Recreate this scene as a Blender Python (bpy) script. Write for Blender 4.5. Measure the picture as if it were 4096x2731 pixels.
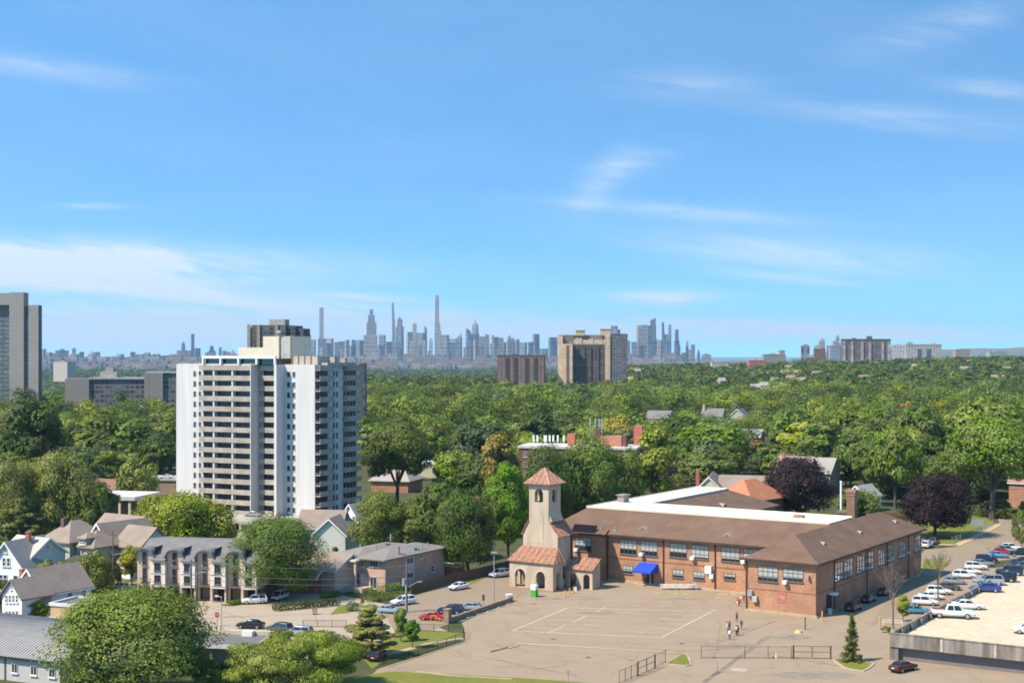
import bpy, math, random
import numpy as np
from mathutils import Vector, Matrix

scene = bpy.context.scene
for o in list(bpy.data.objects):
    bpy.data.objects.remove(o)
C = scene.collection

# ---------------------------------------------------------------- camera
FPX = 1422.2          # focal length in pixels of a 1024 px wide frame (50 mm lens)
VH = 352.0            # row of the horizon
H = 46.0              # eye height above the school yard
cam = bpy.data.cameras.new("camera")
cam.lens = 50.0
cam.sensor_width = 36.0
cam.shift_y = (VH - 341.0) / 1024.0
cam.clip_start = 1.0
cam.clip_end = 90000.0
camo = bpy.data.objects.new("camera", cam)
camo.location = (0, 0, H)
camo.rotation_euler = (math.radians(90), 0, 0)
C.objects.link(camo)
scene.camera = camo

# ---------------------------------------------------------------- sun, sky, exposure
SUN_EL = math.radians(51)
SUN_DIR = Vector((1.0, 0.48, 0)).normalized()      # the way the light travels, on the ground
L = Vector((SUN_DIR.x * math.cos(SUN_EL), SUN_DIR.y * math.cos(SUN_EL), -math.sin(SUN_EL)))
sun = bpy.data.lights.new("sun", 'SUN')
sun.energy = 3.7
sun.angle = math.radians(0.5)
sun.color = (1.0, 0.90, 0.75)
suno = bpy.data.objects.new("sun", sun)
suno.rotation_euler = L.to_track_quat('-Z', 'Y').to_euler()
suno.location = (-100, -50, 300)
C.objects.link(suno)

scene.view_settings.view_transform = 'Standard'
scene.view_settings.look = 'None'
scene.view_settings.exposure = 1.08
scene.view_settings.gamma = 1.0
scene.cycles.use_denoising = True
scene.cycles.max_bounces = 5
scene.cycles.diffuse_bounces = 3
scene.cycles.glossy_bounces = 3
scene.cycles.transmission_bounces = 4
scene.cycles.volume_bounces = 0
scene.cycles.sample_clamp_indirect = 4.0
scene.cycles.filter_width = 1.75

world = bpy.data.worlds.new("World")
scene.world = world
world.use_nodes = True
wt = world.node_tree
wn, wl = wt.nodes, wt.links
for n in list(wn):
    wn.remove(n)
def wmath(op, a, b=None, c=None):
    n = wn.new('ShaderNodeMath'); n.operation = op
    for i, x in enumerate((a, b, c)):
        if x is None: continue
        if isinstance(x, (int, float)): n.inputs[i].default_value = x
        else: wl.new(x, n.inputs[i])
    return n.outputs[0]
wout = wn.new('ShaderNodeOutputWorld')
bg = wn.new('ShaderNodeBackground')
bg.inputs['Strength'].default_value = 0.15
wl.new(bg.outputs[0], wout.inputs['Surface'])
tc = wn.new('ShaderNodeTexCoord')
sep = wn.new('ShaderNodeSeparateXYZ')
wl.new(tc.outputs['Generated'], sep.inputs[0])
sky = wn.new('ShaderNodeTexSky')
sky.sky_type = 'NISHITA'
sky.sun_disc = False
sky.sun_elevation = SUN_EL
sky.sun_rotation = math.atan2(-L.x, -L.y)
sky.altitude = 50
sky.air_density = 1.0
sky.dust_density = 0.3
sky.ozone_density = 2.2
# a clear, deep sky: the low part of the picture looks at air as clean as that higher up
comb = wn.new('ShaderNodeCombineXYZ')
wl.new(sep.outputs[0], comb.inputs[0]); wl.new(sep.outputs[1], comb.inputs[1])
zabs = wmath('MAXIMUM', sep.outputs[2], 0.0)
wl.new(wmath('ADD', wmath('MULTIPLY', zabs, 3.2), 0.13), comb.inputs[2])
nrm = wn.new('ShaderNodeVectorMath'); nrm.operation = 'NORMALIZE'
wl.new(comb.outputs[0], nrm.inputs[0])
wl.new(nrm.outputs[0], sky.inputs['Vector']) if 'Vector' in sky.inputs else None
# cirrus: streaked noise in the sky's own directions, gathered into banks
yy = wmath('MAXIMUM', sep.outputs[1], 0.02)
S = wmath('DIVIDE', sep.outputs[0], yy)
T = wmath('DIVIDE', sep.outputs[2], yy)
def streak(sx, ty, skew, detail, w):
    cb = wn.new('ShaderNodeCombineXYZ')
    wl.new(wmath('MULTIPLY', S, sx), cb.inputs[0])
    wl.new(wmath('MULTIPLY', wmath('ADD', T, wmath('MULTIPLY', S, skew)), ty), cb.inputs[1])
    cb.inputs[2].default_value = w
    nz = wn.new('ShaderNodeTexNoise'); nz.inputs['Scale'].default_value = 1.0
    nz.inputs['Detail'].default_value = detail; nz.inputs['Roughness'].default_value = 0.62
    nz.inputs['Distortion'].default_value = 0.9
    wl.new(cb.outputs[0], nz.inputs['Vector'])
    return nz.outputs[0]
n1 = streak(7, 60, 0.10, 8, 3.3)
n2 = streak(26, 160, 0.16, 6, 8.1)
nmix = wmath('ADD', wmath('MULTIPLY', n1, 0.65), wmath('MULTIPLY', n2, 0.35))
streaks = wmath('MULTIPLY', wmath('MAXIMUM', wmath('SUBTRACT', nmix, 0.38), 0.0), 4.0)
# (u, v) centre, half width, half height, slope (px down per px right), amount
BANKS = [(95, 258, 200, 16, 0.04, 1.25), (60, 275, 200, 14, 0.03, .7), (120, 289, 200, 8, 0.09, 1.1), (60, 328, 230, 20, 0.05, 1.25),
         (330, 318, 240, 14, 0.03, 0.75), (520, 330, 220, 12, 0.0, 0.75), (860, 334, 200, 9, 0.0, 0.5), (372, 297, 60, 4, 0.06, 0.5),
         (605, 178, 30, 22, -0.75, 0.30), (640, 160, 50, 14, -.2, .16), (668, 297, 52, 7, 0.0, 0.95), (930, 122, 160, 12, 0.09, 0.2), (860, 108, 60, 6, .05, .1),
         (690, 85, 70, 14, 0.0, 0.2), (690, 212, 120, 7, 0.08, 0.35), (810, 255, 150, 16, 0.1, 0.42),
         (40, 68, 110, 11, 0.12, 0.28), (960, 20, 90, 20, -0.3, 0.2), (800, 328, 160, 9, 0.03, 0.5),
         (85, 206, 40, 3, 0.0, 0.35), (1000, 90, 60, 8, 0.1, 0.25), (790, 278, 70, 5, 0.1, 0.35)]
tot = None
for (u, v, ru, rv, k, amp) in BANKS:
    ds = wmath('MULTIPLY', wmath('SUBTRACT', S, (u - 512) / FPX), FPX / ru)
    dt0 = wmath('MULTIPLY', wmath('SUBTRACT', T, (VH - v) / FPX), FPX / rv)
    dt = wmath('ADD', dt0, wmath('MULTIPLY', ds, k * ru / rv))
    r2 = wmath('ADD', wmath('MULTIPLY', ds, ds), wmath('MULTIPLY', dt, dt))
    g = wmath('MULTIPLY', wmath('EXPONENT', wmath('MULTIPLY', r2, -1.0)), amp)
    tot = g if tot is None else wmath('ADD', tot, g)
veil = wmath('MULTIPLY', wmath('MAXIMUM', wmath('SUBTRACT', streak(2.2, 9, 0.12, 4, 1.7), 0.36), 0.0), 0.16)
cloud = wmath('ADD', wmath('MULTIPLY', tot, wmath('ADD', wmath('MULTIPLY', streaks, 0.85), 0.2)), wmath('ADD', veil, 0.0))
cloud = wmath('MINIMUM', wmath('MULTIPLY', cloud, 1.45), 0.88)
mixc = wn.new('ShaderNodeMix'); mixc.data_type = 'RGBA'
wl.new(cloud, mixc.inputs[0])
tint = wn.new('ShaderNodeMix'); tint.data_type = 'RGBA'; tint.blend_type = 'MULTIPLY'
tint.inputs[0].default_value = 1.0
tint.inputs[7].default_value = (0.48, 0.86, 0.95, 1)
wl.new(sky.outputs[0], tint.inputs[6])
wl.new(tint.outputs[2], mixc.inputs[6])
mixc.inputs[7].default_value = (2.9, 3.1, 3.3, 1)
wl.new(mixc.outputs[2], bg.inputs['Color'])

# ---------------------------------------------------------------- helpers
rng = random.Random(7)
def ss(a, b, x):
    t = max(0.0, min(1.0, (x - a) / (b - a)))
    return t * t * (3 - 2 * t)
def terrain(x, y):
    s = x / max(y, 1.0)
    hill = (9 * ss(0.05, 0.09, s) + 14 * ss(0.08, 0.38, s)) * ss(900, 2200, y)
    val = -38 * ss(1000, 1500, y) * ss(-0.10, -0.24, s)
    z = hill + val
    st = 1850 + 700 * ss(0.03, 0.1, s)
    k = ss(st, st + 700, y)
    z = z * (1 - k) + (-39) * k
    if y > 9900: z = -46
    return z
def P(u, v, z=0.0):
    """ground survey: a sight line at (u, v) meets the level z"""
    D = (H - z) * FPX / (v - VH)
    return ((u - 512) * D / FPX, D)
def at(u, D):
    return ((u - 512) * D / FPX, D)
def zat(v, D):
    return H - (v - VH) * D / FPX
def K(c, x, y):
    i = int(c[1])
    return (256 * (i - 1) + x * 0.10884, {'a': 275, 'b': 425, 'c': 512}[c[0]] + y * 0.10884)

MATS = {}
def lin(c):
    return tuple(((x / 255.0) / 12.92 if x / 255.0 < 0.04045 else ((x / 255.0 + 0.055) / 1.055) ** 2.4) for x in c)
def mat(name, col, rough=0.85, var=0.12, scale=0.6, metal=0.0, spec=0.3, fine=0.08, coat=0.0, streaky=0.0):
    if name in MATS: return MATS[name]
    m = bpy.data.materials.new(name); m.use_nodes = True
    nt = m.node_tree; b = nt.nodes['Principled BSDF']
    b.inputs['Roughness'].default_value = rough
    b.inputs['Metallic'].default_value = metal
    b.inputs['Specular IOR Level'].default_value = spec
    if coat: b.inputs['Coat Weight'].default_value = coat
    t = nt.nodes.new('ShaderNodeTexCoord')
    a = nt.nodes.new('ShaderNodeTexNoise'); a.inputs['Scale'].default_value = scale
    a.inputs['Detail'].default_value = 5
    f = nt.nodes.new('ShaderNodeTexNoise'); f.inputs['Scale'].default_value = scale * 11
    f.inputs['Detail'].default_value = 2
    nt.links.new(t.outputs['Object'], f.inputs['Vector'])
    if streaky:      # rain streaks run down the wall
        mp = nt.nodes.new('ShaderNodeMapping'); mp.inputs['Scale'].default_value = (1, 1, streaky)
        nt.links.new(t.outputs['Object'], mp.inputs['Vector']); nt.links.new(mp.outputs[0], a.inputs['Vector'])
    else: nt.links.new(t.outputs['Object'], a.inputs['Vector'])
    r = nt.nodes.new('ShaderNodeMapRange')
    r.inputs[1].default_value = 0.3; r.inputs[2].default_value = 0.7
    r.inputs[3].default_value = 1 - var; r.inputs[4].default_value = 1 + var
    nt.links.new(a.outputs[0], r.inputs[0])
    r2 = nt.nodes.new('ShaderNodeMapRange')
    r2.inputs[1].default_value = 0.3; r2.inputs[2].default_value = 0.7
    r2.inputs[3].default_value = 1 - fine; r2.inputs[4].default_value = 1 + fine
    nt.links.new(f.outputs[0], r2.inputs[0])
    mm = nt.nodes.new('ShaderNodeMath'); mm.operation = 'MULTIPLY'
    nt.links.new(r.outputs[0], mm.inputs[0]); nt.links.new(r2.outputs[0], mm.inputs[1])
    v = nt.nodes.new('ShaderNodeVectorMath'); v.operation = 'SCALE'
    v.inputs[0].default_value = col
    nt.links.new(mm.outputs[0], v.inputs['Scale'])
    nt.links.new(v.outputs[0], b.inputs['Base Color'])
    MATS[name] = m
    return m
def glass(name, col=(0.03, 0.04, 0.05), rough=0.12, var=0.5):
    return mat(name, col, rough=rough, var=var, scale=0.35, spec=0.6, fine=0.2)
def grid_mat(name, wall, gl, fh=3.0, bw=3.0, fz=0.55, fx=0.6, z0=0.0, rough=0.7, var=0.1):
    """wall with a regular grid of window openings, laid out in the building's own axes"""
    if name in MATS: return MATS[name]
    m = mat(name, wall, rough=rough, var=var, scale=0.15)
    nt = m.node_tree; b = nt.nodes['Principled BSDF']
    src = b.inputs['Base Color'].links[0].from_socket
    def M(op, a, c=None):
        n = nt.nodes.new('ShaderNodeMath'); n.operation = op
        for i, x in enumerate((a, c)):
            if x is None: continue
            if isinstance(x, (int, float)): n.inputs[i].default_value = x
            else: nt.links.new(x, n.inputs[i])
        return n.outputs[0]
    t = nt.nodes.new('ShaderNodeTexCoord')
    s = nt.nodes.new('ShaderNodeSeparateXYZ'); nt.links.new(t.outputs['Object'], s.inputs[0])
    sn = nt.nodes.new('ShaderNodeSeparateXYZ'); nt.links.new(t.outputs['Normal'], sn.inputs[0])
    isx = M('GREATER_THAN', M('ABSOLUTE', sn.outputs[0]), 0.7)
    bay = M('ADD', M('MULTIPLY', s.outputs[1], isx), M('MULTIPLY', s.outputs[0], M('SUBTRACT', 1.0, isx)))
    fxx = M('LESS_THAN', M('FRACT', M('ADD', M('DIVIDE', bay, bw), 500.2)), fx)
    fzz = M('LESS_THAN', M('FRACT', M('ADD', M('DIVIDE', M('ADD', s.outputs[2], z0), fh), 500.0)), fz)
    up = M('LESS_THAN', M('ABSOLUTE', sn.outputs[2]), 0.5)
    mask = M('MULTIPLY', M('MULTIPLY', fxx, fzz), up)
    wn_ = nt.nodes.new('ShaderNodeTexWhiteNoise'); wn_.noise_dimensions = '3D'
    cb = nt.nodes.new('ShaderNodeCombineXYZ')
    nt.links.new(M('FLOOR', M('DIVIDE', bay, bw)), cb.inputs[0])
    nt.links.new(M('FLOOR', M('DIVIDE', M('ADD', s.outputs[2], z0), fh)), cb.inputs[1])
    nt.links.new(cb.outputs[0], wn_.inputs[0])
    vg = nt.nodes.new('ShaderNodeVectorMath'); vg.operation = 'SCALE'; vg.inputs[0].default_value = gl
    nt.links.new(M('ADD', M('MULTIPLY', M('POWER', wn_.outputs[0], 2.0), 2.4), 0.5), vg.inputs['Scale'])
    mx = nt.nodes.new('ShaderNodeMix'); mx.data_type = 'RGBA'
    nt.links.new(mask, mx.inputs[0]); nt.links.new(src, mx.inputs[6]); nt.links.new(vg.outputs[0], mx.inputs[7])
    nt.links.new(mx.outputs[2], b.inputs['Base Color'])
    return m

class MB:
    """collects shapes, builds ONE mesh object"""
    def __init__(s): s.v = []; s.f = []; s.m = []; s.cur = 0
    def mi(s, i): s.cur = i; return s
    def poly(s, pts):
        b = len(s.v); s.v += [tuple(p) for p in pts]; s.f.append(tuple(range(b, b + len(pts)))); s.m.append(s.cur); return s
    def hexa(s, p):   # 8 points: bottom 4 ccw, top 4 ccw
        b = len(s.v); s.v += [tuple(q) for q in p]
        for f in ((3, 2, 1, 0), (4, 5, 6, 7), (0, 1, 5, 4), (1, 2, 6, 5), (2, 3, 7, 6), (3, 0, 4, 7)):
            s.f.append(tuple(b + i for i in f)); s.m.append(s.cur)
        return s
    def box(s, x0, x1, y0, y1, z0, z1):
        if x0 > x1: x0, x1 = x1, x0
        if y0 > y1: y0, y1 = y1, y0
        if z0 > z1: z0, z1 = z1, z0
        return s.hexa([(x0, y0, z0), (x1, y0, z0), (x1, y1, z0), (x0, y1, z0), (x0, y0, z1), (x1, y0, z1), (x1, y1, z1), (x0, y1, z1)])
    def prism(s, pts, z0, z1):
        a = sum(pts[i][0] * pts[(i + 1) % len(pts)][1] - pts[(i + 1) % len(pts)][0] * pts[i][1] for i in range(len(pts)))
        if a < 0: pts = pts[::-1]
        n = len(pts); b = len(s.v)
        s.v += [(p[0], p[1], z0) for p in pts] + [(p[0], p[1], z1) for p in pts]
        s.f.append(tuple(b + i for i in range(n))[::-1]); s.m.append(s.cur)
        s.f.append(tuple(b + n + i for i in range(n))); s.m.append(s.cur)
        for i in range(n):
            j = (i + 1) % n
            s.f.append((b + i, b + j, b + n + j, b + n + i)); s.m.append(s.cur)
        return s
    def tube(s, p0, p1, r0, r1=None, n=8, cap=True):
        if r1 is None: r1 = r0
        p0, p1 = Vector(p0), Vector(p1); d = (p1 - p0).normalized()
        t = Vector((0, 0, 1)) if abs(d.z) < 0.9 else Vector((1, 0, 0))
        a = d.cross(t).normalized(); c = d.cross(a)
        b = len(s.v)
        for p, r in ((p0, r0), (p1, r1)):
            for i in range(n):
                g = 2 * math.pi * i / n
                s.v.append(tuple(p + a * (math.cos(g) * r) + c * (math.sin(g) * r)))
        for i in range(n):
            j = (i + 1) % n
            s.f.append((b + i, b + n + i, b + n + j, b + j)); s.m.append(s.cur)
        if cap:
            s.f.append(tuple(b + i for i in range(n))); s.m.append(s.cur)
            s.f.append(tuple(b + n + i for i in range(n))[::-1]); s.m.append(s.cur)
        return s
    def ball(s, c, r, n=8, k=5, sz=1.0):
        b = len(s.v)
        for i in range(k + 1):
            th = math.pi * i / k
            for j in range(n):
                ph = 2 * math.pi * j / n
                s.v.append((c[0] + r * math.sin(th) * math.cos(ph), c[1] + r * math.sin(th) * math.sin(ph), c[2] + r * sz * math.cos(th)))
        for i in range(k):
            for j in range(n):
                s.f.append((b + i * n + j, b + (i + 1) * n + j, b + (i + 1) * n + (j + 1) % n, b + i * n + (j + 1) % n)); s.m.append(s.cur)
        return s
    def gable(s, x0, x1, y0, y1, z0, z1, axis='y', th=0.25, over=0.4):
        """two roof slabs; ridge along axis"""
        if axis == 'y':
            xm = (x0 + x1) / 2; k = (z1 - z0) / (xm - x0)
            for (xe, sgn) in ((x0, -1), (x1, 1)):
                xo = xe + sgn * over; zo = z0 - k * over
                a, b2 = (xo, xm) if sgn < 0 else (xm, xo)
                za, zb = (zo, z1) if sgn < 0 else (z1, zo)
                s.hexa([(a, y0 - over, za), (b2, y0 - over, zb), (b2, y1 + over, zb), (a, y1 + over, za),
                        (a, y0 - over, za + th), (b2, y0 - over, zb + th), (b2, y1 + over, zb + th), (a, y1 + over, za + th)])
        else:
            ym = (y0 + y1) / 2; k = (z1 - z0) / (ym - y0)
            for (ye, sgn) in ((y0, -1), (y1, 1)):
                yo = ye + sgn * over; zo = z0 - k * over
                a, b2 = (yo, ym) if sgn < 0 else (ym, yo)
                za, zb = (zo, z1) if sgn < 0 else (z1, zo)
                s.hexa([(x0 - over, a, za), (x1 + over, a, za), (x1 + over, b2, zb), (x0 - over, b2, zb),
                        (x0 - over, a, za + th), (x1 + over, a, za + th), (x1 + over, b2, zb + th), (x0 - over, b2, zb + th)])
        return s
    def gwall(s, x0, x1, y0, y1, z0, ze, zr, axis='y'):
        """walls with gable ends up to the ridge"""
        if axis == 'y':
            xm = (x0 + x1) / 2
            pts = [(x0, z0), (x1, z0), (x1, ze), (xm, zr), (x0, ze)]
            f = lambda p, q: (p[0], q, p[1])
            A, B = y0, y1
        else:
            ym = (y0 + y1) / 2
            pts = [(y0, z0), (y1, z0), (y1, ze), (ym, zr), (y0, ze)]
            f = lambda p, q: (q, p[0], p[1])
            A, B = x1, x0
        b = len(s.v); n = 5
        s.v += [f(p, A) for p in pts] + [f(p, B) for p in pts]
        s.f.append(tuple(b + i for i in range(n))); s.m.append(s.cur)
        s.f.append(tuple(b + n + i for i in range(n))[::-1]); s.m.append(s.cur)
        for i in range(n):
            j = (i + 1) % n
            s.f.append((b + j, b + i, b + n + i, b + n + j)); s.m.append(s.cur)
        return s
    def hip(s, x0, x1, y0, y1, z0, z1, fx0, fx1, fy0, fy1, th=0.25):
        """hipped roof: eave rectangle at z0, flat or ridge rectangle at z1"""
        e = [(x0, y0), (x1, y0), (x1, y1), (x0, y1)]
        t = [(fx0, fy0), (fx1, fy0), (fx1, fy1), (fx0, fy1)]
        for i in range(4):
            j = (i + 1) % 4
            s.poly([(*e[i], z0 + th), (*e[j], z0 + th), (*t[j], z1 + th), (*t[i], z1 + th)])
            s.poly([(*e[i], z0), (*e[j], z0), (*e[j], z0 + th), (*e[i], z0 + th)])
        s.poly([(*p, z1 + th) for p in t])
        s.poly([(*p, z0) for p in e][::-1])
        return s
    def archwall(s, a0, a1, z0, z1, b0, b1, arches, axis='x', n=8):
        """a wall a0..a1 long, b0..b1 thick, with round-headed openings (centre, width, spring, bottom)"""
        def put(pl):   # polygon in (a, z), extruded through the thickness
            if axis == 'x': lo = [(a, b0, z) for a, z in pl]; hi = [(a, b1, z) for a, z in pl]
            else: lo = [(b1, a, z) for a, z in pl]; hi = [(b0, a, z) for a, z in pl]
            m = len(pl); b = len(s.v); s.v += lo + hi
            s.f.append(tuple(b + i for i in range(m))); s.m.append(s.cur)
            s.f.append(tuple(b + m + i for i in range(m))[::-1]); s.m.append(s.cur)
            for i in range(m):
                j = (i + 1) % m
                s.f.append((b + j, b + i, b + m + i, b + m + j)); s.m.append(s.cur)
        x = a0
        for (c, w, sp, zb) in sorted(arches):
            l, r = c - w / 2, c + w / 2
            put([(x, z0), (l, z0), (l, z1), (x, z1)])
            if zb > z0: put([(l, z0), (r, z0), (r, zb), (l, zb)])
            cur = [(c - w / 2 * math.cos(math.pi * i / n), sp + w / 2 * math.sin(math.pi * i / n)) for i in range(n + 1)]
            for i in range(n):
                put([cur[i], cur[i + 1], (cur[i + 1][0], z1), (cur[i][0], z1)])
            x = r
        put([(x, z0), (a1, z0), (a1, z1), (x, z1)])
        return s
    def obj(s, name, mats, parent=None, loc=(0, 0, 0), rot=0.0, smooth=False):
        me = bpy.data.meshes.new(name)
        me.from_pydata(s.v, [], s.f)
        if not isinstance(mats, (list, tuple)): mats = [mats]
        for m in mats: me.materials.append(m)
        if len(mats) > 1: me.polygons.foreach_set('material_index', s.m)
        if smooth: me.polygons.foreach_set('use_smooth', [True] * len(me.polygons))
        me.update()
        o = bpy.data.objects.new(name, me)
        C.objects.link(o)
        o.location = loc; o.rotation_euler = (0, 0, rot)
        if parent is not None: o.parent = parent
        return o
def tag(o, label, cat, group=None):
    o['label'] = label; o['category'] = cat
    if group: o['group'] = group
    return o
def thing(name, label, cat, loc=(0, 0, 0), rot=0.0, group=None):
    o = bpy.data.objects.new(name, None); C.objects.link(o)
    o.empty_display_size = 0.5
    o.location = loc; o.rotation_euler = (0, 0, rot)
    return tag(o, label, cat, group)
def struct(o, kind='structure'):
    o['kind'] = kind
    return o
def copy_tree(o, parent=None):
    kids = [c for c in C.objects if c.parent == o] if False else list(o.children)
    c = o.copy(); C.objects.link(c)
    if parent is not None: c.parent = parent
    for k in kids: copy_tree(k, c)
    return c
FOOT = []      # footprints (x, y, radius) where no tree may stand
class Frame:
    def __init__(s, O, rotdeg):
        s.O = O; s.r = math.radians(rotdeg)
        s.ex = (math.cos(s.r), math.sin(s.r)); s.ey = (-math.sin(s.r), math.cos(s.r))
    def loc(s, X, Y):
        dx, dy = X - s.O[0], Y - s.O[1]
        return (dx * s.ex[0] + dy * s.ex[1], dx * s.ey[0] + dy * s.ey[1])
    def wld(s, x, y):
        return (s.O[0] + x * s.ex[0] + y * s.ey[0], s.O[1] + x * s.ex[1] + y * s.ey[1])
    def ray(s, u, v):
        d = ((u - 512) / FPX, 1.0)
        o = s.loc(0, 0)
        return o, (d[0] * s.ex[0] + d[1] * s.ex[1], d[0] * s.ey[0] + d[1] * s.ey[1]), -(v - VH) / FPX
    def py(s, u, v, y=0.0):      # sight line meets the wall plane y -> (x, z)
        o, d, dz = s.ray(u, v); t = (y - o[1]) / d[1]
        return (o[0] + d[0] * t, H + dz * t)
    def px(s, u, v, x=0.0):
        o, d, dz = s.ray(u, v); t = (x - o[0]) / d[0]
        return (o[1] + d[1] * t, H + dz * t)
    def pz(s, u, v, z=0.0):
        return s.loc(*P(u, v, z))

# wall window facing -y (front) or +x (side): pane mesh with a frame and a sill as children
def window(par, face, c, a0, a1, z0, z1, nx=2, nz=1, pane=None, frame=None, blind=None, sill=True, name='window', proud=0.0, ft=0.07):
    if a0 > a1: a0, a1 = a1, a0
    if z0 > z1: z0, z1 = z1, z0
    def bx(mb, p0, p1, q0, q1, d0, d1):
        if face == 'y': mb.box(p0, p1, c - d1, c - d0, q0, q1)
        else: mb.box(c + d0, c + d1, p0, p1, q0, q1)
    g = MB(); bx(g, a0, a1, z0, z1, proud - 0.05, proud + 0.03)
    o = g.obj(name, pane, par)
    f = MB()
    for i in range(nx + 1):
        x = a0 + (a1 - a0) * i / nx
        bx(f, x - ft / 2, x + ft / 2, z0, z1, proud + 0.031, proud + 0.10)
    for i in range(nz + 1):
        z = z0 + (z1 - z0) * i / nz
        bx(f, a0 - ft / 2, a1 + ft / 2, z - ft / 2, z + ft / 2, proud + 0.031, proud + 0.115)
    if sill: bx(f, a0 - 0.15, a1 + 0.15, z0 - 0.2, z0 - 0.02, proud - 0.05, proud + 0.2)
    f.obj('frame', frame, o)
    if blind is not None:
        b = MB(); zb = z0 + (z1 - z0) * blind[1]
        bx(b, a0 + 0.05, a1 - 0.05, zb, z1 - 0.05, proud + 0.0305, proud + 0.045)
        b.obj('blind', blind[0], o)
    return o
# ---------------------------------------------------------------- common materials
W_WHITE = mat('white_paint', (0.57, 0.545, 0.52), var=0.09, scale=0.9, streaky=.05, fine=.05)
W_ROOFW = mat('white_membrane', (0.86, 0.83, 0.74), var=0.05, scale=0.2)
BRICK = mat('orange_brick', (0.375, 0.197, 0.112), var=0.2, scale=0.3, fine=0.22)
SHING = mat('brown_shingle', (0.15, 0.09, 0.06), var=0.16, scale=0.25, fine=0.14, rough=0.95)
STUCCO = mat('beige_stucco', (0.45, 0.36, 0.265), var=0.16, scale=0.9, streaky=.2)
TILE = mat('clay_tile', (0.35, 0.165, 0.105), var=0.45, scale=2.2, fine=0.25)
TILEP = mat('pale_clay_tile', (0.44, 0.28, 0.20), var=0.4, scale=2.6, fine=0.25)
DARKM = mat('dark_metal', (0.03, 0.028, 0.027), var=0.2, rough=0.5)
STEEL = mat('grey_steel', (0.3, 0.3, 0.3), var=0.15, rough=0.5)
WHITEM = mat('white_metal', (0.75, 0.75, 0.73), rough=0.4, var=0.06)
GLASS = glass('window_glass')
GLASSD = glass('dark_glass', (0.015, 0.018, 0.022))
BLIND = mat('window_blind', (0.36, 0.37, 0.34), var=0.08, scale=1.2)
FRAME = mat('grey_window_frame', (0.13, 0.12, 0.11), var=0.1)
FRAMEW = mat('white_window_frame', (0.62, 0.62, 0.6), var=0.05)
CONC = mat('concrete', (0.36, 0.33, 0.29), var=0.18, scale=0.5, fine=0.15)
CONCD = mat('weathered_concrete', (0.21, 0.18, 0.15), var=0.5, scale=1.0, streaky=.15, fine=0.2)
KERB = mat('pale_kerb', (0.40, 0.31, 0.21), var=0.12, scale=0.8)
YELLOW = mat('yellow_paint', (0.62, 0.36, 0.05), var=0.1)
WOOD = mat('grey_wood', (0.10, 0.075, 0.055), var=0.25, scale=1.0)
POLEW = mat('pole_wood', (0.16, 0.12, 0.09), var=0.2)
BLACK = mat('black_rubber', (0.012, 0.012, 0.013), var=0.1)
RED = mat('red_paint', (0.45, 0.035, 0.03), var=0.1)

def ground_mat(name, cols, scales, rough=0.95):
    m = bpy.data.materials.new(name); m.use_nodes = True
    nt = m.node_tree; b = nt.nodes['Principled BSDF']; b.inputs['Roughness'].default_value = rough
    b.inputs['Specular IOR Level'].default_value = 0.15
    t = nt.nodes.new('ShaderNodeTexCoord'); prev = None
    for i, (c, sc) in enumerate(zip(cols, [None] + scales)):
        if prev is None:
            rgb = nt.nodes.new('ShaderNodeRGB'); rgb.outputs[0].default_value = (*c, 1); prev = rgb.outputs[0]; continue
        n = nt.nodes.new('ShaderNodeTexNoise'); n.inputs['Scale'].default_value = sc; n.inputs['Detail'].default_value = 6
        n.inputs['Roughness'].default_value = 0.65
        nt.links.new(t.outputs['Object'], n.inputs['Vector'])
        r = nt.nodes.new('ShaderNodeMapRange'); r.inputs[1].default_value = 0.44; r.inputs[2].default_value = 0.66
        nt.links.new(n.outputs[0], r.inputs[0])
        mx = nt.nodes.new('ShaderNodeMix'); mx.data_type = 'RGBA'
        nt.links.new(r.outputs[0], mx.inputs[0]); nt.links.new(prev, mx.inputs[6]); mx.inputs[7].default_value = (*c, 1)
        prev = mx.outputs[2]
    nt.links.new(prev, b.inputs['Base Color'])
    return m
def cracked(m, w=0.3, amount=0.8, scale=0.075):
    """thin wandering seams and cracks in old asphalt"""
    nt = m.node_tree; b = nt.nodes['Principled BSDF']; src = b.inputs['Base Color'].links[0].from_socket
    t = nt.nodes.new('ShaderNodeTexCoord')
    n = nt.nodes.new('ShaderNodeTexNoise'); n.inputs['Scale'].default_value = 0.3; n.inputs['Detail'].default_value = 5
    nt.links.new(t.outputs['Object'], n.inputs['Vector'])
    mxv = nt.nodes.new('ShaderNodeMix'); mxv.data_type = 'RGBA'; mxv.inputs[0].default_value = 0.06
    nt.links.new(t.outputs['Object'], mxv.inputs[6])
    sc = nt.nodes.new('ShaderNodeVectorMath'); sc.operation = 'SCALE'; sc.inputs['Scale'].default_value = 60
    nt.links.new(n.outputs[1], sc.inputs[0]); nt.links.new(sc.outputs[0], mxv.inputs[7])
    vo = nt.nodes.new('ShaderNodeTexVoronoi'); vo.feature = 'DISTANCE_TO_EDGE'; vo.inputs['Scale'].default_value = scale
    nt.links.new(mxv.outputs[2], vo.inputs['Vector'])
    r = nt.nodes.new('ShaderNodeMapRange'); r.inputs[1].default_value = 0.0; r.inputs[2].default_value = w * scale * 0.5
    r.inputs[3].default_value = amount; r.inputs[4].default_value = 1.0
    nt.links.new(vo.outputs[0], r.inputs[0])
    mu = nt.nodes.new('ShaderNodeVectorMath'); mu.operation = 'SCALE'
    nt.links.new(src, mu.inputs[0]); nt.links.new(r.outputs[0], mu.inputs['Scale'])
    nt.links.new(mu.outputs[0], b.inputs['Base Color'])
    return m
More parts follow.
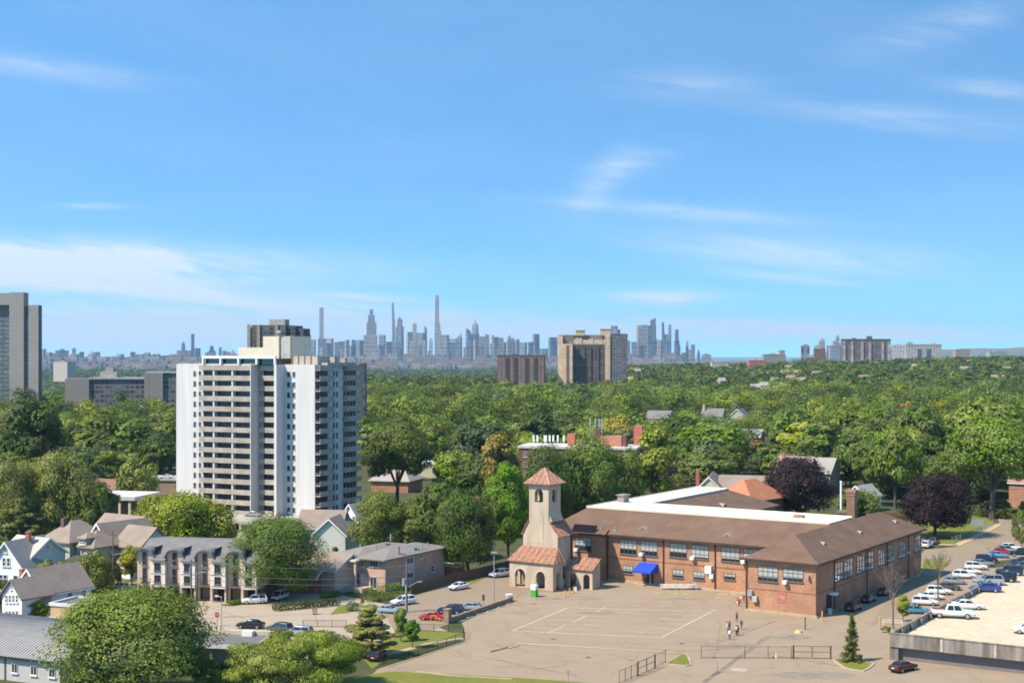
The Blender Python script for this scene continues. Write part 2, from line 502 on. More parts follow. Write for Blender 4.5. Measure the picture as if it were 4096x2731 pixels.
ASPH = cracked(ground_mat('worn_asphalt', [(0.30, 0.225, 0.152), (0.26, 0.195, 0.135), (0.31, 0.237, 0.165), (0.265, 0.20, 0.14), (0.30, 0.225, 0.155)], [0.045, 0.2, 2.5, 0.1]))
ROADM = cracked(ground_mat('road_asphalt', [(0.255, 0.195, 0.135), (0.225, 0.175, 0.125), (0.275, 0.212, 0.15)], [0.09, 1.5]))
STREET = ground_mat('pale_street', [(0.35, 0.28, 0.21), (0.31, 0.25, 0.19), (0.38, 0.305, 0.23)], [0.1, 1.3])
GRASS = ground_mat('lawn', [(0.15, 0.16, 0.028), (0.20, 0.175, 0.045), (0.115, 0.135, 0.025)], [0.25, 1.6])
EARTH = ground_mat('grassy_earth', [(0.06, 0.075, 0.022), (0.10, 0.085, 0.05), (0.045, 0.06, 0.018)], [0.02, 0.15])  # dark green and brown mottling for grass and bare dirt
WALKM = ground_mat('pavement_slab', [(0.37, 0.30, 0.215), (0.33, 0.27, 0.195)], [0.4])

# ---------------------------------------------------------------- ground
def make_ground():
    ys = [-300, 0, 100, 200, 300, 450, 600, 700, 800, 900] + list(range(1000, 4000, 100)) + [4500, 6000, 8000, 9800, 10200, 14000, 24000]
    sx = [i / 20.0 for i in range(-24, 25)]
    mb = MB(); n = len(sx)
    for y in ys:
        w = max(y, 0) + 600
        for s in sx:
            x = s * w
            mb.v.append((x, y, terrain(x, max(y, 1)) if y > 700 else 0.0))
    for i in range(len(ys) - 1):
        for j in range(n - 1):
            mb.f.append((i * n + j, i * n + j + 1, (i + 1) * n + j + 1, (i + 1) * n + j)); mb.m.append(0)
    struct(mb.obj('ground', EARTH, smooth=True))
make_ground()
wb = MB(); wb.box(-30000, 30000, 9000, 26000, -42, -40)
struct(wb.obj('water', mat('bay_water', (0.10, 0.13, 0.15), rough=0.3, var=0.05, scale=0.001)))
def sheet(name, pts, z, m, kind='structure', h=None):
    mb = MB()
    if h is None: mb.poly([(x, y, z) for x, y in pts])
    else: mb.prism(list(pts), z, z + h)
    o = mb.obj(name, m); o['kind'] = kind
    return o
def pl(*uv): return [P(u, v) for u, v in uv]
# the big worn yard and everything paved around the school
sheet('asphalt_yard', pl((345, 700), (378, 668), (466, 641), (462, 622), (500, 604), (575, 566), (800, 572), (815, 600), (880, 575), (1100, 560), (1200, 700)), 0.012, ASPH)
sheet('side_road', pl((380, 606), (400, 640), (505, 604), (560, 576), (565, 560), (505, 566)), 0.016, ROADM)
sheet('street', pl((120, 588), (330, 592), (384, 603), (470, 640), (395, 632), (380, 640), (340, 660), (200, 660), (150, 620), (100, 600)), 0.008, STREET)
sheet('service_road', pl((870, 626), (1000, 560), (1140, 540), (1080, 512), (1040, 512), (998, 517), (999, 523), (972, 540), (957, 546), (925, 549), (905, 570)), 0.018, ROADM)
sheet('upper_street', pl((205, 545), (245, 530), (262, 505), (360, 513), (365, 520), (330, 530), (270, 535), (232, 552)), 0.01, STREET)
# lawns
sheet('lawn_strip', pl((310, 684), (352, 676), (392, 670.5), (420, 672), (480, 675), (540, 678.5), (600, 683), (600, 720), (300, 720)), 0.03, GRASS)
sheet('lawn_corner', pl((372, 668), (392, 656), (425, 647), (462, 637), (466, 632), (420, 629.5), (395, 634), (360, 655)), 0.03, GRASS)
sheet('front_lawn', pl((85, 575), (132, 567), (138, 577), (110, 584), (88, 582)), 0.03, GRASS)
sheet('park_lawn', pl((905, 545), (922, 533), (905, 520), (935, 515), (985, 516), (995, 523), (970, 538.5), (957, 544), (936, 543.5), (925, 548)), 0.03, GRASS)
sheet('roadside_grass', pl((922, 566), (923, 559), (942, 558), (951, 562), (940, 567)), 0.03, GRASS)
sheet('side_grass', pl((366, 606), (348, 612), (330, 614), (338, 606), (360, 602)), 0.03, GRASS)
sheet('verge', pl((462, 588), (512, 565), (506, 562), (452, 585)), 0.03, GRASS)
# raised islands
def island(name, pts, h=0.14, w=0.3):
    sheet('kerb', pts, 0.0, KERB, h=h)
    cx = sum(p[0] for p in pts) / len(pts); cy = sum(p[1] for p in pts) / len(pts)
    inner = []
    for x, y in pts:
        d = math.hypot(x - cx, y - cy); k = max(0.3, (d - w * 1.4) / d)
        inner.append((cx + (x - cx) * k, cy + (y - cy) * k))
    sheet(name, inner, h + 0.01, GRASS)
island('planted_island', pl(K('c3', 1405, 1395), K('c3', 1540, 1310), K('c3', 1580, 1293), K('c3', 1610, 1310), K('c3', 1640, 1350), K('c3', 1648, 1400), K('c3', 1600, 1412), K('c3', 1500, 1405)))
island('spruce_island', pl(K('c4', 585, 1340), K('c4', 700, 1350), K('c4', 900, 1370), K('c4', 985, 1388), K('c4', 940, 1430), K('c4', 880, 1458), K('c4', 780, 1448), K('c4', 690, 1425), K('c4', 620, 1380)))
island('road_island', pl((921, 568), (922, 561.5), (943, 560), (951, 562.5), (938, 570.5)))
st = [K('c3', -30, 1238), K('c3', 60, 1204), K('c3', 700, 1240), K('c3', 1560, 1296)]
lo = [K('c3', 1560, 1306), K('c3', 700, 1257), K('c3', 70, 1222), K('c3', -30, 1252)]
sheet('kerb', pl(*(st + lo)), 0.0, KERB, h=0.13)
sheet('grass_strip', pl((490, 651), (517, 644.1), (588, 647.8), (682, 653.6), (682, 654.2), (588, 648.4), (517, 644.8), (491, 651.6)), 0.14, GRASS)
# pavements and kerbs along the buildings
def path(name, uv, w, h, m):
    pts = pl(*uv)
    for (a, b) in zip(pts[:-1], pts[1:]):
        d = (b[0] - a[0], b[1] - a[1]); l = math.hypot(*d); nx, ny = -d[1] / l * w / 2, d[0] / l * w / 2
        sheet(name, [(a[0] + nx, a[1] + ny), (a[0] - nx, a[1] - ny), (b[0] - nx, b[1] - ny), (b[0] + nx, b[1] + ny)], 0.0, m, h=h)
path('kerb', [K('c2', 1470, 1462), K('c2', 1800, 1500), K('c2', 2352, 1532)], 0.35, 0.12, KERB)
path('kerb', [K('c2', 1200, 1420), K('c2', 1940, 1185)], 0.25, 0.10, KERB)
path('pavement', [K('c1', 820, 640), K('c1', 1030, 668), K('c1', 1300, 640)], 1.4, 0.1, WALKM)
path('pavement', [K('c1', 800, 600), K('c1', 920, 590), K('c1', 1010, 615)], 1.0, 0.09, WALKM)
path('pavement', [K('c2', 1190, 1310), K('c2', 1600, 1200), K('c2', 1900, 1150)], 1.2, 0.05, WALKM)
path('pavement', [K('c4', 1540, 290), K('c4', 1730, 300), K('c4', 1870, 240), K('c4', 2125, 105)], 1.8, 0.12, KERB)
path('pavement', [K('c1', 1560, 880), K('c1', 1800, 850), K('c1', 2080, 855), K('c1', 2110, 840)], 2.2, 0.08, WALKM)
path('driveway', [K('c1', 1700, 850), K('c1', 1960, 820)], 7.0, 0.06, WALKM)
# yellow and white paint on the yard
PAINT = mat('faded_white_paint', (0.44, 0.36, 0.27), var=0.16, scale=0.5, fine=0.3)
PAINTF = mat('very_faded_paint', (0.37, 0.305, 0.235), var=0.15, scale=0.5, fine=0.3)
PAINTY = mat('faded_yellow_paint', (0.50, 0.36, 0.08), var=0.25, scale=0.8)
PAINTG = mat('faded_green_paint', (0.25, 0.40, 0.10), var=0.25, scale=0.8)
PAINTB = mat('faded_blue_patch', (0.232, 0.185, 0.135), var=0.2, scale=0.5)
def lines(name, segs, m, w=0.16, z=0.022):
    mb = MB()
    for (a, b, *ww) in segs:
        a, b = P(*a), P(*b); d = (b[0] - a[0], b[1] - a[1]); l = math.hypot(*d) or 1
        k = (ww[0] if ww else w) / 2; nx, ny = -d[1] / l * k, d[0] / l * k
        mb.poly([(a[0] + nx, a[1] + ny, z), (a[0] - nx, a[1] - ny, z), (b[0] - nx, b[1] - ny, z), (b[0] + nx, b[1] + ny, z)])
    return struct(mb.obj(name, m))
k3 = lambda x, y: K('c3', x, y)
lines('court_lines', [(k3(0, 1085), k3(515, 872)), (k3(515, 872), k3(1850, 908)), (k3(0, 1085), k3(1370, 1147)), (k3(1370, 1147), k3(1870, 890))], PAINT, 0.34)
lines('court_lines', [(k3(330, 1105), k3(500, 1030)), (k3(560, 1005), k3(690, 945)), (k3(780, 910), k3(850, 870)),
    (k3(590, 1068), k3(725, 1078)), (k3(650, 1028), k3(820, 1037)), (k3(700, 990), k3(890, 995)), (k3(1440, 932), k3(1720, 945)),
    (k3(1370, 970), k3(1670, 990)), (k3(1220, 1050), k3(1500, 1072)), (k3(1120, 1092), k3(1210, 1100)), (k3(855, 847), k3(980, 852))], PAINT, 0.3, 0.024)
lines('court_lines', [(k3(1345, 822), k3(1470, 826)), (k3(440, 945), k3(940, 957)), (k3(300, 980), k3(690, 990)), (k3(350, 1022), k3(600, 1030)), (k3(220, 1062), k3(590, 1070)),
    (k3(1310, 1012), k3(1590, 1028)), (k3(330, 855), k3(460, 857)), (k3(580, 855), k3(700, 860)), (k3(580, 805), k3(665, 808)), (k3(1080, 850), k3(1210, 860)),
    (k3(1340, 860), k3(1480, 865)), (k3(1590, 862), k3(1720, 868)), (k3(1250, 1100), k3(1310, 1103)), (k3(0, 868), k3(180, 895)), (k3(60, 838), k3(280, 860)), (k3(900, 915), k3(1100, 922)),
    (k3(330, 805), k3(450, 808)), (k3(850, 806), k3(960, 808))], PAINTF, 0.3, 0.026)
def blotch(name, m, spots):
    mb = MB()
    for (x, y, w, d) in spots:
        c = P(*K('c3', x, y)); n = 14
        ph = rng.random() * 6
        mb.poly([(c[0] + w * math.cos(2 * math.pi * i / n) * (1 + .12 * math.sin(3 * i + ph)), c[1] + d * math.sin(2 * math.pi * i / n) * (1 + .12 * math.cos(2 * i + ph)), 0.028) for i in range(n)])
    return struct(mb.obj(name, m))
blotch('asphalt_patch', PAINTB, [(780, 920, 3.6, 1.2), (1580, 790, 3, .9), (720, 790, 2.6, .7), (2000, 1215, 4.5, 1.6), (190, 893, 1.2, .5), (50, 917, 2, .5), (620, 770, 2.5, .5), (2570, 1140, 3.4, 2.0), (2760, 1490, 6, 2.2), (330, 790, 2.5, 1.0)])
lines('white_patch', [(k3(2010, 1438), k3(2160, 1446), 2.2)], PAINTF, z=.029)
blotch('yard_game_marks', PAINTG, [(1500, 745, 1.1, .45), (1585, 745, 1.1, .5), (1820, 770, .7, .3), (1890, 780, .5, .4)])
blotch('yard_game_marks', PAINTY, [(1335, 740, .8, .3), (1915, 752, .8, .4), (1975, 750, .8, .4), (2025, 752, .8, .4), (1970, 722, .7, .3), (2050, 722, .7, .3)])
CRK = mat('crack_filler', (0.20, 0.152, 0.108), var=.2)
def cracks(name, runs, m, w):
    mb = MB(); r = random.Random(8)
    for (x0, y0, x1, y1, j) in runs:
        p, q = P(*K('c3', x0, y0)), P(*K('c3', x1, y1)); n = 14; prev = p
        for i in range(1, n + 1):
            k = i / n; t_ = (p[0] + (q[0] - p[0]) * k + r.uniform(-j, j), p[1] + (q[1] - p[1]) * k + r.uniform(-j, j) * 2)
            d = (t_[0] - prev[0], t_[1] - prev[1]); l = math.hypot(*d) or 1; nx, ny = -d[1] / l * w / 2, d[0] / l * w / 2
            mb.poly([(prev[0] + nx, prev[1] + ny, .0205), (prev[0] - nx, prev[1] - ny, .0205), (t_[0] - nx, t_[1] - ny, .0205), (t_[0] + nx, t_[1] + ny, .0205)]); prev = t_
    return struct(mb.obj(name, m))
cracks('asphalt_crack', [(-300, 1180, 500, 1330, .5), (200, 1450, 900, 1290, .6), (900, 1300, 1180, 1380, .4), (100, 760, 700, 800, .5), (700, 1180, 1700, 1220, .5), (1700, 1220, 2300, 1020, .6), (2250, 960, 2900, 1120, .6),
    (1700, 1500, 2500, 1420, .6), (2300, 1480, 3000, 1530, .5), (1000, 780, 1900, 800, .4), (1900, 1000, 1850, 1500, .5), (-600, 1290, -100, 1420, .5), (-100, 1000, 300, 1180, .5), (2500, 1230, 2700, 1480, .5)], CRK, .13)
cracks('tyre_mark', [(1750, 1560, 2350, 1130, .05), (1775, 1560, 2375, 1135, .05), (1500, 1280, 2100, 1240, .05), (1900, 1190, 2400, 1000, .05), (-250, 1330, 600, 1500, .05), (2350, 1300, 3100, 1420, .05)], mat('tyre_rubber_mark', (.205, .158, .112), var=.2), .4)
for x, y in ((700, 1330), (1850, 1330), (380, 1160), (1560, 1200)):
    c = P(*K('c3', x, y)); struct(MB().tube((c[0], c[1], .0), (c[0], c[1], .023), .45, .45, 12).obj('drain_cover', mat('iron_cover', (.09, .075, .06), var=.2)))
path('yellow_kerb', [(938, 569.5), (950, 562.8)], 0.3, 0.15, YELLOW)
path('yellow_kerb', [K('c4', 1735, 318), K('c4', 1875, 254)], 0.3, 0.13, YELLOW)
path('yellow_kerb', [K('c4', 1990, 196), K('c4', 2135, 118)], 0.3, 0.13, YELLOW)
# ---------------------------------------------------------------- the far city across the river
SKY1 = grid_mat('far_tower_wall', (0.21, 0.19, 0.185), (0.07, 0.08, 0.10), fh=22, bw=15, fz=0.6, fx=0.55)
SKY2 = grid_mat('far_tower_glass', (0.15, 0.155, 0.17), (0.06, 0.075, 0.10), fh=30, bw=18, fz=0.8, fx=0.7, rough=0.4)
SKY3 = grid_mat('far_tower_stone', (0.34, 0.29, 0.25), (0.11, 0.10, 0.10), fh=24, bw=17, fz=0.5, fx=0.5)
def far_tower(c, steps, D, label=None, m=None, depth=None, name='far_tower', spire=None, round_=0, slant=0, group='towers of the far skyline', rot=None, base=None):
    """steps: (x0, x1, ytop) in survey columns, stacked from the widest down"""
    r = rng.uniform(-35, 35) if rot is None else rot
    us = [K(c, x, 0)[0] for st_ in steps for x in st_[:2]]
    uc = (min(us) + max(us)) / 2
    X, Y = at(uc, D); zb = -45 if base is None else base
    mb = MB(); prev = zb
    for i, (x0, x1, yt) in enumerate(steps):
        w = (x1 - x0) * 0.10884 * D / FPX
        cx = (K(c, (x0 + x1) / 2, 0)[0] - uc) * D / FPX
        zt = zat(K(c, 0, yt)[1], D)
        ca, sa = math.cos(math.radians(r)), abs(math.sin(math.radians(r)))
        k = w / (ca + 0.7 * sa) / 2
        d = k * 0.7 if depth is None else depth
        cxx, cyy = cx * math.cos(math.radians(-r)), cx * math.sin(math.radians(-r))
        last = i == len(steps) - 1
        if round_ and last:
            h = (zt - prev); n = 10
            for q in range(6):
                t0, t1 = q / 6, (q + 1) / 6
                f = lambda t: max(0.05, 1 - max(0, (t - round_) / (1 - round_)) ** 1.8)
                a, b = f(t0), f(t1)
                mb.hexa([(cxx - k * a, cyy - d * a, prev + h * t0), (cxx + k * a, cyy - d * a, prev + h * t0), (cxx + k * a, cyy + d * a, prev + h * t0), (cxx - k * a, cyy + d * a, prev + h * t0),
                         (cxx - k * b, cyy - d * b, prev + h * t1), (cxx + k * b, cyy - d * b, prev + h * t1), (cxx + k * b, cyy + d * b, prev + h * t1), (cxx - k * b, cyy + d * b, prev + h * t1)])
        elif slant and last:
            s_ = slant * w
            zl, zr = (zt, zt - abs(s_)) if slant > 0 else (zt - abs(s_), zt)
            mb.hexa([(cxx - k, cyy - d, prev), (cxx + k, cyy - d, prev), (cxx + k, cyy + d, prev), (cxx - k, cyy + d, prev),
                     (cxx - k, cyy - d, zl), (cxx + k, cyy - d, zr), (cxx + k, cyy + d, zr), (cxx - k, cyy + d, zl)])
        else:
            mb.box(cxx - k, cxx + k, cyy - d, cyy + d, prev, zt)
            if w > 60 and last and rng.random() < 0.6:
                mb.box(cxx - k * .4, cxx + k * .3, cyy - d * .5, cyy + d * .5, zt, zt + rng.uniform(5, 12))
        prev = zt - 0.01 if not last else zt
    if spire:
        mb.tube((cxx, cyy, prev - 2), (cxx, cyy, zat(K(c, 0, spire)[1], D)), 3.0, 0.8, 6)
    o = mb.obj(name, m or rng.choice([SKY1, SKY1, SKY2, SKY3]), loc=(X, Y, 0), rot=math.radians(r))
    tag(o, label or 'plain hazy block among the lower towers of the far skyline', 'tower', group)
    return o
GEN = 'blocky hazy apartment tower in the far skyline left of the white tower'
for x0, x1, y in [(370, 425, 675), (425, 470, 705), (470, 515, 715), (515, 625, 690), (725, 805, 745), (905, 935, 745), (940, 1000, 765), (1000, 1060, 755),
                  (1170, 1240, 768), (1240, 1320, 740), (1310, 1360, 748), (1360, 1420, 735), (1430, 1500, 738), (1500, 1560, 733), (1560, 1630, 722), (1630, 1712, 687),
                  (1700, 1756, 690), (1880, 1990, 705), (2045, 2075, 690), (2075, 2112, 700), (2170, 2252, 722)]:
    far_tower('a1', [(x0, x1, y)], rng.uniform(7600, 9000), GEN, group='apartment towers of the far skyline left of the white tower')
far_tower('a1', [(530, 612, 690), (555, 595, 676)], 7500, 'hazy block with a stepped top beside the left concrete tower')
far_tower('a1', [(655, 705, 720), (660, 700, 668)], 7600, 'narrow hazy tower, tallest just right of the left concrete tower')
far_tower('a1', [(810, 858, 692)], 7700, 'hazy tower with a rounded left shoulder, standing alone in a low stretch', round_=0.8)
far_tower('a1', [(1065, 1145, 740), (1072, 1138, 722)], 7800, 'wide hazy block with corner setbacks midway along the left skyline', m=SKY3)
far_tower('a1', [(1668, 1700, 640), (1672, 1696, 608)], 9000, 'slim hazy tower with a domed top beside the tall flat one', round_=0.5)
far_tower('a1', [(1753, 1787, 538)], 9300, 'tall flat-topped pencil tower left of the white apartment tower', m=SKY1)
far_tower('a1', [(1785, 1845, 668)], 9000, 'square dark hazy block at the foot of the left pencil tower', m=SKY2)
far_tower('a1', [(1910, 1980, 690), (1925, 1965, 640)], 9000, 'hazy tower with a bulging domed head left of the roof plant', round_=0.7)
far_tower('a1', [(2010, 2038, 660)], 9000, 'small square-headed hazy tower near the left roof edge')
far_tower('a1', [(2110, 2172, 680)], 9000, 'hazy block with a rounded hump just left of the roof plant', round_=0.7)
_r = random.Random(77)
for i in range(46):
    x0 = _r.uniform(372, 2250); w_ = _r.uniform(22, 62)
    far_tower('a1', [(x0, x0 + w_, _r.uniform(715, 780) - (18 if x0 < 1400 else 0))], _r.uniform(7400, 8600), GEN, group='apartment towers of the far skyline left of the white tower')
GEN2 = 'plain hazy block among the lower towers of the middle skyline'
for x0, x1, y in [(440, 472, 560), (505, 550, 590), (565, 650, 580), (650, 712, 577), (715, 760, 612), (760, 815, 605), (815, 860, 592), (875, 915, 590), (905, 990, 597),
                  (985, 1120, 548), (1130, 1190, 546), (1190, 1252, 607), (1380, 1440, 520), (1475, 1548, 527), (1700, 1776, 546), (1775, 1850, 582), (1850, 1895, 566), (2050, 2110, 560), (2170, 2232, 566), (2225, 2275, 572), (2270, 2310, 612)]:
    far_tower('a2', [(x0, x1, y)], rng.uniform(8200, 9300), GEN2, group='lower towers of the middle skyline')
far_tower('a2', [(485, 507, 560), (488, 504, 540)], 9300, 'slim hazy tower with a notched top beside the tallest left pencil tower')
far_tower('a2', [(582, 622, 295)], 9700, 'very tall square pencil tower right of the white apartment tower', m=SKY3, rot=4)
far_tower('a2', [(1017, 1107, 430), (1030, 1091, 365), (1044, 1076, 312)], 9500, 'tall stepped tower narrowing in three tiers on the far skyline', m=SKY1, rot=3)
far_tower('a2', [(1250, 1283, 620), (1251, 1281, 500), (1250, 1277, 400), (1249, 1272, 320), (1248, 1266, 250)], 9700, 'extremely thin tapering tower leaning back in steps on the far skyline', m=SKY1, rot=2)
far_tower('a2', [(1285, 1357, 470), (1298, 1345, 400), (1310, 1328, 375)], 9100, 'curved dark tower with a pointed crown beside the thin tapering one', m=SKY2, round_=0.3)
far_tower('a2', [(1400, 1476, 520), (1441, 1475, 428)], 9200, 'hazy tower with a slim rounded upper half', round_=0.85, m=SKY3)
far_tower('a2', [(1545, 1572, 490), (1545, 1566, 460)], 9300, 'slim hazy tower with a slanted sharp top left of the tallest', slant=1.2)
far_tower('a2', [(1590, 1622, 600), (1594, 1618, 572)], 9000, 'small rounded hazy tower at the left foot of the tallest', round_=0.6, m=SKY3)
far_tower('a2', [(1640, 1704, 510), (1642, 1694, 430), (1645, 1683, 215), (1650, 1681, 182)], 9800, 'tallest pencil tower of all, thickening halfway down', m=SKY3, rot=3)
far_tower('a2', [(1850, 1892, 560), (1870, 1890, 537)], 9200, 'hazy block with a small raised corner right of the tallest')
far_tower('a2', [(1925, 2052, 540), (1927, 1975, 488)], 9200, 'wide hazy tower with a slanting left crown under the spire', slant=0.5, m=SKY2)
far_tower('a2', [(1978, 2050, 530), (1985, 2043, 420)], 9600, 'domed hazy tower carrying a needle spire', round_=0.55, spire=395, m=SKY1)
far_tower('a2', [(2105, 2145, 537)], 9000, 'hazy slab with a slightly higher left corner right of the spire', slant=0.3)
far_tower('a2', [(2165, 2188, 548)], 9000, 'very thin hazy slab right of the domed tower')
far_tower('a2', [(2300, 2354, 600), (2305, 2350, 545)], 8900, 'hazy tower with a steep pyramid head near the brown block', round_=0.2, m=SKY3)
for i in range(44):
    x0 = _r.uniform(430, 2230); w_ = _r.uniform(22, 60)
    far_tower('a2', [(x0, x0 + w_, _r.uniform(590, 700))], _r.uniform(7800, 9000), GEN2, group='lower towers of the middle skyline')
GEN3 = 'plain hazy block among the towers around the beige twin block'
for x0, x1, y in [(0, 22, 575), (75, 138, 615), (145, 195, 612), (250, 332, 672), (1060, 1086, 600), (1098, 1150, 610), (1145, 1215, 640), (1330, 1382, 592), (1465, 1492, 705), (1545, 1600, 708), (1620, 1650, 682), (1740, 1832, 726), (1205, 1330, 580)]:
    far_tower('a3', [(x0, x1, y)], rng.uniform(7800, 8800), GEN3, group='hazy towers around the beige twin block')
far_tower('a3', [(22, 72, 610), (30, 68, 580)], 8800, 'hazy tower with a rounded head just left of the square slab', round_=0.7, m=SKY3)
far_tower('a3', [(190, 253, 538)], 8800, 'square hazy slab standing over the brown brick block', m=SKY2)
far_tower('a3', [(335, 417, 568)], 8600, 'wide dark hazy slab touching the left edge of the beige twin block', m=SKY2)
far_tower('a3', [(905, 995, 495), (910, 970, 462)], 8600, 'hazy blue tower rising behind the right roof of the beige twin block', m=SKY2)
far_tower('a3', [(1145, 1242, 450)], 8300, 'broad pale glass tower on the left of the right-hand cluster', m=SKY3, rot=8, slant=-0.12)
far_tower('a3', [(1240, 1322, 460), (1270, 1320, 390)], 8200, 'tallest tower of the right-hand cluster with a slanting glass top', m=SKY2, slant=-0.45)
far_tower('a3', [(1375, 1402, 520), (1376, 1398, 425)], 8300, 'thin tower forming the left prong of a forked pair', m=SKY1, slant=0.6)
far_tower('a3', [(1387, 1465, 540)], 8200, 'dark hazy block joining the forked pair at its foot', m=SKY2)
far_tower('a3', [(1435, 1464, 453)], 8250, 'thin tower forming the right prong of a forked pair', m=SKY1)
far_tower('a3', [(1490, 1546, 640), (1492, 1538, 600), (1497, 1530, 497)], 8100, 'lone square-topped tower with a swelling base right of the fork', m=SKY2)
far_tower('a3', [(1595, 1625, 640), (1603, 1621, 605)], 8300, 'small slim tower with a narrow head at the right skyline end', m=SKY1)
far_tower('a3', [(1645, 1680, 635)], 8200, 'short square tower at the right skyline end', m=SKY1)
far_tower('a3', [(1700, 1727, 710), (1706, 1722, 685)], 8200, 'last tiny tower before the open water', m=SKY1)
far_tower('a4', [(430, 520, 640), (465, 522, 572)], 8800, 'pale hazy tower with a bullet-shaped top right of the red-brown block', round_=0.55, m=SKY3, group='pale towers far behind the right-hand blocks')
far_tower('a4', [(545, 655, 640), (590, 650, 600), (620, 655, 543)], 8800, 'pale hazy tower stepping up to a pointed head', round_=0.5, m=SKY3, group='pale towers far behind the right-hand blocks')
far_tower('a4', [(650, 692, 622)], 8800, 'pale hazy slab touching the left side of the wide brown slab', m=SKY3, group='pale towers far behind the right-hand blocks')
far_tower('a4', [(1130, 1262, 636)], 8600, 'wide pale hazy block between the two right-hand slabs', m=SKY3, group='pale towers far behind the right-hand blocks')
far_tower('a4', [(1275, 1332, 618), (1282, 1325, 604)], 8600, 'pale domed building behind the roof of the pale slab', m=SKY3, round_=0.4, group='pale towers far behind the right-hand blocks')
# the mass of low blocks at the skyline's foot
def city_mass():
    mb = MB(); r = random.Random(3)
    for i in range(2600):
        D = r.uniform(5600, 8600); u = r.uniform(35, 735)
        if r.random() < 0.25: u = r.uniform(800, 1030); D = r.uniform(7000, 8800)
        X, Y = at(u, D); w = r.uniform(9, 30); d = r.uniform(12, 30)
        h = (r.uniform(15, 45) + (r.uniform(0, 42) if D > 7200 else 0) * (r.random() ** .6)) if u < 690 else r.uniform(8, 22)
        mb.mi(r.choice([0, 0, 1, 2])).box(X - w, X + w, Y - d, Y + d, -45, -39 + h)
    o = mb.obj('far_city_blocks', [SKY1, SKY3, mat('far_brick', (0.26, 0.17, 0.13), var=0.2)])
    o['kind'] = 'stuff'; o['label'] = 'mass of low hazy city blocks under the far towers'
city_mass()
hb = MB()
n = 60
for i in range(n):
    u = 690 + i * 8; X, Y = at(u, 10500)
    h = 118 + 6 * math.sin(i * 0.33) + 4 * math.sin(i * 0.9 + 1) - 95 * (1 - ss(770, 850, u))
    hb.v += [(X, Y, -45), (X, Y, -40 + max(h, 2)), (X + 200, Y + 900, -45)]
for i in range(n - 1):
    a = i * 3
    hb.f += [(a, a + 3, a + 4, a + 1), (a + 1, a + 4, a + 5, a + 2)]; hb.m += [0, 0]
struct(hb.obj('hills', mat('far_hill', (0.12, 0.13, 0.10), var=0.3, scale=0.003), smooth=True))

# ---------------------------------------------------------------- nearer towers above the canopy
CONCT = mat('tower_concrete', (0.37, 0.31, 0.26), var=0.07, scale=0.06)
CONCT2 = mat('dark_tower_concrete', (0.15, 0.14, 0.13), var=0.1, scale=0.08)
STRIP = grid_mat('tower_window_strip', (0.05, 0.055, 0.06), (0.035, 0.05, 0.055), fh=2.8, bw=1.8, fz=0.6, fx=0.9)
def foot(x, y, r): FOOT.append((x, y, r))
# concrete tower cut by the left edge
D = 930; X, Y = at(9.3, D); sc = D / FPX
t = thing('concrete_tower', 'tall concrete apartment tower cut by the left picture edge', 'tower', (X, Y, 0), math.radians(3))
zt = zat(291.9, D); zs = zat(304.5, D)
mb = MB(); mb.box(0, 14.1 * sc, 0, 11, -45, zt); mb.obj('tall_shaft', CONCT, t)
mb = MB(); mb.box(-22 * sc, -0.02, 3.0, 24, -45, zs); mb.obj('recessed_wing', CONCT2, t)
mb = MB(); mb.box(-22 * sc, -0.03, 0.5, 24, zs, zt - 0.5); mb.obj('wing_parapet', CONCT, t)
mb = MB(); mb.box(14.11 * sc, 18.6 * sc, 3.0, 9, -45, zs - 1); mb.obj('window_bay', CONCT2, t)
mb = MB(); mb.box(18.61 * sc, 28.5 * sc, 0.4, 8, -45, zs); mb.obj('low_shaft', CONCT, t)
mb = MB(); mb.box(28.52 * sc, 29.0 * sc, 1.5, 7.5, -45, zs - 0.3); mb.obj('edge_strip', CONCT2, t)
for k in range(30):
    z = -16 + k * 2.85
    if z + 1.6 > zs - 2: break
    mb = MB(); mb.box(14.7 * sc, 18.2 * sc, 2.9, 2.99, z, z + 1.6); mb.obj('window', glass('tower_glass', (0.15, 0.19, 0.19)), t)
    for j in range(3):
        mb = MB(); a = -20 * sc + j * 7 * sc; mb.box(a, a + 5 * sc, 2.9, 2.99, z, z + 1.7); mb.obj('window', MATS['tower_glass'], t)
# long low slab behind the trees
D = 900; X, Y = at(65, D); sc = D / FPX
t = thing('slab_block', 'long low grey apartment slab between the concrete and the white tower', 'building', (X, Y, 0), math.radians(0))
z1 = zat(378, D); z2 = zat(372.5, D)
mb = MB(); mb.box(0, 24 * sc, 0, 16, -40, z1); mb.obj('stair_tower', mat('slab_concrete', (.23, .195, .17), var=.08), t)
mb = MB(); mb.box(24.02 * sc, 79 * sc, 1.5, 16, -40, z1 - 0.5); mb.obj('window_wall', grid_mat('slab_windows', (0.13, 0.125, 0.12), (0.05, 0.055, 0.065), fh=2.9, bw=3.2, fz=0.6, fx=0.75), t)
mb = MB(); mb.box(23.5 * sc, 79.5 * sc, 0.4, 16.5, z1 - 0.49, z1 + 0.6); mb.obj('roof', CONC, t)
mb = MB(); mb.box(79.52 * sc, 98 * sc, -0.5, 16, -40, z2); mb.box(82 * sc, 84 * sc, -0.6, -0.5, 0, z2 - 2); mb.obj('second_stair_tower', MATS['slab_concrete'], t)
mb = MB(); mb.box(98.02 * sc, 116 * sc, 1.0, 16, -40, z2 - 0.4); mb.obj('window_wall', MATS['slab_windows'], t)
mb = MB(); mb.box(80 * sc, 112 * sc, 0, 16, z2, z2 + 0.8); mb.obj('roof_edge', CONC, t)
mb = MB(); mb.box(33 * sc, 50 * sc, 4, 12, z1 + 0.6, z1 + 4.2); mb.box(38 * sc, 46 * sc, 5, 11, z1 + 4.2, z1 + 7); mb.obj('roof_plant', CONC, t)
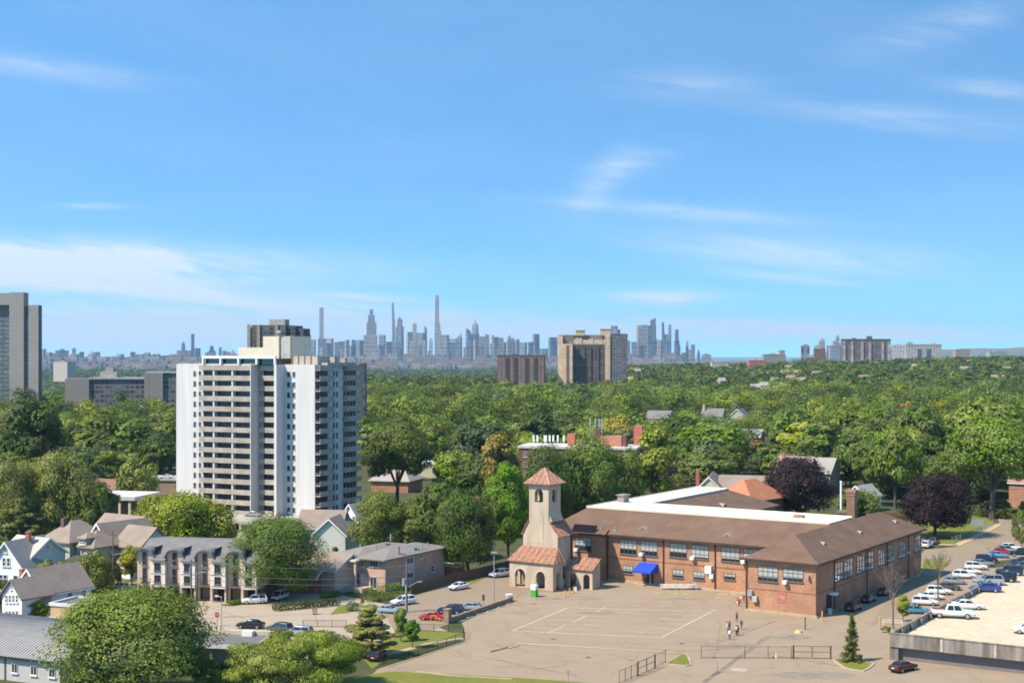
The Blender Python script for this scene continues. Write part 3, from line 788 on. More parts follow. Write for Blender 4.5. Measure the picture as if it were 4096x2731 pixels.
# tower behind the white tower
D = 950; X, Y = at(275, D); sc = D / FPX
t = thing('dark_tower', 'dark banded apartment tower rising straight behind the white tower', 'tower', (X, Y, 0), math.radians(-8))
z1 = zat(324.5, D); DKG = grid_mat('dark_tower_windows', (0.105, 0.092, 0.075), (0.04, 0.05, 0.06), fh=2.9, bw=3.6, fz=0.62, fx=0.78)
mb = MB(); mb.box(-24 * sc, 11 * sc, 0, 20, -30, z1); mb.obj('main_wall', DKG, t)
mb = MB(); mb.box(11.02 * sc, 20 * sc, 2, 20, -30, z1 - 0.4); mb.obj('second_wall', grid_mat('dark_tower_side', (0.085, 0.078, 0.07), (0.04, 0.045, 0.05), fh=2.9, bw=3.0, fz=0.55, fx=0.6), t)
mb = MB(); mb.box(20.02 * sc, 27.5 * sc, 4, 20, -30, z1 - 2.3); mb.obj('stepped_wall', MATS['dark_tower_side'], t)
mb = MB(); mb.box(-29 * sc, -24.02 * sc, 1, 20, -30, z1 - 1.0); mb.obj('left_wall', CONCT, t)
for a in (-28.5, -18.5, 0.2):
    mb = MB(); mb.box(a * sc, (a + 3.2) * sc, -0.8, -0.02, -30, z1 + 0.3); mb.obj('pier', mat('tan_pier', (0.30, 0.24, 0.17), var=0.08), t)
mb = MB(); mb.box(-9 * sc, 7.5 * sc, 6, 16, z1, z1 + 3.9); mb.obj('roof_plant', CONC, t)
# dark slab right of the white tower
D = 700; X, Y = at(358, D); sc = D / FPX
o = MB().box(1 * sc, 7.2 * sc, 0, 5, -5, zat(362.7, D)).obj('dark_slab', grid_mat('blue_dark_windows', (0.07, 0.075, 0.085), (0.04, 0.05, 0.06), fh=2.9, bw=2.6), loc=(X, Y, 0), rot=math.radians(-3))
tag(o, 'narrow dark slab peeping out right of the white tower', 'building')
# brown brick block
D = 1500; X, Y = at(521, D); sc = D / FPX
t = thing('brown_block', 'low reddish brown brick apartment block above the canopy', 'building', (X, Y, 0), math.radians(-7))
z1 = zat(355.5, D)
BRB = grid_mat('brown_brick_windows', (0.22, 0.13, 0.10), (0.05, 0.045, 0.05), fh=3.0, bw=4.2, fz=0.5, fx=0.55)
mb = MB(); mb.box(-24 * sc, 23 * sc, 0, 18, -30, z1); mb.obj('wall', BRB, t)
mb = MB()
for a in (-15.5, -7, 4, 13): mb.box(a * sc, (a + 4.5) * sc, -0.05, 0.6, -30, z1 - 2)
mb.obj('recess_strip', mat('recess_shade', (0.05, 0.04, 0.04)), t)  # flat strips, the shade of balcony recesses is put into their colour
mb = MB(); mb.box(-24.4 * sc, 23.4 * sc, -0.4, 18.4, z1, z1 + 1.1); mb.box(-10 * sc, -5 * sc, 5, 10, z1 + 1.1, z1 + 2.2); mb.box(6 * sc, 9 * sc, 5, 10, z1 + 1.1, z1 + 2.0); mb.obj('roof', mat('brown_roof', (0.12, 0.09, 0.08)), t)
# beige twin block
D = 1500; X, Y = at(557, D); sc = D / FPX
t = thing('twin_block', 'beige twin apartment block with a dark courtyard front and two roof boxes', 'building', (X, Y, 0), math.radians(-5))
BEI = grid_mat('beige_tower_wall', (0.58, 0.42, 0.27), (0.30, 0.22, 0.16), fh=2.9, bw=3.2, fz=0.4, fx=0.4)
DKC = grid_mat('dark_court_wall', (0.12, 0.085, 0.06), (0.05, 0.045, 0.045), fh=2.9, bw=4.5, fz=0.6, fx=0.7)
def kz(y): return zat(K('a3', 0, y)[1], D)
def kx(x): return (K('a3', x, 0)[0] - 557) * sc
mb = MB(); mb.box(kx(415), kx(565), 14, 40, -30, kz(545)); mb.obj('back_wall', CONCT2, t)
mb = MB(); mb.box(kx(417), kx(462), 8, 13.9, -30, kz(552)); mb.obj('corner_wall', BEI, t)
mb = MB(); mb.box(kx(466), kx(557), 0, 13.8, -30, kz(625)); mb.obj('front_wing', BEI, t)
mb = MB(); mb.box(kx(500), kx(527), -0.06, 0.5, -30, kz(640)); mb.obj('window_recess', mat('brown_recess', (0.16, 0.10, 0.07)), t)
mb = MB(); mb.box(kx(557) + .05, kx(850), 9, 38, -30, kz(632)); mb.obj('court_wall', DKC, t)
mb = MB(); mb.box(kx(566), kx(1056), 20, 42, -30, kz(545)); mb.obj('rear_wall', CONCT2, t)
for a in (575, 640, 700, 770, 815):
    mb = MB(); mb.box(kx(a), kx(a + 26), 8.0, 12, -30, kz(645 + (a % 3) * 4)); mb.obj('court_pier', DKC, t)
mb = MB(); mb.box(kx(566), kx(850), 10, 19.9, kz(632) + .02, kz(590)); mb.box(kx(575), kx(640), 9.5, 12, kz(632) + .03, kz(575)); mb.box(kx(705), kx(745), 9.5, 12, kz(632) + .03, kz(580)); mb.box(kx(765), kx(830), 9.4, 12, kz(632) + .03, kz(590)); mb.obj('beige_parapet', BEI, t)  # court parapet in the same beige as the front wing
mb = MB(); mb.box(kx(850) + .05, kx(900), 6, 19.8, -30, kz(545)); mb.obj('beige_side', BEI, t)
mb = MB(); mb.box(kx(900) + .05, kx(1060), 7, 19.7, -30, kz(535)); mb.obj('right_wing', grid_mat('right_wing_windows', (0.16, 0.145, 0.14), (0.05, 0.055, 0.07), fh=2.9, bw=2.6, fz=0.6, fx=0.7), t)
for (a, b, y) in ((580, 662, 500), (808, 903, 488)):
    mb = MB(); mb.box(kx(a), kx(b), 16, 26, kz(550), kz(y + 6)); mb.box(kx(a) - .6, kx(b) + .6, 15.4, 26.6, kz(y + 6), kz(y)); mb.obj('roof_box', mat('tan_roof_box', (0.45, 0.34, 0.22), var=0.1), t)
# wide brown slab and pale slab on the right hill
D = 2200; X, Y = at(842.6, D); sc = D / FPX
t = thing('wide_slab', 'wide brown apartment slab with pale balcony columns on the right horizon', 'building', (X, Y, 0), math.radians(-6))
WS = grid_mat('wide_slab_windows', (0.17, 0.13, 0.11), (0.06, 0.06, 0.075), fh=3.1, bw=4.0, fz=0.55, fx=0.7)
z1 = zat(339.5, D)
mb = MB(); mb.box(0, 47 * sc, 0, 22, -10, z1); mb.obj('wall', WS, t)
for a in (0.3, 8, 18, 25.5, 38, 44):
    mb = MB(); mb.box(a * sc, (a + 2.6) * sc, -1.4, -0.05, -10, z1 - 2); mb.obj('balcony_column', grid_mat('pale_balcony', (0.45, 0.38, 0.31), (0.16, 0.13, 0.12), fh=3.1, bw=30, fz=0.5, fx=1.0), t)
mb = MB(); mb.box(-.3, 47.2 * sc, -0.6, 22.5, z1, z1 + 1.6); mb.box(24.5 * sc, 29.5 * sc, 5, 14, z1 + 1.6, z1 + 6); mb.box(10 * sc, 14 * sc, 5, 14, z1 + 1.6, z1 + 3); mb.obj('roof', mat('brown_roof', (0.12, 0.09, 0.08)), t)
D = 2400; X, Y = at(906.3, D); sc = D / FPX
t = thing('pale_slab', 'pale grid-fronted apartment slab at the right end of the horizon', 'building', (X, Y, 0), math.radians(-5))
PS = grid_mat('pale_slab_windows', (0.42, 0.38, 0.34), (0.12, 0.11, 0.12), fh=3.6, bw=4.6, fz=0.5, fx=0.5)
z1 = zat(344.7, D)
mb = MB(); mb.box(0, 34.5 * sc, 0, 20, -10, z1); mb.obj('wall', PS, t)
for a, b in ((11, 15), (20, 24)):
    mb = MB(); mb.box(a * sc, b * sc, -0.4, -0.05, 18, z1 - 6); mb.obj('window_strip', glass('teal_glass', (0.06, 0.09, 0.10)), t)
mb = MB(); mb.box(-.4, 34.8 * sc, -0.5, 20.5, z1, z1 + 1.8); mb.box(26 * sc, 29 * sc, 5, 12, z1 + 1.8, z1 + 4); mb.obj('roof', CONC, t)
def small_block(name, c, x0, x1, y, D, label, m, rot=0, d=18, cap=None):
    u0 = K(c, x0, 0)[0]; u1 = K(c, x1, 0)[0]; z = zat(K(c, 0, y)[1], D); X, Y = at(u0, D)
    t = thing(name, label, 'building', (X, Y, 0), math.radians(rot))
    w = (u1 - u0) * D / FPX
    MB().box(0, w, 0, d, -15, z).obj('wall', m, t)
    MB().box(-.3, w + .3, -.3, d + .3, z, z + 0.9).box(w * .3, w * .6, d * .3, d * .7, z + .9, z + 3).obj('roof', CONC, t)
    if cap: MB().box(w * cap[0], w * cap[1], 2, d - 2, z + 0.9, zat(K(c, 0, cap[2])[1], D)).obj('roof_tower', m, t)
small_block('grey_tower', 'a4', 305, 380, 645, 2900, 'small grey tower left of the red-brown block on the right horizon', SKY1, -10, cap=(.3, .8, 632))
small_block('red_brown_block', 'a4', 430, 528, 672, 2600, 'red-brown brick tower left of the wide brown slab', grid_mat('red_brown_wall', (0.22, 0.11, 0.075), (0.06, 0.05, 0.05)), -4)
small_block('red_brown_annex', 'a4', 345, 430, 752, 2580, 'low red-brown annex at the foot of the brick tower', MATS['red_brown_wall'], -4)
small_block('grey_hall', 'a4', -40, 165, 728, 2500, 'low grey hall with a tan roof tower on the horizon', mat('grey_hall_wall', (0.28, 0.25, 0.22)), 3, cap=(.75, .98, 686))
small_block('pink_block', 'a4', 1725, 1858, 682, 2900, 'small pinkish block on the hazy right horizon', grid_mat('pinkish_wall', (0.40, 0.30, 0.26), (0.15, 0.12, 0.12)), 2)
small_block('green_roof_hall', 'a4', 2035, 2200, 704, 2600, 'long pale hall with a greenish flat roof near the right edge', mat('greenish_hall', (0.30, 0.33, 0.29)), 2)
small_block('red_roof_hall', 'a3', 2180, 2330, 782, 2000, 'low brick-red hall on the wooded right hillside', mat('brick_red_wall', (0.36, 0.14, 0.10)), 2)
small_block('pale_hall', 'a3', 1840, 1990, 800, 2100, 'low pale hall among the hillside trees below the water', mat('pale_hall_wall', (0.42, 0.36, 0.32)), 2)
small_block('far_white_block', 'a1', 490, 640, 795, 3000, 'wide beige windowless block right of the concrete tower', mat('beige_plain', (0.48, 0.41, 0.35)), -18, d=30)

# ---------------------------------------------------------------- the white tower
F = Frame(at(314.8, 377), -26.7)
t = thing('apartment_tower', 'white apartment tower with grey concrete balconies', 'tower', (*F.O, 0), F.r)
NF, FHT = 14, 2.79
zw = [40.15 - FHT * i for i in range(NF)]
ZT = 42.8; ZB = 2.5
YA = -3.0
xa0 = F.py(176.3, 420, YA)[0]; xa1 = F.py(254.6, 420, YA)[0]
mb = MB(); mb.box(xa0, xa1, YA, 20.5, ZB, ZT); mb.obj('front_wall', W_WHITE, t)
mb = MB(); mb.box(xa1, -0.01, 0, 20.49, ZB, ZT - 0.02); mb.obj('right_wall', W_WHITE, t)
foot(*F.wld(-24, 11), 27)
npar = [0]; extra = {}
BALC = mat('balcony_concrete', (0.36, 0.31, 0.26), var=0.22, scale=0.35, fine=0.12)
TGL = mat('flat_glass', (0.055, 0.053, 0.05), rough=0.3, var=0.9, scale=0.9, fine=0.8, spec=0.3)
def twin(face, c, p0, p1, z0, z1, nx=1):
    npar[0] += 1
    if npar[0] <= 99:
        window(t, face, c, p0, p1, z0, z1, nx, 1, TGL, FRAMEW if nx < 3 else FRAME, sill=False, ft=0.1)
    else:
        g, fr = extra.setdefault('g', MB()), extra.setdefault('f', MB())
        for mb_, d0, d1 in ((g, -0.05, 0.03),):
            if face == 'y': mb_.box(p0, p1, c - d1, c - d0, z0, z1)
            else: mb_.box(c + d0, c + d1, p0, p1, z0, z1)
        for i in range(nx + 1):
            x = p0 + (p1 - p0) * i / nx
            if face == 'y': fr.box(x - .05, x + .05, c - .1, c - .031, z0, z1)
            else: fr.box(c + .031, c + .1, x - .05, x + .05, z0, z1)
# front block A: two columns of small windows, then three balconied bays
wa = [F.py(K('a1', x, 0)[0], 420, YA)[0] for x in (1778, 1803, 1826, 1850, 1872, 1980, 2003, 2152, 2172, 2330)]
wb = [F.py(K('a2', x, 0)[0], 420, 0)[0] for x in (75, 238, 285, 316, 335, 362)]
yb = [F.px(K('a2', x, 0)[0], 420, 0)[0] * .88 for x in (548, 690, 724, 748, 758, 780, 832, 965)]
for i, z in enumerate(zw):
    twin('y', YA, wa[4], wa[5], z - .85, z + .8, 3)
    twin('y', YA, wa[6], wa[7], z - .85, z + .8, 4)
    twin('y', YA, wa[8], wa[9] - .4, z - .85, z + .8, 4)
    twin('y', 0, wb[0], wb[1], z - .85, z + .8, 4)
    twin('y', 0, wb[2], wb[3], z - .8, z + .75)
    twin('y', 0, wb[4], wb[5], z - .8, z + .75)
    twin('x', 0, yb[0], yb[1] - 1, z - .85, z + .8, 4)
for i, z in enumerate(zw):
    twin('x', 0, yb[2], yb[3], z - .8, z + .8)
    twin('x', 0, yb[4], yb[5], z - .8, z + .8)
    twin('x', 0, yb[6], yb[7], z - .85, z + .8, 4)
    twin('y', YA, wa[0], wa[1], z - .75, z + .75)
    twin('y', YA, wa[2], wa[3], z - .75, z + .75)
o = extra['g'].obj('window', TGL, t); o['kind'] = 'stuff'
o = extra['f'].obj('window_frame', FRAMEW, t); o['kind'] = 'stuff'
for i in range(NF + 1):
    z = (zw[0] + FHT * (1 - i)) - 1.5          # slab level of the storey above
    def balc(name, b):
        b.obj(name, BALC, t)
    a = MB(); a.box(wa[4] - .5, wa[9] + .1, YA - 1.5, YA - 0.02, z - .22, z); a.box(wa[4] - .5, wa[9] + .1, YA - 1.5, YA - 1.36, z, z + 1.12); a.box(wa[4] - .5, wa[4] - .36, YA - 1.35, YA - .02, z, z + 1.12); balc('balcony', a)
    a = MB(); a.box(wb[0] - .6, wb[1] + .1, -1.6, -0.02, z - .22, z); a.box(wb[0] - .6, wb[1] + .1, -1.6, -1.46, z, z + 1.12); a.box(wb[1] - .04, wb[1] + .1, -1.45, -.02, z, z + 1.12); balc('balcony', a)
    a = MB(); a.box(0.02, 1.6, yb[0] - .2, yb[1] + .4, z - .22, z); a.box(1.46, 1.6, yb[0] - .2, yb[1] + .4, z, z + 1.12); a.box(.02, 1.45, yb[1] + .26, yb[1] + .4, z, z + 1.12); balc('balcony', a)
    a = MB(); a.box(0.02, 1.6, yb[6] - .1, yb[7] + .5, z - .22, z); a.box(1.46, 1.6, yb[6] - .1, yb[7] + .5, z, z + 1.12); a.box(.02, 1.45, yb[6] - .1, yb[6] + .04, z, z + 1.12); balc('balcony', a)
for xx in (wa[5] + .15, wa[7] + .1):
    MB().box(xx, xx + .5, YA - 1.34, YA - .03, ZB, ZT - .5).obj('pier', W_WHITE, t)
MB().box(wa[9] + .12, xa1, YA - 1.7, YA - .01, ZB, ZT).obj('fin_wall', W_WHITE, t)
MB().box(wb[1] + .12, wb[1] + .9, -3.7, -.01, ZB, ZT - .01).obj('fin_wall', W_WHITE, t)  # fin depth stretched so its shadow reaches farther over the right wall
# penthouse and roof
pz = ZT
FRM = mat('roof_frame_white', (0.72, 0.72, 0.72), var=0.05)
x0, x1 = wa[4] - .2, wb[1] + .4
m_ = MB(); m_.box(x0, x1, YA - .6, YA + 0.1, pz + 1.6, pz + 2.3)
for k in range(5):
    a = x0 + (x1 - x0 - .5) * k / 4; m_.box(a, a + .5, YA - .55, YA + .05, pz, pz + 1.6)
m_.obj('roof_frame', FRM, t)
MB().box(x0 + .5, x1 - .5, YA + 0.6, YA + 9, pz, pz + 1.58).obj('penthouse_glazing', GLASSD, t)
MB().box(xa0 + .5, xa1 - .2, YA + .3, 20.2, pz, pz + .15).obj('roof', CONC, t)
CRM = mat('cream_plant', (0.62, 0.54, 0.40), var=0.06)
q = lambda x, y, yy=8.0: F.py(*K('a2', x, y), yy)
b0, b1 = q(65, 560), q(325, 745)
MB().box(b0[0], b1[0], 8, 17, pz + .15, b0[1]).obj('lift_house', CRM, t)
MB().box(b0[0] + (b1[0]-b0[0])*.62, b1[0] + .05, 7.4, 7.98, pz + .15, b0[1] - .1).obj('lift_house_side', mat('grey_cream', (0.40, 0.37, 0.32)), t)
dt = MB(); cx = q(230, 540)[0]; dt.tube((cx, 7.2, pz), (cx, 7.2, b0[1] + .6), .22); dt.ball((cx, 7.2, b0[1] + 1.0), .65); dt.obj('vent_pipe', CONC, t)
c0 = F.py(*K('a1', 2190, 700), 9)
MB().box(c0[0], b0[0] - .02, 9, 15, pz + 2.2, pz + 4.6).box(c0[0] + 2.5, b0[0] - .02, 8.5, 14.5, pz + .15, pz + 2.19).obj('roof_plant', CRM, t)
d0 = q(272, 750, 3); d1 = q(625, 750, 3)
TANP = mat('tan_parapet_wall', (0.40, 0.34, 0.27), var=0.1)
MB().box(x1 + .6, -1.2, 3, 12, pz, pz + 2.2).obj('roof_screen', TANP, t)
for k in range(4):
    a = x1 + .8 + k * (abs(x1) - 2.2) / 4; MB().box(a, a + .22, 2.85, 2.99, pz, pz + 2.35).obj('screen_post', mat('rust_post', (.12, .08, .06)), t)
MB().box(-1.0, 1.3, 4, 18, pz - .5, pz + .5).obj('right_parapet', CONC, t)
MB().box(-.6, .9, 8, 10, pz + .5, pz + 2.0).box(-.6, 1.0, 13, 14, pz + .5, pz + 1.6).obj('roof_vent', CONC, t)
# podium over a garage block, its shade put into the near-black colour
MB().box(-30, 6, -16, 26, 1.6, 2.45).obj('podium_deck', CONC, t)
MB().box(-47, -30.05, -14, 26, 0, 2.3).obj('podium_terrace', mat('terrace', (.34, .29, .23)), t)
MB().box(-29, 5, -10, 25, 0, 1.59).obj('garage_shade_block', mat('garage_shade', (0.02, 0.02, 0.02)), t)
for k in range(8):
    a = 5.5 - .02; y = -15.5 + k * 5.5; MB().box(a - .5, a, y, y + .7, 0, 1.58).obj('garage_column', CONC, t)
for k in range(7):
    x = -29.5 + k * 5.6; MB().box(x, x + .7, -15.9, -15.3, 0, 1.58).obj('garage_column', CONC, t)
WT = F; WT_T = t
# ---------------------------------------------------------------- the school
SF = Frame((52.7, 246.7), -33.5)
SCH = thing('school', 'long orange brick school with brown hipped roof and white flat top', 'school', (*SF.O, 0), SF.r)
t = SCH
ZE = 9.2; ZR = 13.0
for (x, y, r) in ((-10, 8, 14), (-6, 30, 12), (-6, 50, 12), (-20, 32, 18), (-36, 32, 18), (-52, 32, 18), (-56, 55, 17), (-56, 75, 17)): foot(*SF.wld(x, y), r)
MB().box(-12.8, 0, 0, 58.7, 0, ZE).obj('wing_wall', BRICK, t)
MB().box(-64, -12.82, 15.8, 46.5, 0, ZE - .02).obj('main_wall', BRICK, t)
MB().box(-62, -50.6, 14.6, 15.78, 0, ZE - .04).obj('bay_wall', BRICK, t)
MB().box(-70, -43, 46.52, 84, 0, ZE - .05).obj('rear_wall', BRICK, t)
MB().hip(-13.5, 0.7, -0.7, 59.4, ZE, ZR, -6.41, -6.39, 6.4, 51.5).obj('wing_roof', SHING, t)
MB().hip(-64.7, 0.5, 15.0, 47.2, ZE + .03, ZR + .05, -60.5, -7.3, 25.2, 37.0).obj('main_roof', SHING, t)
MB().hip(-70.7, -42.3, 40, 84.7, ZE + .05, ZR + .02, -60.5, -52.4, 37.2, 77).obj('rear_roof', SHING, t)
MB().hip(-63, -50.0, 13.9, 16.4, ZE - .01, ZE + .62, -62.9, -50.2, 15.5, 16.2).obj('bay_roof', SHING, t)
w_ = MB(); w_.box(-60.7, -7.2, 25.0, 37.2, ZR + .31, ZR + .42); w_.box(-60.6, -52.3, 37.22, 77.1, ZR + .31, ZR + .41); w_.obj('flat_white_roof', W_ROOFW, t)
e_ = MB()
for (a, b, c, d) in ((-60.8, -7.1, 24.85, 25.0), (-52.2, -7.1, 37.2, 37.35), (-52.3, -52.15, 37.36, 77.2), (-60.8, -52.2, 77.1, 77.25), (-60.85, -60.7, 25.0, 77.1)):
    e_.box(a, b, c, d, ZR + .2, ZR + .62)
e_.obj('roof_edge', mat('cream_edge', (0.62, 0.55, 0.44), var=0.08), t)
GUT = mat('brown_gutter', (0.06, 0.04, 0.032), var=0.2)
g_ = MB(); g_.box(-13.7, .85, -.95, -.7, ZE - .1, ZE + .2); g_.box(.7, .95, -.7, 59.5, ZE - .1, ZE + .2); g_.box(-50, -13.6, 14.75, 15.0, ZE - .1, ZE + .2); g_.box(-63.2, -49.9, 13.6, 13.9, ZE - .12, ZE + .18); g_.box(-14, -13.72, -.7, 14.7, ZE - .1, ZE + .2)
g_.obj('gutter', GUT, t)
MB().box(-64, -12.8, 15.45, 15.8, 0, .35).box(-13.1, .3, -.35, 0, 0, .4).box(.01, .35, .01, 58, 0, .25).obj('base_course', KERB, t)
# string courses
MB().box(-50.6, -12.82, 15.72, 15.8, 4.6, 4.72).box(-12.8, .05, -.06, 0, 4.0, 4.14).box(.0, .06, 0, 58.7, 4.0, 4.14).obj('string_course', mat('dark_brick', (0.25, 0.12, 0.065), var=.15), t)
def swin(c, x0, y0, x1, y1, yy, nx, nz, bl, ck='b3'):
    (a0, z1), (a1, z0) = SF.py(*K(ck, x0, y0), yy), SF.py(*K(ck, x1, y1), yy)
    zc = SF.py(*K(ck, x1, y0 + (y1 - y0)), yy)[1]
    return window(t, 'y', yy, a0, a1, z0, z1, nx, nz, GLASSD, FRAME, (BLIND, bl) if bl is not None else None)
for (x0, y0, x1, y1, bl) in ((995, 1045, 1145, 1185, .38), (1185, 1060, 1335, 1200, .3), (1450, 1078, 1605, 1215, .4), (1650, 1092, 1805, 1230, .12), (1925, 1112, 2090, 1255, .2), (2130, 1130, 2290, 1262, .15)):
    swin(None, x0, y0, x1, y1, 15.8, 4, 3, bl)
for (x0, y0, x1, y1, bl) in ((1020, 1280, 1110, 1360, .3), (1475, 1318, 1575, 1398, .3), (1670, 1335, 1770, 1418, .3), (1950, 1353, 2052, 1418, .5)):
    swin(None, x0, y0, x1, y1, 15.8, 3, 2, bl)
swin(None, 580, 1020, 728, 1155, 14.6, 4, 3, .4)
swin(None, 828, 1040, 860, 1170, 15.8, 1, 3, .3)
swin(None, 822, 1265, 858, 1350, 15.8, 1, 2, .4)
# wing front
for (c, x0, y0, x1, y1) in (('c3', 2262, 485, 2352 + 90, 650), ('c4', 140, 508, 322, 652)):
    (a0, z1), (a1, z0) = SF.py(*K(c, x0, y0), 0), SF.py(*K(c, x1, y1), 0)
    window(t, 'y', 0, a0, a1, z0 + .25, z1, 4, 3, GLASSD, FRAME, (BLIND, .25))
# wing side: big windows that reflect the sky
SIDEG = mat('reflecting_glass', (0.55, 0.58, 0.6), rough=0.03, var=0.5, scale=0.8, spec=1.0, metal=0.6)
for (x0, x1, y0, y1) in ((612, 685, 440, 605), (698, 775, 410, 580), (815, 885, 375, 525), (897, 968, 345, 495), (1010, 1070, 310, 445), (1085, 1145, 283, 435), (1197, 1260, 240, 385), (1342, 1398, 195, 325)):
    b0 = SF.px(*K('c4', x0, y0), 0)[0]; b1 = SF.px(*K('c4', x1, y0), 0)[0]
    window(t, 'x', 0, b0, b1, 5.0, 8.3, 3, 3, SIDEG, FRAME, None)
# doors, pipes, fittings
def dn(x, y, z0, z1, r=.1):
    return MB().tube((x, y, z0), (x, y, z1), r).box(x - .18, x + .18, y - .18, y + .18, z1 - .5, z1).obj('downpipe', GUT, t)
for c, x in (('c3', 1393), ('c3', 1868)):
    dn(SF.py(*K(c, x, 400), 15.8)[0], 15.6, 0, ZE)
dn(-50.3, 15.5, 0, ZE, .13)
dn(-12.95, -.15, 0, ZE, .16)
for x, y in ((605, 600), (905, 560), (1090, 480), (1285, 420)):
    dn(.16, SF.px(*K('c4', x, y), 0)[0], 0, ZE, .09)
def ac(x, y, z, dx=.75, dep=.85, dz=.6):
    b = MB(); b.box(x - dx / 2, x + dx / 2, y - dep, y + .05, z - dz / 2, z + dz / 2)
    b.box(x - dx / 2 + .08, x + dx / 2 - .08, y - dep - .02, y - dep - .001, z - dz / 2 + .08, z + dz / 2 - .1)
    return b.obj('air_conditioner', WHITEM, t)
for c, x, y, yy in (('c3', 1200, 380, 15.8), ('c3', 1668, 415, 15.8), ('c3', 2133, 448, 15.8), ('c3', 600, 338, 14.6), ('c4', 165, 635, 0)):
    p = SF.py(*K(c, x, y), yy); ac(p[0], yy, p[1])
for x, y in ((735, 560), (930, 480), (1120, 418), (1270, 365)):
    p = SF.px(*K('c4', x, y), 0)
    MB().box(-.05, .7, p[0] - .35, p[0] + .35, p[1] - .3, p[1] + .3).obj('air_conditioner', mat('blue_grey_metal', (.35, .40, .46), rough=.4), t)
p = SF.py(*K('c3', 1813, 522), 15.8)
MB().box(p[0] - .65, p[0] + .65, 15.1, 15.8, p[1] - .7, p[1] + .7).box(p[0] + .2, p[0] + 1.0, 15.2, 15.8, p[1] - 1.6, p[1] - .75).obj('condenser', WHITEM, t)
for c, x, y in (('c3', 2197, 735), ('c3', 2240, 790)):
    p = SF.py(*K(c, x, y), 0)
    MB().box(p[0] - .5, p[0] + .4, -.6, 0, p[1] - .5, p[1] + .5).obj('utility_box', STEEL if x < 2200 else CONC, t)
p = SF.py(*K('c4', 375, 585), 0)
MB().box(p[0] - .2, p[0] + .2, -.7, 0, p[1] - .25, p[1] + .2).obj('wall_lamp', STEEL, t)
p = SF.py(*K('c4', 128, 775), 0)
b = MB(); b.box(p[0] - .85, p[0] + .85, -.06, -.01, p[1] - 1.0, p[1] + 1.0)
o = b.obj('wall_sign', mat('faded_red_sign', (0.40, 0.15, 0.115), var=.12, scale=2), t)
b = MB(); b.box(p[0] - .55, p[0] + .55, -.075, -.062, p[1] - .35, p[1] + .25); b.obj('sign_text', mat('pale_red_sign', (0.45, 0.22, 0.17), var=.35, scale=4), o)
p0, p1 = SF.px(*K('c4', 535, 930), 0)[0], SF.px(*K('c4', 582, 905), 0)[0]
MB().box(.0, .06, p0, p1, .1, 3.3).obj('door', mat('dark_door', (0.03, 0.032, 0.04)), t)
p = SF.px(*K('c4', 575, 745), 0); MB().box(-.02, 1.2, p[0] - .7, p[0] + .7, p[1] - .1, p[1] + .25).obj('door_canopy', WHITEM, t)
p = SF.px(*K('c4', 1120, 560), 0); MB().box(0, .05, p[0] - .35, p[0] + .35, p[1] - 1.4, p[1] + 1.4).obj('door', mat('maroon_door', (0.10, 0.03, 0.03)), t)
# blue awning over the yard door
(ax0, az0), (ax1, az1) = SF.py(*K('c3', 1165, 560), 13.2), SF.py(*K('c3', 1305, 572), 13.2)
zt_ = 4.0
A = (SF.py(*K('c3', 1210, 490), 15.7)); B = (SF.py(*K('c3', 1372, 492), 15.7))
AW = mat('blue_awning', (0.018, 0.06, 0.50), var=0.06, rough=.6)
fl = SF.py(*K('c3', 1105, 555), 12.6); fr = SF.py(*K('c3', 1272, 572), 12.6)
b = MB()
b.poly([(fl[0], 12.6, 2.95), (fr[0], 12.6, 2.95), (fr[0], 15.75, 4.3), (fl[0], 15.75, 4.3)])
b.poly([(fl[0], 12.6, 2.95), (fr[0], 12.6, 2.95), (fr[0], 12.6, 2.6), (fl[0], 12.6, 2.6)])
b.poly([(fr[0], 12.6, 2.6), (fr[0], 15.75, 2.6), (fr[0], 15.75, 4.3), (fr[0], 12.6, 2.95)])
b.poly([(fl[0], 12.6, 2.6), (fl[0], 15.75, 2.6), (fl[0], 15.75, 4.3), (fl[0], 12.6, 2.95)])
o = b.obj('awning', AW, t)
MB().tube((fl[0] + .1, 12.7, 0), (fl[0] + .1, 12.7, 2.7), .04).tube((fr[0] - .1, 12.7, 0), (fr[0] - .1, 12.7, 2.7), .04).obj('awning_post', STEEL, o)
dx = SF.py(*K('c3', 1275, 640), 15.8)[0]
MB().box(dx - .9, dx + .6, 15.7, 15.79, .1, 2.5).obj('door', mat('grey_door', (0.05, 0.055, 0.06)), t)
MB().box(dx - 1.9, dx - .95, 15.68, 15.79, .1, 1.2).obj('door_panel', mat('brown_panel', (0.22, 0.10, 0.04)), t)
MB().box(dx - 3.2, dx - .2, 13.2, 14.4, 0, .3).obj('door_step', KERB, t)
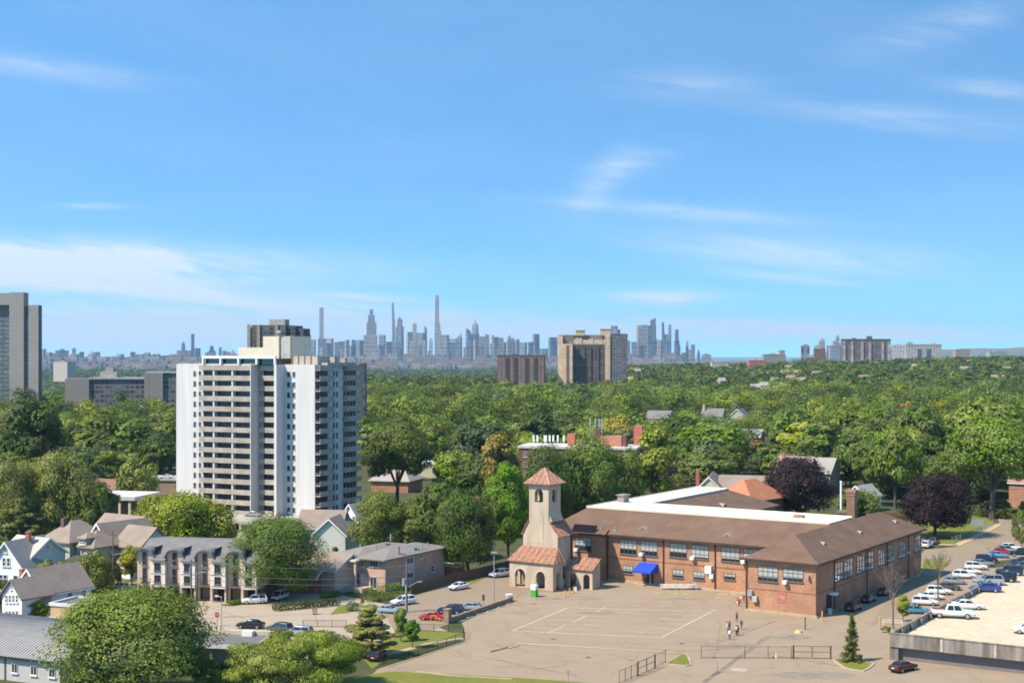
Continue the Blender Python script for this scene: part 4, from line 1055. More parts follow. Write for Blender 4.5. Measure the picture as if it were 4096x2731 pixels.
# roof vents
def slope_z(y, b0=15.0, b1=25.2): return ZE + (ZR - ZE) * (y - b0) / (b1 - b0) + .28
def rv(x, y, z, s=1.0, face='y'):
    b = MB()
    d = 1.7 * s
    if face == 'y': b.poly([(x - s, y, z), (x + s, y, z), (x, y, z + .75 * s)]); b.poly([(x - s, y, z), (x, y, z + .75 * s), (x, y + d, z + .75 * s)]); b.poly([(x + s, y, z), (x, y + d, z + .75 * s), (x, y, z + .75 * s)])
    else: b.poly([(x, y - s, z), (x, y + s, z), (x, y, z + .75 * s)]); b.poly([(x, y - s, z), (x, y, z + .75 * s), (x - d, y, z + .75 * s)]); b.poly([(x, y + s, z), (x - d, y, z + .75 * s), (x, y, z + .75 * s)])
    o = b.obj('roof_vent', mat('grey_vent', (0.28, 0.25, 0.22)), t)
    l = MB()
    if face == 'y': l.poly([(x - .5 * s, y - .02, z + .1), (x + .5 * s, y - .02, z + .1), (x, y - .02, z + .5 * s)])
    else: l.poly([(x + .02, y - .5 * s, z + .1), (x + .02, y + .5 * s, z + .1), (x + .02, y, z + .5 * s)])
    l.obj('louvre', mat('louvre_grey', (0.12, 0.11, 0.10)), o)
for x, y in ((1198, 150), (1975, 198)):
    q_ = SF.py(*K('c3', x, y), 17.6); rv(q_[0], 17.6, slope_z(17.6) - .1, 1.15)
for x, y in ((525, 320), (860, 222), (1183, 120)):
    yb_ = SF.px(*K('c4', x, y), -2.6)[0]; rv(-2.6, yb_, ZE + (ZR - ZE) * (2.6 + .7) / 7.1 + .2, .8, 'x')
q_ = SF.px(*K('b3', 1965, 735), -46.0)
rv(-46.2, q_[0], 10.9, 1.0, 'x')
for x, y in ((820, 155), (948, 165)):
    q_ = SF.py(*K('c3', x, y), 16.6); MB().tube((q_[0], 16.6, slope_z(16.6) - .4), (q_[0], 16.6, slope_z(16.6) + .8), .13).box(q_[0] - .3, q_[0] + .3, 16.3, 16.9, slope_z(16.6) - .3, slope_z(16.6) + .1).obj('vent_pipe', STEEL, t)
MB().box(-16.5, -14.5, 30, 31.2, ZR + .42, ZR + 1.0).obj('roof_hatch', mat('rust_box', (.30, .14, .09)), t)
MB().box(-59.5, -58, 36, 38.5, ZR + .42, ZR + 1.9).box(-59.8, -57.7, 35.7, 38.8, ZR + 1.9, ZR + 2.1).obj('brick_stack', mat('grey_brick', (.25, .21, .17)), t)
# brick chimney beyond the wing and the white pole
D = 305; X, Y = at(852, D)
ch = thing('brick_chimney', 'square brown brick chimney with capped top behind the school roof', 'chimney', (X, Y, 0), SF.r)
CHB = mat('brown_chimney_brick', (0.21, 0.13, 0.085), var=.2)
MB().box(-.9, .9, -.9, .9, 0, 16.0).obj('shaft', CHB, ch)
MB().box(-1.15, 1.15, -1.15, 1.15, 16.0, 16.6).box(-1.0, 1.0, -1.0, 1.0, 15.4, 15.99).obj('cap', mat('cap_brick', (0.30, 0.16, 0.11)), ch)
MB().box(-2.8, -.92, -.8, .8, 0, 11.5).box(-3.0, -.93, -1, 1, 11.5, 12).obj('lower_stack', CHB, ch)
D = 312; X, Y = at(841, D)
pt = thing('flag_pole', 'tall plain white pole beside the brick chimney', 'pole', (X, Y, 0))
MB().tube((0, 0, 0), (0, 0, zat(481.5, D)), .27, .22, 10).obj('shaft', WHITEM, pt)
MB().ball((0, 0, zat(481.3, D)), .26).obj('cap', WHITEM, pt)

# dark panel array on the eave beside the church
a = SF.py(*K('c3', 553, 200), 14.3); b_ = SF.py(*K('c3', 762, 200), 14.3)
sp = MB(); sp.hexa([(a[0], 14.0, ZE + .3), (b_[0], 14.0, ZE + .3), (b_[0], 14.2, ZE + .25), (a[0], 14.2, ZE + .25), (a[0], 15.2, ZE + 1.75), (b_[0], 15.2, ZE + 1.75), (b_[0], 15.4, ZE + 1.7), (a[0], 15.4, ZE + 1.7)])
pan = sp.obj('roof_panel', mat('panel_black', (0.012, 0.012, 0.016), rough=.9, spec=.05), loc=(*SF.O, 0), rot=SF.r)
tag(pan, 'black rectangular panel tilted on the school eave beside the church tower', 'panel')

# ---------------------------------------------------------------- the church
t = thing('church', 'small beige stucco church with square bell tower and red clay tile roofs', 'church', (*SF.O, 0), SF.r)
foot(*SF.wld(-57, 3), 9); foot(*SF.wld(-50, 6), 5)
def tiles(b, e0, e1, r0, r1, sp=.42, r=.11, base=True):
    e0, e1, r0, r1 = map(Vector, (e0, e1, r0, r1))
    if base: b.poly([e0, e1, r1, r0] if (r0 - r1).length > .05 else [e0, e1, r0])
    n = max(2, int((e1 - e0).length / sp))
    flat = (r1 - r0).length
    for i in range(n + 1):
        k = i / n; p = e0.lerp(e1, k)
        w = (e1 - e0); up = ((r0 + r1) / 2 - (e0 + e1) / 2)
        up = up - w * (up.dot(w) / w.length_squared)
        tt = k * w.length
        # how far up the slope this column of tiles reaches
        off0 = (r0 - e0).dot(w) / w.length; off1 = (r1 - e0).dot(w) / w.length
        lim = 1.0
        if tt < off0 and off0 > 1e-6: lim = tt / off0
        if tt > off1 and w.length - off1 > 1e-6: lim = min(lim, (w.length - tt) / (w.length - off1))
        if off0 < 0: pass
        if lim > .04: b.mi(i % 3 == 0 and 1 or 0).tube(p, p + up * lim, r, r, 5, False)
    b.mi(0)
TM = [TILE, TILEP]
TX0, TX1, TY0, TY1, TZ = -59.8, -55.3, 1.0, 5.5, 20.0
# tower shaft up to the belfry, belfry walls with arches, roof
MB().box(TX0, TX1, TY0, TY1, 12.9, 15.6).obj('tower_shaft', STUCCO, t)
bf = MB()
cx, cy = (TX0 + TX1) / 2, (TY0 + TY1) / 2
bf.archwall(TX0, TX1, 15.6, TZ, TY0, TY0 + .45, [(cx, 1.95, 18.3, 16.6)])
bf.archwall(TX0, TX1, 15.6, TZ, TY1 - .45, TY1, [(cx, 1.95, 18.3, 16.6)])
bf.archwall(TY0 + .45, TY1 - .45, 15.6, TZ, TX1 - .45, TX1, [(cy, 1.7, 18.3, 16.6)], 'y')
bf.archwall(TY0 + .45, TY1 - .45, 15.6, TZ, TX0, TX0 + .45, [(cy, 1.7, 18.3, 16.6)], 'y')
bf.obj('belfry', STUCCO, t)
MB().box(TX0 - .12, TX1 + .12, TY0 - .12, TY1 + .12, TZ, TZ + .25).obj('cornice', mat('stucco_trim', (.52, .44, .35), var=.08), t)
bl = MB(); 
for i in range(5):
    r0_, r1_ = (.55, .5, .4, .3, .2)[i], (.5, .4, .3, .2, .08)[i]
    bl.tube((cx, cy, 16.8 + i * .2), (cx, cy, 17 + i * .2), r0_, r1_, 10)
bl.box(cx - 1.6, cx + 1.6, cy - .06, cy + .06, 17.95, 18.1)
bl.obj('bell', DARKM, t)
rf = MB(); ov = .75; top = Vector((cx, cy, 23.2))
cs = [(TX0 - ov, TY0 - ov, TZ + .2), (TX1 + ov, TY0 - ov, TZ + .2), (TX1 + ov, TY1 + ov, TZ + .2), (TX0 - ov, TY1 + ov, TZ + .2)]
for i in range(4):
    tiles(rf, cs[i], cs[(i + 1) % 4], top, top, .4)
for c_ in cs: rf.mi(1).tube(c_, top, .16, .12, 6)
rf.mi(0).poly([(x, y, z - .05) for x, y, z in cs])
rf.obj('tower_roof', TM, t)
MB().tube((cx, cy, 23.1), (cx, cy, 25.8), .05).box(cx - .5, cx + .5, cy - .04, cy + .04, 24.9, 25.0).obj('cross', DARKM, t)
# blind arched panel on the tower front
bp = MB(); pts = [(cx + 1.05 * math.cos(math.pi * i / 10), 13.8 + 1.05 * math.sin(math.pi * i / 10)) for i in range(11)]
pts = [(cx - 1.05, 8.6)] + [(cx + 1.05, 8.6)] + pts
# nave mass with sloping tile shoulders
NX0, NX1, NY0, NY1 = -61.2, -53.2, 1.0, 6.4
pl_ = [(NX0, 0), (NX1, 0), (NX1, 10.2), (TX1, 12.9), (TX0, 12.9), (NX0, 10.2)]
nv = MB(); b0_ = len(nv.v); nn = len(pl_)
nv.v += [(x, NY0, z) for x, z in pl_] + [(x, NY1, z) for x, z in pl_]
nv.f.append(tuple(range(nn))); nv.f.append(tuple(range(nn, 2 * nn))[::-1]); nv.m += [0, 0]
for i in range(nn):
    j = (i + 1) % nn; nv.f.append((j, i, nn + i, nn + j)); nv.m.append(0)
nv.obj('nave_wall', STUCCO, t)
fpanel = MB()
fo = pts
lo_ = [(x, NY0 - .06, z) for x, z in fo]; hi_ = [(x, NY0 - .001, z) for x, z in fo]
m_n = len(lo_); fpanel.v += lo_ + hi_
fpanel.f.append(tuple(range(m_n))); fpanel.m.append(0)
for i in range(m_n):
    j = (i + 1) % m_n; fpanel.f.append((j, i, m_n + i, m_n + j)); fpanel.m.append(0)
fpanel.obj('blind_arch', STUCCO, t)
sr = MB(); tiles(sr, (NX1 + .35, NY0 - .15, 10.05), (NX1 + .35, NY1 + .2, 10.05), (TX1 + .05, NY0 - .15, 12.95), (TX1 + .05, NY1 + .2, 12.95)); sr.obj('shoulder_roof', TM, t)
sr = MB(); tiles(sr, (NX0 - .35, NY1 + .2, 10.05), (NX0 - .35, NY0 - .15, 10.05), (TX0 - .05, NY1 + .2, 12.95), (TX0 - .05, NY0 - .15, 12.95)); sr.obj('shoulder_roof', TM, t)
# buttress flare where the shaft meets the nave
MB().hexa([(TX1, TY0 + .05, 12.9), (TX1 + .7, TY0 + .3, 12.9), (TX1 + .7, TY1, 12.9), (TX1, TY1, 12.9), (TX1, TY0 + .05, 14.6), (TX1 + .05, TY0 + .3, 14.4), (TX1 + .05, TY1, 14.4), (TX1, TY1, 14.6)]).obj('buttress', STUCCO, t)
# arcaded front porch
PX0, PX1, PY0 = -62.0, -52.0, -2.7
def axp(x): return SF.py(*K('b3', x, 1400), PY0)[0]
pw = MB()
ar = [(axp(75), 2.35, 2.75, .35), (axp(262), 2.0, 2.75, .35)]
pw.archwall(PX0, PX1, 0, 5.55, PY0, PY0 + .5, ar)
pw.archwall(PY0 + .5, NY0 - .02, 0, 5.55, PX1 - .5, PX1, [((PY0 + NY0) / 2 + .2, 1.7, 2.75, .3)], 'y')
pw.archwall(PY0 + .5, NY0 - .02, 0, 5.55, PX0, PX0 + .5, [((PY0 + NY0) / 2 + .2, 1.9, 2.75, .3)], 'y')
pw.obj('porch_arcade', STUCCO, t)
tr = MB()
for c_, w_2, s_, z_ in ar:
    for i in range(10):
        a0_, a1_ = math.pi * i / 10, math.pi * (i + 1) / 10
        r1_, r2_ = w_2 / 2, w_2 / 2 + .28
        q_ = [(c_ - r1_ * math.cos(a0_), s_ + r1_ * math.sin(a0_)), (c_ - r1_ * math.cos(a1_), s_ + r1_ * math.sin(a1_)), (c_ - r2_ * math.cos(a1_), s_ + r2_ * math.sin(a1_)), (c_ - r2_ * math.cos(a0_), s_ + r2_ * math.sin(a0_))]
        tr.hexa([(x, PY0 - .07, z) for x, z in q_] + [(x, PY0 - .002, z) for x, z in q_])
tr.obj('arch_moulding', MATS['stucco_trim'], t)
MB().box(PX0 - .2, PX1 + .2, PY0 - .2, NY0, 0, .3).obj('porch_floor', mat('terracotta_floor', (.36, .20, .14), var=.15), t)
MB().box(axp(255) - .5, axp(255) + .6, NY0 - .1, NY0 - .02, .3, 3.6).obj('door', mat('cream_door', (.50, .36, .20)), t)
pr = MB()
tiles(pr, (PX0 - .4, PY0 - .45, 5.35), (PX1 + .4, PY0 - .45, 5.35), (NX0 - .2, NY0 - .02, 7.9), (NX1 + .2, NY0 - .02, 7.9))
tiles(pr, (PX1 + .4, PY0 - .45, 5.35), (PX1 + .4, NY0, 5.35), (NX1 + .2, NY0 - .04, 7.9), (NX1 + .2, NY0, 7.9))
tiles(pr, (PX0 - .4, NY0, 5.35), (PX0 - .4, PY0 - .45, 5.35), (NX0 - .2, NY0, 7.9), (NX0 - .2, NY0 - .04, 7.9))
pr.poly([(PX0 - .4, PY0 - .45, 5.33), (PX1 + .4, PY0 - .45, 5.33), (PX1 + .4, NY0, 5.33), (PX0 - .4, NY0, 5.33)])
pr.obj('porch_roof', TM, t)
nz_ = MB(); yc = (NY0 + NY1) / 2 - .6
nz_.archwall(yc - .8, yc + .8, .5, 5.6, NX1 + .001, NX1 + .1, [(yc, .9, 3.9, 1.6)], 'y'); nz_.obj('side_niche', MATS['stucco_trim'], t)
MB().box(NX1 + .002, NX1 + .02, yc - .44, yc + .44, 1.6, 4.3).obj('window', GLASSD, t)
# little arcaded link porch on the right
LX0, LX1, LY0, LY1 = -52.9, -46.9, 3.6, 6.6
lw = MB()
lxa = SF.py(*K('b3', 560, 1420), LY0)[0]; lxb = SF.py(*K('b3', 684, 1430), LY0)[0]
lw.archwall(LX0, LX1, 0, 3.7, LY0, LY0 + .4, [(lxa, 1.35, 2.2, 0), (lxb, 1.45, 2.2, 0)])
lw.box(LX1 - .4, LX1, LY0 + .41, LY1, 0, 3.7).box(LX0, LX1 - .41, LY1 - .3, LY1, 0, 3.69)
lw.hexa([(LX1 - .4, LY0, 3.7), (LX1, LY0, 3.7), (LX1, LY1, 3.7), (LX1 - .4, LY1, 3.7), (LX1 - .4, LY0, 3.75), (LX1, LY0, 3.75), (LX1, LY1, 5.5), (LX1 - .4, LY1, 5.5)])
lw.obj('link_arcade', STUCCO, t)
lr = MB(); tiles(lr, (LX0 - .1, LY0 - .4, 3.7), (LX1 + .15, LY0 - .4, 3.7), (LX0 - .1, LY1, 5.7), (LX1 + .15, LY1, 5.7)); lr.obj('link_roof', TM, t)
MB().box(NX1 + .05, NX1 + .35, NY1 - .6, NY1 - .3, 0, 10).obj('downpipe', GUT, t)

# ---------------------------------------------------------------- parking deck on the right
DP = P(889.9, 631.7, 4.1)
DF = Frame(DP, -32.4)
t = thing('parking_deck', 'concrete parking deck with tan roof surface and stained parapet', 'car park', (*DP, 0), DF.r)
DECKM = ground_mat('deck_surface', [(0.52, 0.425, 0.30), (0.57, 0.475, 0.345), (0.46, 0.37, 0.25)], [0.12, 0.7])
MB().box(.3, 90, .3, 160, 2.2, 3.0).obj('deck_slab', DECKM, t)
foot(*DF.wld(20, 20), 25); foot(*DF.wld(20, 60), 30); foot(*DF.wld(20, 100), 30)
p_ = MB(); p_.box(-.02, 90, -.02, .28, 2.0, 4.0); p_.box(-.1, 90, -.1, .36, 4.0, 4.12); p_.obj('front_parapet', CONCD, t)
p_ = MB(); p_.box(0, .28, .3, 160, 2.0, 4.0); p_.box(-.1, .36, .37, 160, 4.0, 4.12)
p_.obj('side_parapet', CONCD, t)
pp_ = MB()
for k in range(30): pp_.box(.281, .75, 4 + k * 5, 4.35 + k * 5, 3.0, 4.0)
pp_.obj('parapet_pier', CONCD, t)
for k in (7.5, 15.2, 23):
    MB().box(k, k + .35, -.035, -.021, 2.1, 3.95).obj('parapet_joint', mat('pale_stain', (.42, .38, .34), var=.2), t)
MB().box(1.2, 90, 1.0, 159, 0, 2.19).obj('deck_wall', mat('grey_violet_wall', (0.17, 0.15, 0.14), var=.1, scale=.3), t)
MB().box(-.1, 1.19, .2, 1.4, 0, 2.0).obj('corner_pier', CONCD, t)
DECK_Z = 3.0
# ---------------------------------------------------------------- houses and shops on the left
BROOF = mat('grey_brown_shingle', (0.25, 0.195, 0.155), var=.12, scale=.3)
BROOF2 = mat('tan_brown_shingle', (0.25, 0.195, 0.155), var=.12, scale=.3)
GROOF = mat('grey_shingle', (0.29, 0.265, 0.24), var=.1, scale=.3)
SIDW = mat('white_siding', (0.74, 0.73, 0.72), var=.05, scale=.4)
SIDB = mat('pale_blue_siding', (0.58, 0.57, 0.51), var=.05, scale=.4)
SIDG = mat('tan_siding', (0.42, 0.38, 0.28), var=.06, scale=.4)
SIDY = mat('cream_siding', (0.62, 0.52, 0.36), var=.06, scale=.4)
TRIM = mat('white_trim', (0.74, 0.73, 0.70), var=.04)
GRID = -33.5
def hwin(t, face, c, a, z, w=.85, h=1.4, nx=1, nz=2):
    window(t, face, c, a - w / 2, a + w / 2, z - h / 2, z + h / 2, nx, nz, GLASS, FRAMEW, ft=.1)
def house(label, O, rot, w, d, ze, zr, wallm, roofm, axis='y', wins=(), chimney=None, name='house', rakes=True, cat='house', base=0.0, rooflabel=None, over=.45):
    """O: near right corner; x runs -w..0, y 0..d"""
    t = thing(name, label, cat, (*O, base), math.radians(rot))
    MB().gwall(-w, 0, 0, d, 0, ze, zr, axis).obj('wall', wallm, t)
    r = MB().gable(-w, 0, 0, d, ze + .05, zr + .05, axis, .22, over).obj('roof', roofm, t)
    if rakes:
        k = MB()
        if axis == 'y':
            s_ = (zr - ze) / (w / 2)
            for yy in (-over - .03,):
                for sg, xe in ((-1, -w), (1, 0)):
                    xo = xe + sg * over; zo = ze - s_ * over
                    k.hexa([(xo, yy - .05, zo - .12), (-w / 2, yy - .05, zr - .12), (-w / 2, yy, zr - .12), (xo, yy, zo - .12), (xo, yy - .05, zo + .3), (-w / 2, yy - .05, zr + .32), (-w / 2, yy, zr + .32), (xo, yy, zo + .3)])
            k.box(over + .0, over + .1, -over, d + over, ze - s_ * over - .1, ze - s_ * over + .12)
        else:
            s_ = (zr - ze) / (d / 2)
            for sg, ye in ((-1, 0), (1, d)):
                yo = ye + sg * over; zo = ze - s_ * over
                k.hexa([(over + .03, yo, zo - .12), (over + .03, d / 2, zr - .12), (over + .08, d / 2, zr - .12), (over + .08, yo, zo - .12), (over + .03, yo, zo + .3), (over + .03, d / 2, zr + .32), (over + .08, d / 2, zr + .32), (over + .08, yo, zo + .3)])
            k.box(-w - over, over, -over - .1, -over, ze - s_ * over - .1, ze - s_ * over + .12)
        k.obj('rake_trim', TRIM, t)
    for w_ in wins: hwin(t, *w_)
    if chimney:
        cx_, cy_, cz_, m_ = chimney
        MB().box(cx_ - .4, cx_ + .4, cy_ - .4, cy_ + .4, ze - .5, cz_).box(cx_ - .5, cx_ + .5, cy_ - .5, cy_ + .5, cz_, cz_ + .15).obj('chimney', m_, t)
    c_ = Frame(O, rot).wld(-w / 2, d / 2); foot(*c_, max(w, d) * .6)
    return t
RBR = mat('red_brick', (0.36, 0.13, 0.08), var=.15)
# white gabled house cut by the left edge
O1 = P(*K('c1', 210, 510), 5.4)
f1 = Frame(O1, -18)
house('white gabled house with grey roof at the far left edge', O1, -18, 7.6, 11, 5.4, 10.0, SIDW, GROOF, 'y',
      [('y', 0, -1.2 - 2.6, 8.6, .5, .8), ('y', 0, -4.2, 6.4, .6, 1.5), ('y', 0, -3.2, 6.4, .6, 1.5), ('y', 0, -4.9, 3.2, .8, 1.5), ('y', 0, -3.9, 3.2, .8, 1.5), ('y', 0, -1.6, 3.2, .9, 1.5)],
      chimney=(-3.6, 6.5, 11.2, RBR))
# pale blue cross-gabled house behind it
fb = Frame(at(K('c1', 490, 0)[0], 272), GRID)
O2 = at(31.5, 272)
house('pale blue gabled house with light grey roof behind the white one', O2, -33, 9, 8, 7.0, 9.9, SIDB, mat('light_grey_shingle', (.40, .37, .32), var=.1), 'x',
      [('x', 0, 3.0, 5.2, .7, 1.4), ('x', 0, 4.4, 5.2, .7, 1.4), ('x', 0, 3.8, 8.4, .8, .5), ('x', 0, 1.0, 5.4, .5, .9)])
# tan hipped house with chimney and dormer
O3 = P(*K('c1', 640, 285), 7.0)
f3 = Frame(O3, -33)
t = thing('house', 'tan house with brown hipped roof, dark chimney and small dormer', 'house', (*O3, 0), f3.r)
MB().box(-8.6, 0, 0, 10, 0, 7.0).obj('wall', SIDG, t)
MB().hip(-9.2, .6, -.6, 10.6, 7.0, 10.8, -4.4, -4.2, 3.8, 6.4).obj('roof', BROOF2, t)
MB().box(-5.6, -4.6, 2.3, 3.3, 8.5, 11.6).obj('chimney', mat('dark_chimney', (.13, .09, .08)), t)
MB().box(.02, 5.6, 1.5, 9, 0, 6.2).obj('wing_wall', SIDG, t)
MB().hip(-.5, 6.2, .9, 9.6, 6.2, 9.2, 2.4, 2.6, 4.8, 5.2).obj('wing_roof', BROOF2, t)
d_ = MB(); d_.box(1.6, 3.8, 1.0, 4, 6.6, 8.0); o = d_.obj('dormer', SIDG, t)
MB().hip(1.3, 4.1, .6, 4.4, 8.0, 8.9, 2.6, 2.8, 2.2, 3.5).obj('dormer_roof', BROOF2, t)
for a in (2.3, 3.1): hwin(t, 'y', 1.0, a, 7.4, .55, .85)
for a in (1.2, 2.2, 3.9, 4.9): hwin(t, 'y', 1.5, a, 4.8, .75, 1.5)
MB().hip(-.5, 6.5, -1.6, 1.5, 3.2, 4.4, .2, 5.8, .9, 1.4).obj('porch_roof', mat('dark_roofing', (.05, .05, .055)), t)
for a in (-.2, 3, 6.2): MB().box(a - .1, a + .1, -1.4, -1.2, 0, 3.2).obj('porch_post', TRIM, t)
MB().box(-7.8, -2.6, -2.2, -.02, 0, 3.6).obj('annex_wall', SIDY, t)
foot(*f3.wld(-2, 5), 9)
# cream house with the steep white-edged gable
O4 = P(*K('c1', 1040, 318), 6.0)
t = house('cream gabled house with wide white roof edges beside the lawn', O4, -36, 9.0, 12, 5.4, 10.4, SIDY, BROOF, 'y',
          [('y', 0, -5.6, 7.6, .6, 1.0), ('y', 0, -4.4, 4.4, .7, 1.4), ('y', 0, -2.2, 3.6, .7, 1.4), ('y', 0, -6.6, 4.4, .7, 1.4), ('y', 0, -2.6, 1.4, .8, 1.4)], over=.7)
MB().gwall(.02, 6.5, 1.6, 9.5, 0, 6.4, 9.8, 'x').obj('cross_wing', SIDB, t)
MB().gable(-1.5, 6.5, 1.6, 9.5, 6.45, 9.85, 'x', .22, .6).obj('cross_roof', BROOF, t)
for yy in (4.2, 6.8): hwin(t, 'x', 6.5, yy, 5.2, .8, 1.4)
MB().box(.5, 5.5, -.2, 1.5, 0, 2.9).obj('porch', SIDW, t)
MB().hip(0, 6, -.7, 1.6, 2.9, 4.0, .4, 5.6, 1.2, 1.5).obj('porch_roof', BROOF2, t)
# brown-roofed house behind the cream one
O = P(*K('b1', 1170, 1000), 6.5)
house('brown-roofed house half hidden by the yellow-green tree', O, -33.5, 12, 9, 6.2, 9.8, SIDB, BROOF2, 'x', [('x', 0, 3, 4.6, .8, 1.4), ('x', 0, 6, 4.6, .8, 1.4)])
# portico building above
O = P(*K('b1', 1210, 900)); fp = Frame(O, -12)
t = thing('porch_building', 'low white flat-roofed building with columns behind the houses', 'building', (*O, 0), fp.r)
MB().box(-18, 0, 3, 14, 0, 6.2).obj('wall', mat('brown_wall', (.28, .20, .15)), t)
MB().box(-19, 1, -.2, 15, 6.2, 7.2).obj('roof', W_WHITE, t)
for k in range(7): MB().box(-18.5 + k * 2.9, -17.9 + k * 2.9, .2, .8, 0, 6.19).obj('column', SIDY, t)
for k in range(5): hwin(t, 'y', 3, -16.5 + k * 3, 3.2, 1.2, 3)
foot(*fp.wld(-9, 6), 12)
# big brown roof over white walls, with its front gable
O5 = P(*K('c1', 392, 728), 5.0)
f5 = Frame(O5, -35)
t = house('white house with a large grey-brown gable roof by the beige block', O5, -35, 7.6, 10.2, 4.7, 8.4, SIDW, BROOF, 'y',
          [('x', 0, 5.6, 3.4, .8, 1.4), ('x', 0, 8.6, 3.5, .8, 1.3), ('y', 0, -4.2, 6.6, .6, .8)], chimney=(-7.2, 1.2, 8.0, RBR))
wx0, wx1 = f5.py(2.2, 588, -6)[0], f5.py(21.8, 592, -6)[0]; wza = f5.py(10.5, 579.8, -6)[1]
MB().gwall(wx0, wx1, -6, -.02, 0, wza - 2.6, wza, 'y').obj('front_wing', SIDW, t)
MB().gable(wx0, wx1, -6, -.2, wza - 2.55, wza + .05, 'y', .22, .5).obj('front_roof', BROOF, t)
for x_ in (60, 92, 124, 157):
    for y_ in (790, 935):
        a = f5.py(*K('c1', x_, y_), -6); hwin(t, 'y', -6, a[0], a[1], .5, 1.2)
a = f5.py(*K('c1', 105, 685), -6); hwin(t, 'y', -6, a[0], a[1], .45, .7)
MB().box(wx1 + .02, .9, -4.5, -.02, 0, 3.4).obj('sun_porch', SIDW, t)
MB().hip(wx1 + .1, 1.4, -5, -.1, 3.4, 4.6, wx1 + .3, .8, -.6, -.3).obj('porch_roof', BROOF2, t)
for a in (-3.6, -2.2): hwin(t, 'y', -4.5, a, 2.3, 1.1, 1.3)
# beige flat-roofed block with white parapet
O6 = P(*K('c1', 668, 850), 4.6)
f6 = Frame(O6, -20)
t = thing('flat_shop', 'beige windowless block with a white-edged flat roof', 'building', (*O6, 0), f6.r)
MB().box(-4.4, 0, 0, 7, 0, 4.3).obj('wall', mat('beige_brick', (.46, .33, .19), var=.08), t)
q_ = MB(); q_.box(-4.6, .2, -.2, .2, 4.3, 4.8); q_.box(-4.6, .2, 6.8, 7.2, 4.3, 4.8); q_.box(-4.6, -4.2, .2, 6.8, 4.3, 4.8); q_.box(-.2, .2, .2, 6.8, 4.3, 4.8); q_.obj('parapet', W_WHITE, t)
MB().box(-4.2, -.2, .2, 6.8, 4.3, 4.45).obj('roof', mat('grey_roofing', (.14, .13, .125)), t)
MB().box(.02, 7, 3.5, 10, 0, 3.6).obj('side_wall', mat('grey_side', (.25, .22, .2)), t)
MB().box(-.01 + .2, 7.2, 3.3, 10.2, 3.61, 4.1).obj('side_roof', W_WHITE, t)
MB().box(-4.2, 1.2, -4.6, -.05, 0, 2.2).box(-4.5, 1.5, -4.9, -.06, 2.2, 2.5).obj('lean_to', mat('cream_lean', (.50, .44, .34)), t)
foot(*f6.wld(-1, 3), 9)
# barrel-roofed hall in the corner
O7 = at(60, 196); f7 = Frame(O7, -24)
t = thing('barrel_hall', 'pale hall with a curved ribbed metal roof in the bottom left corner', 'hall', (*O7, 0), f7.r)
MB().box(-40, 0, 0, 21, 0, 3.3).obj('wall', mat('pale_panel', (.46, .41, .38), var=.06, scale=.3), t)
b = MB(); n = 14
RIB = mat('ribbed_metal_roof', (.30, .285, .27), var=.08, scale=.4, rough=.55)
prof = [(-.4 + 21.8 * i / n, 3.35 + 3.0 * math.sin(math.pi * min(1, (i / n) * .98 + .01))) for i in range(n + 1)]
for (ya, za), (yb_, zb_) in zip(prof[:-1], prof[1:]):
    b.poly([(-41, ya, za), (.5, ya, za), (.5, yb_, zb_), (-41, yb_, zb_)])
    b.poly([(.0, ya, 3.3), (.0, yb_, 3.3), (.0, yb_, zb_), (.0, ya, za)])
    x = -40.8
    while x < .5:
        b.hexa([(x, ya, za), (x + .12, ya, za), (x + .12, yb_, zb_), (x, yb_, zb_), (x, ya, za + .09), (x + .12, ya, za + .09), (x + .12, yb_, zb_ + .09), (x, yb_, zb_ + .09)]); x += .55
b.obj('roof', RIB, t)
MB().box(-41, .5, -.55, -.35, 3.15, 3.4).obj('gutter', DARKM, t)
for x in (137, 312, 480):
    a = f7.py(*K('c1', x, 1430), 0)
    window(t, 'y', 0, a[0] - .5, a[0] + .5, 1.2, 2.45, 2, 1, GLASS, FRAMEW)
a = f7.py(*K('c1', 50, 1450), 0)[0]; MB().tube((a, -.12, 0), (a, -.12, 3.2), .07).obj('downpipe', DARKM, t)
foot(*f7.wld(-12, 10), 14)
# flat-roofed shop with columns, right of the big tree
O8 = P(*K('c2', -40, 1330)); f8 = Frame(P(259, 668), -10)
zz = 4.0
t = thing('flat_garage', 'flat grey-roofed garage with an olive end wall behind the big tree', 'building', (*f8.O, 0), f8.r)
MB().box(-12, -.02, 3, 7.4, 0, 3.04).obj('wall', mat('grey_wall', (.32, .31, .29)), t)
MB().box(-13, -.3, -.2, 7.4, 3.05, 3.35).obj('roof', mat('grey_roofing', (.14, .13, .125)), t)
MB().box(0, .5, -.6, 8, 0, 4.0).obj('end_wall', mat('olive_wall', (.27, .25, .15)), t)
MB().box(-14, -.02, 7.42, 8, 0, 3.95).obj('back_parapet', mat('tan_parapet', (.52, .44, .33)), t)
MB().box(-13, -.3, -.35, -.21, 2.8, 3.4).obj('fascia', W_WHITE, t)
for k in range(4): MB().box(-11 + k * 3.4, -10.6 + k * 3.4, .1, .5, 0, 3.04).obj('column', mat('olive_wall', (.27, .25, .15)), t)
MB().box(-5, -3.4, 6.2, 7.35, 3.36, 4.1).obj('roof_unit', WHITEM, t)
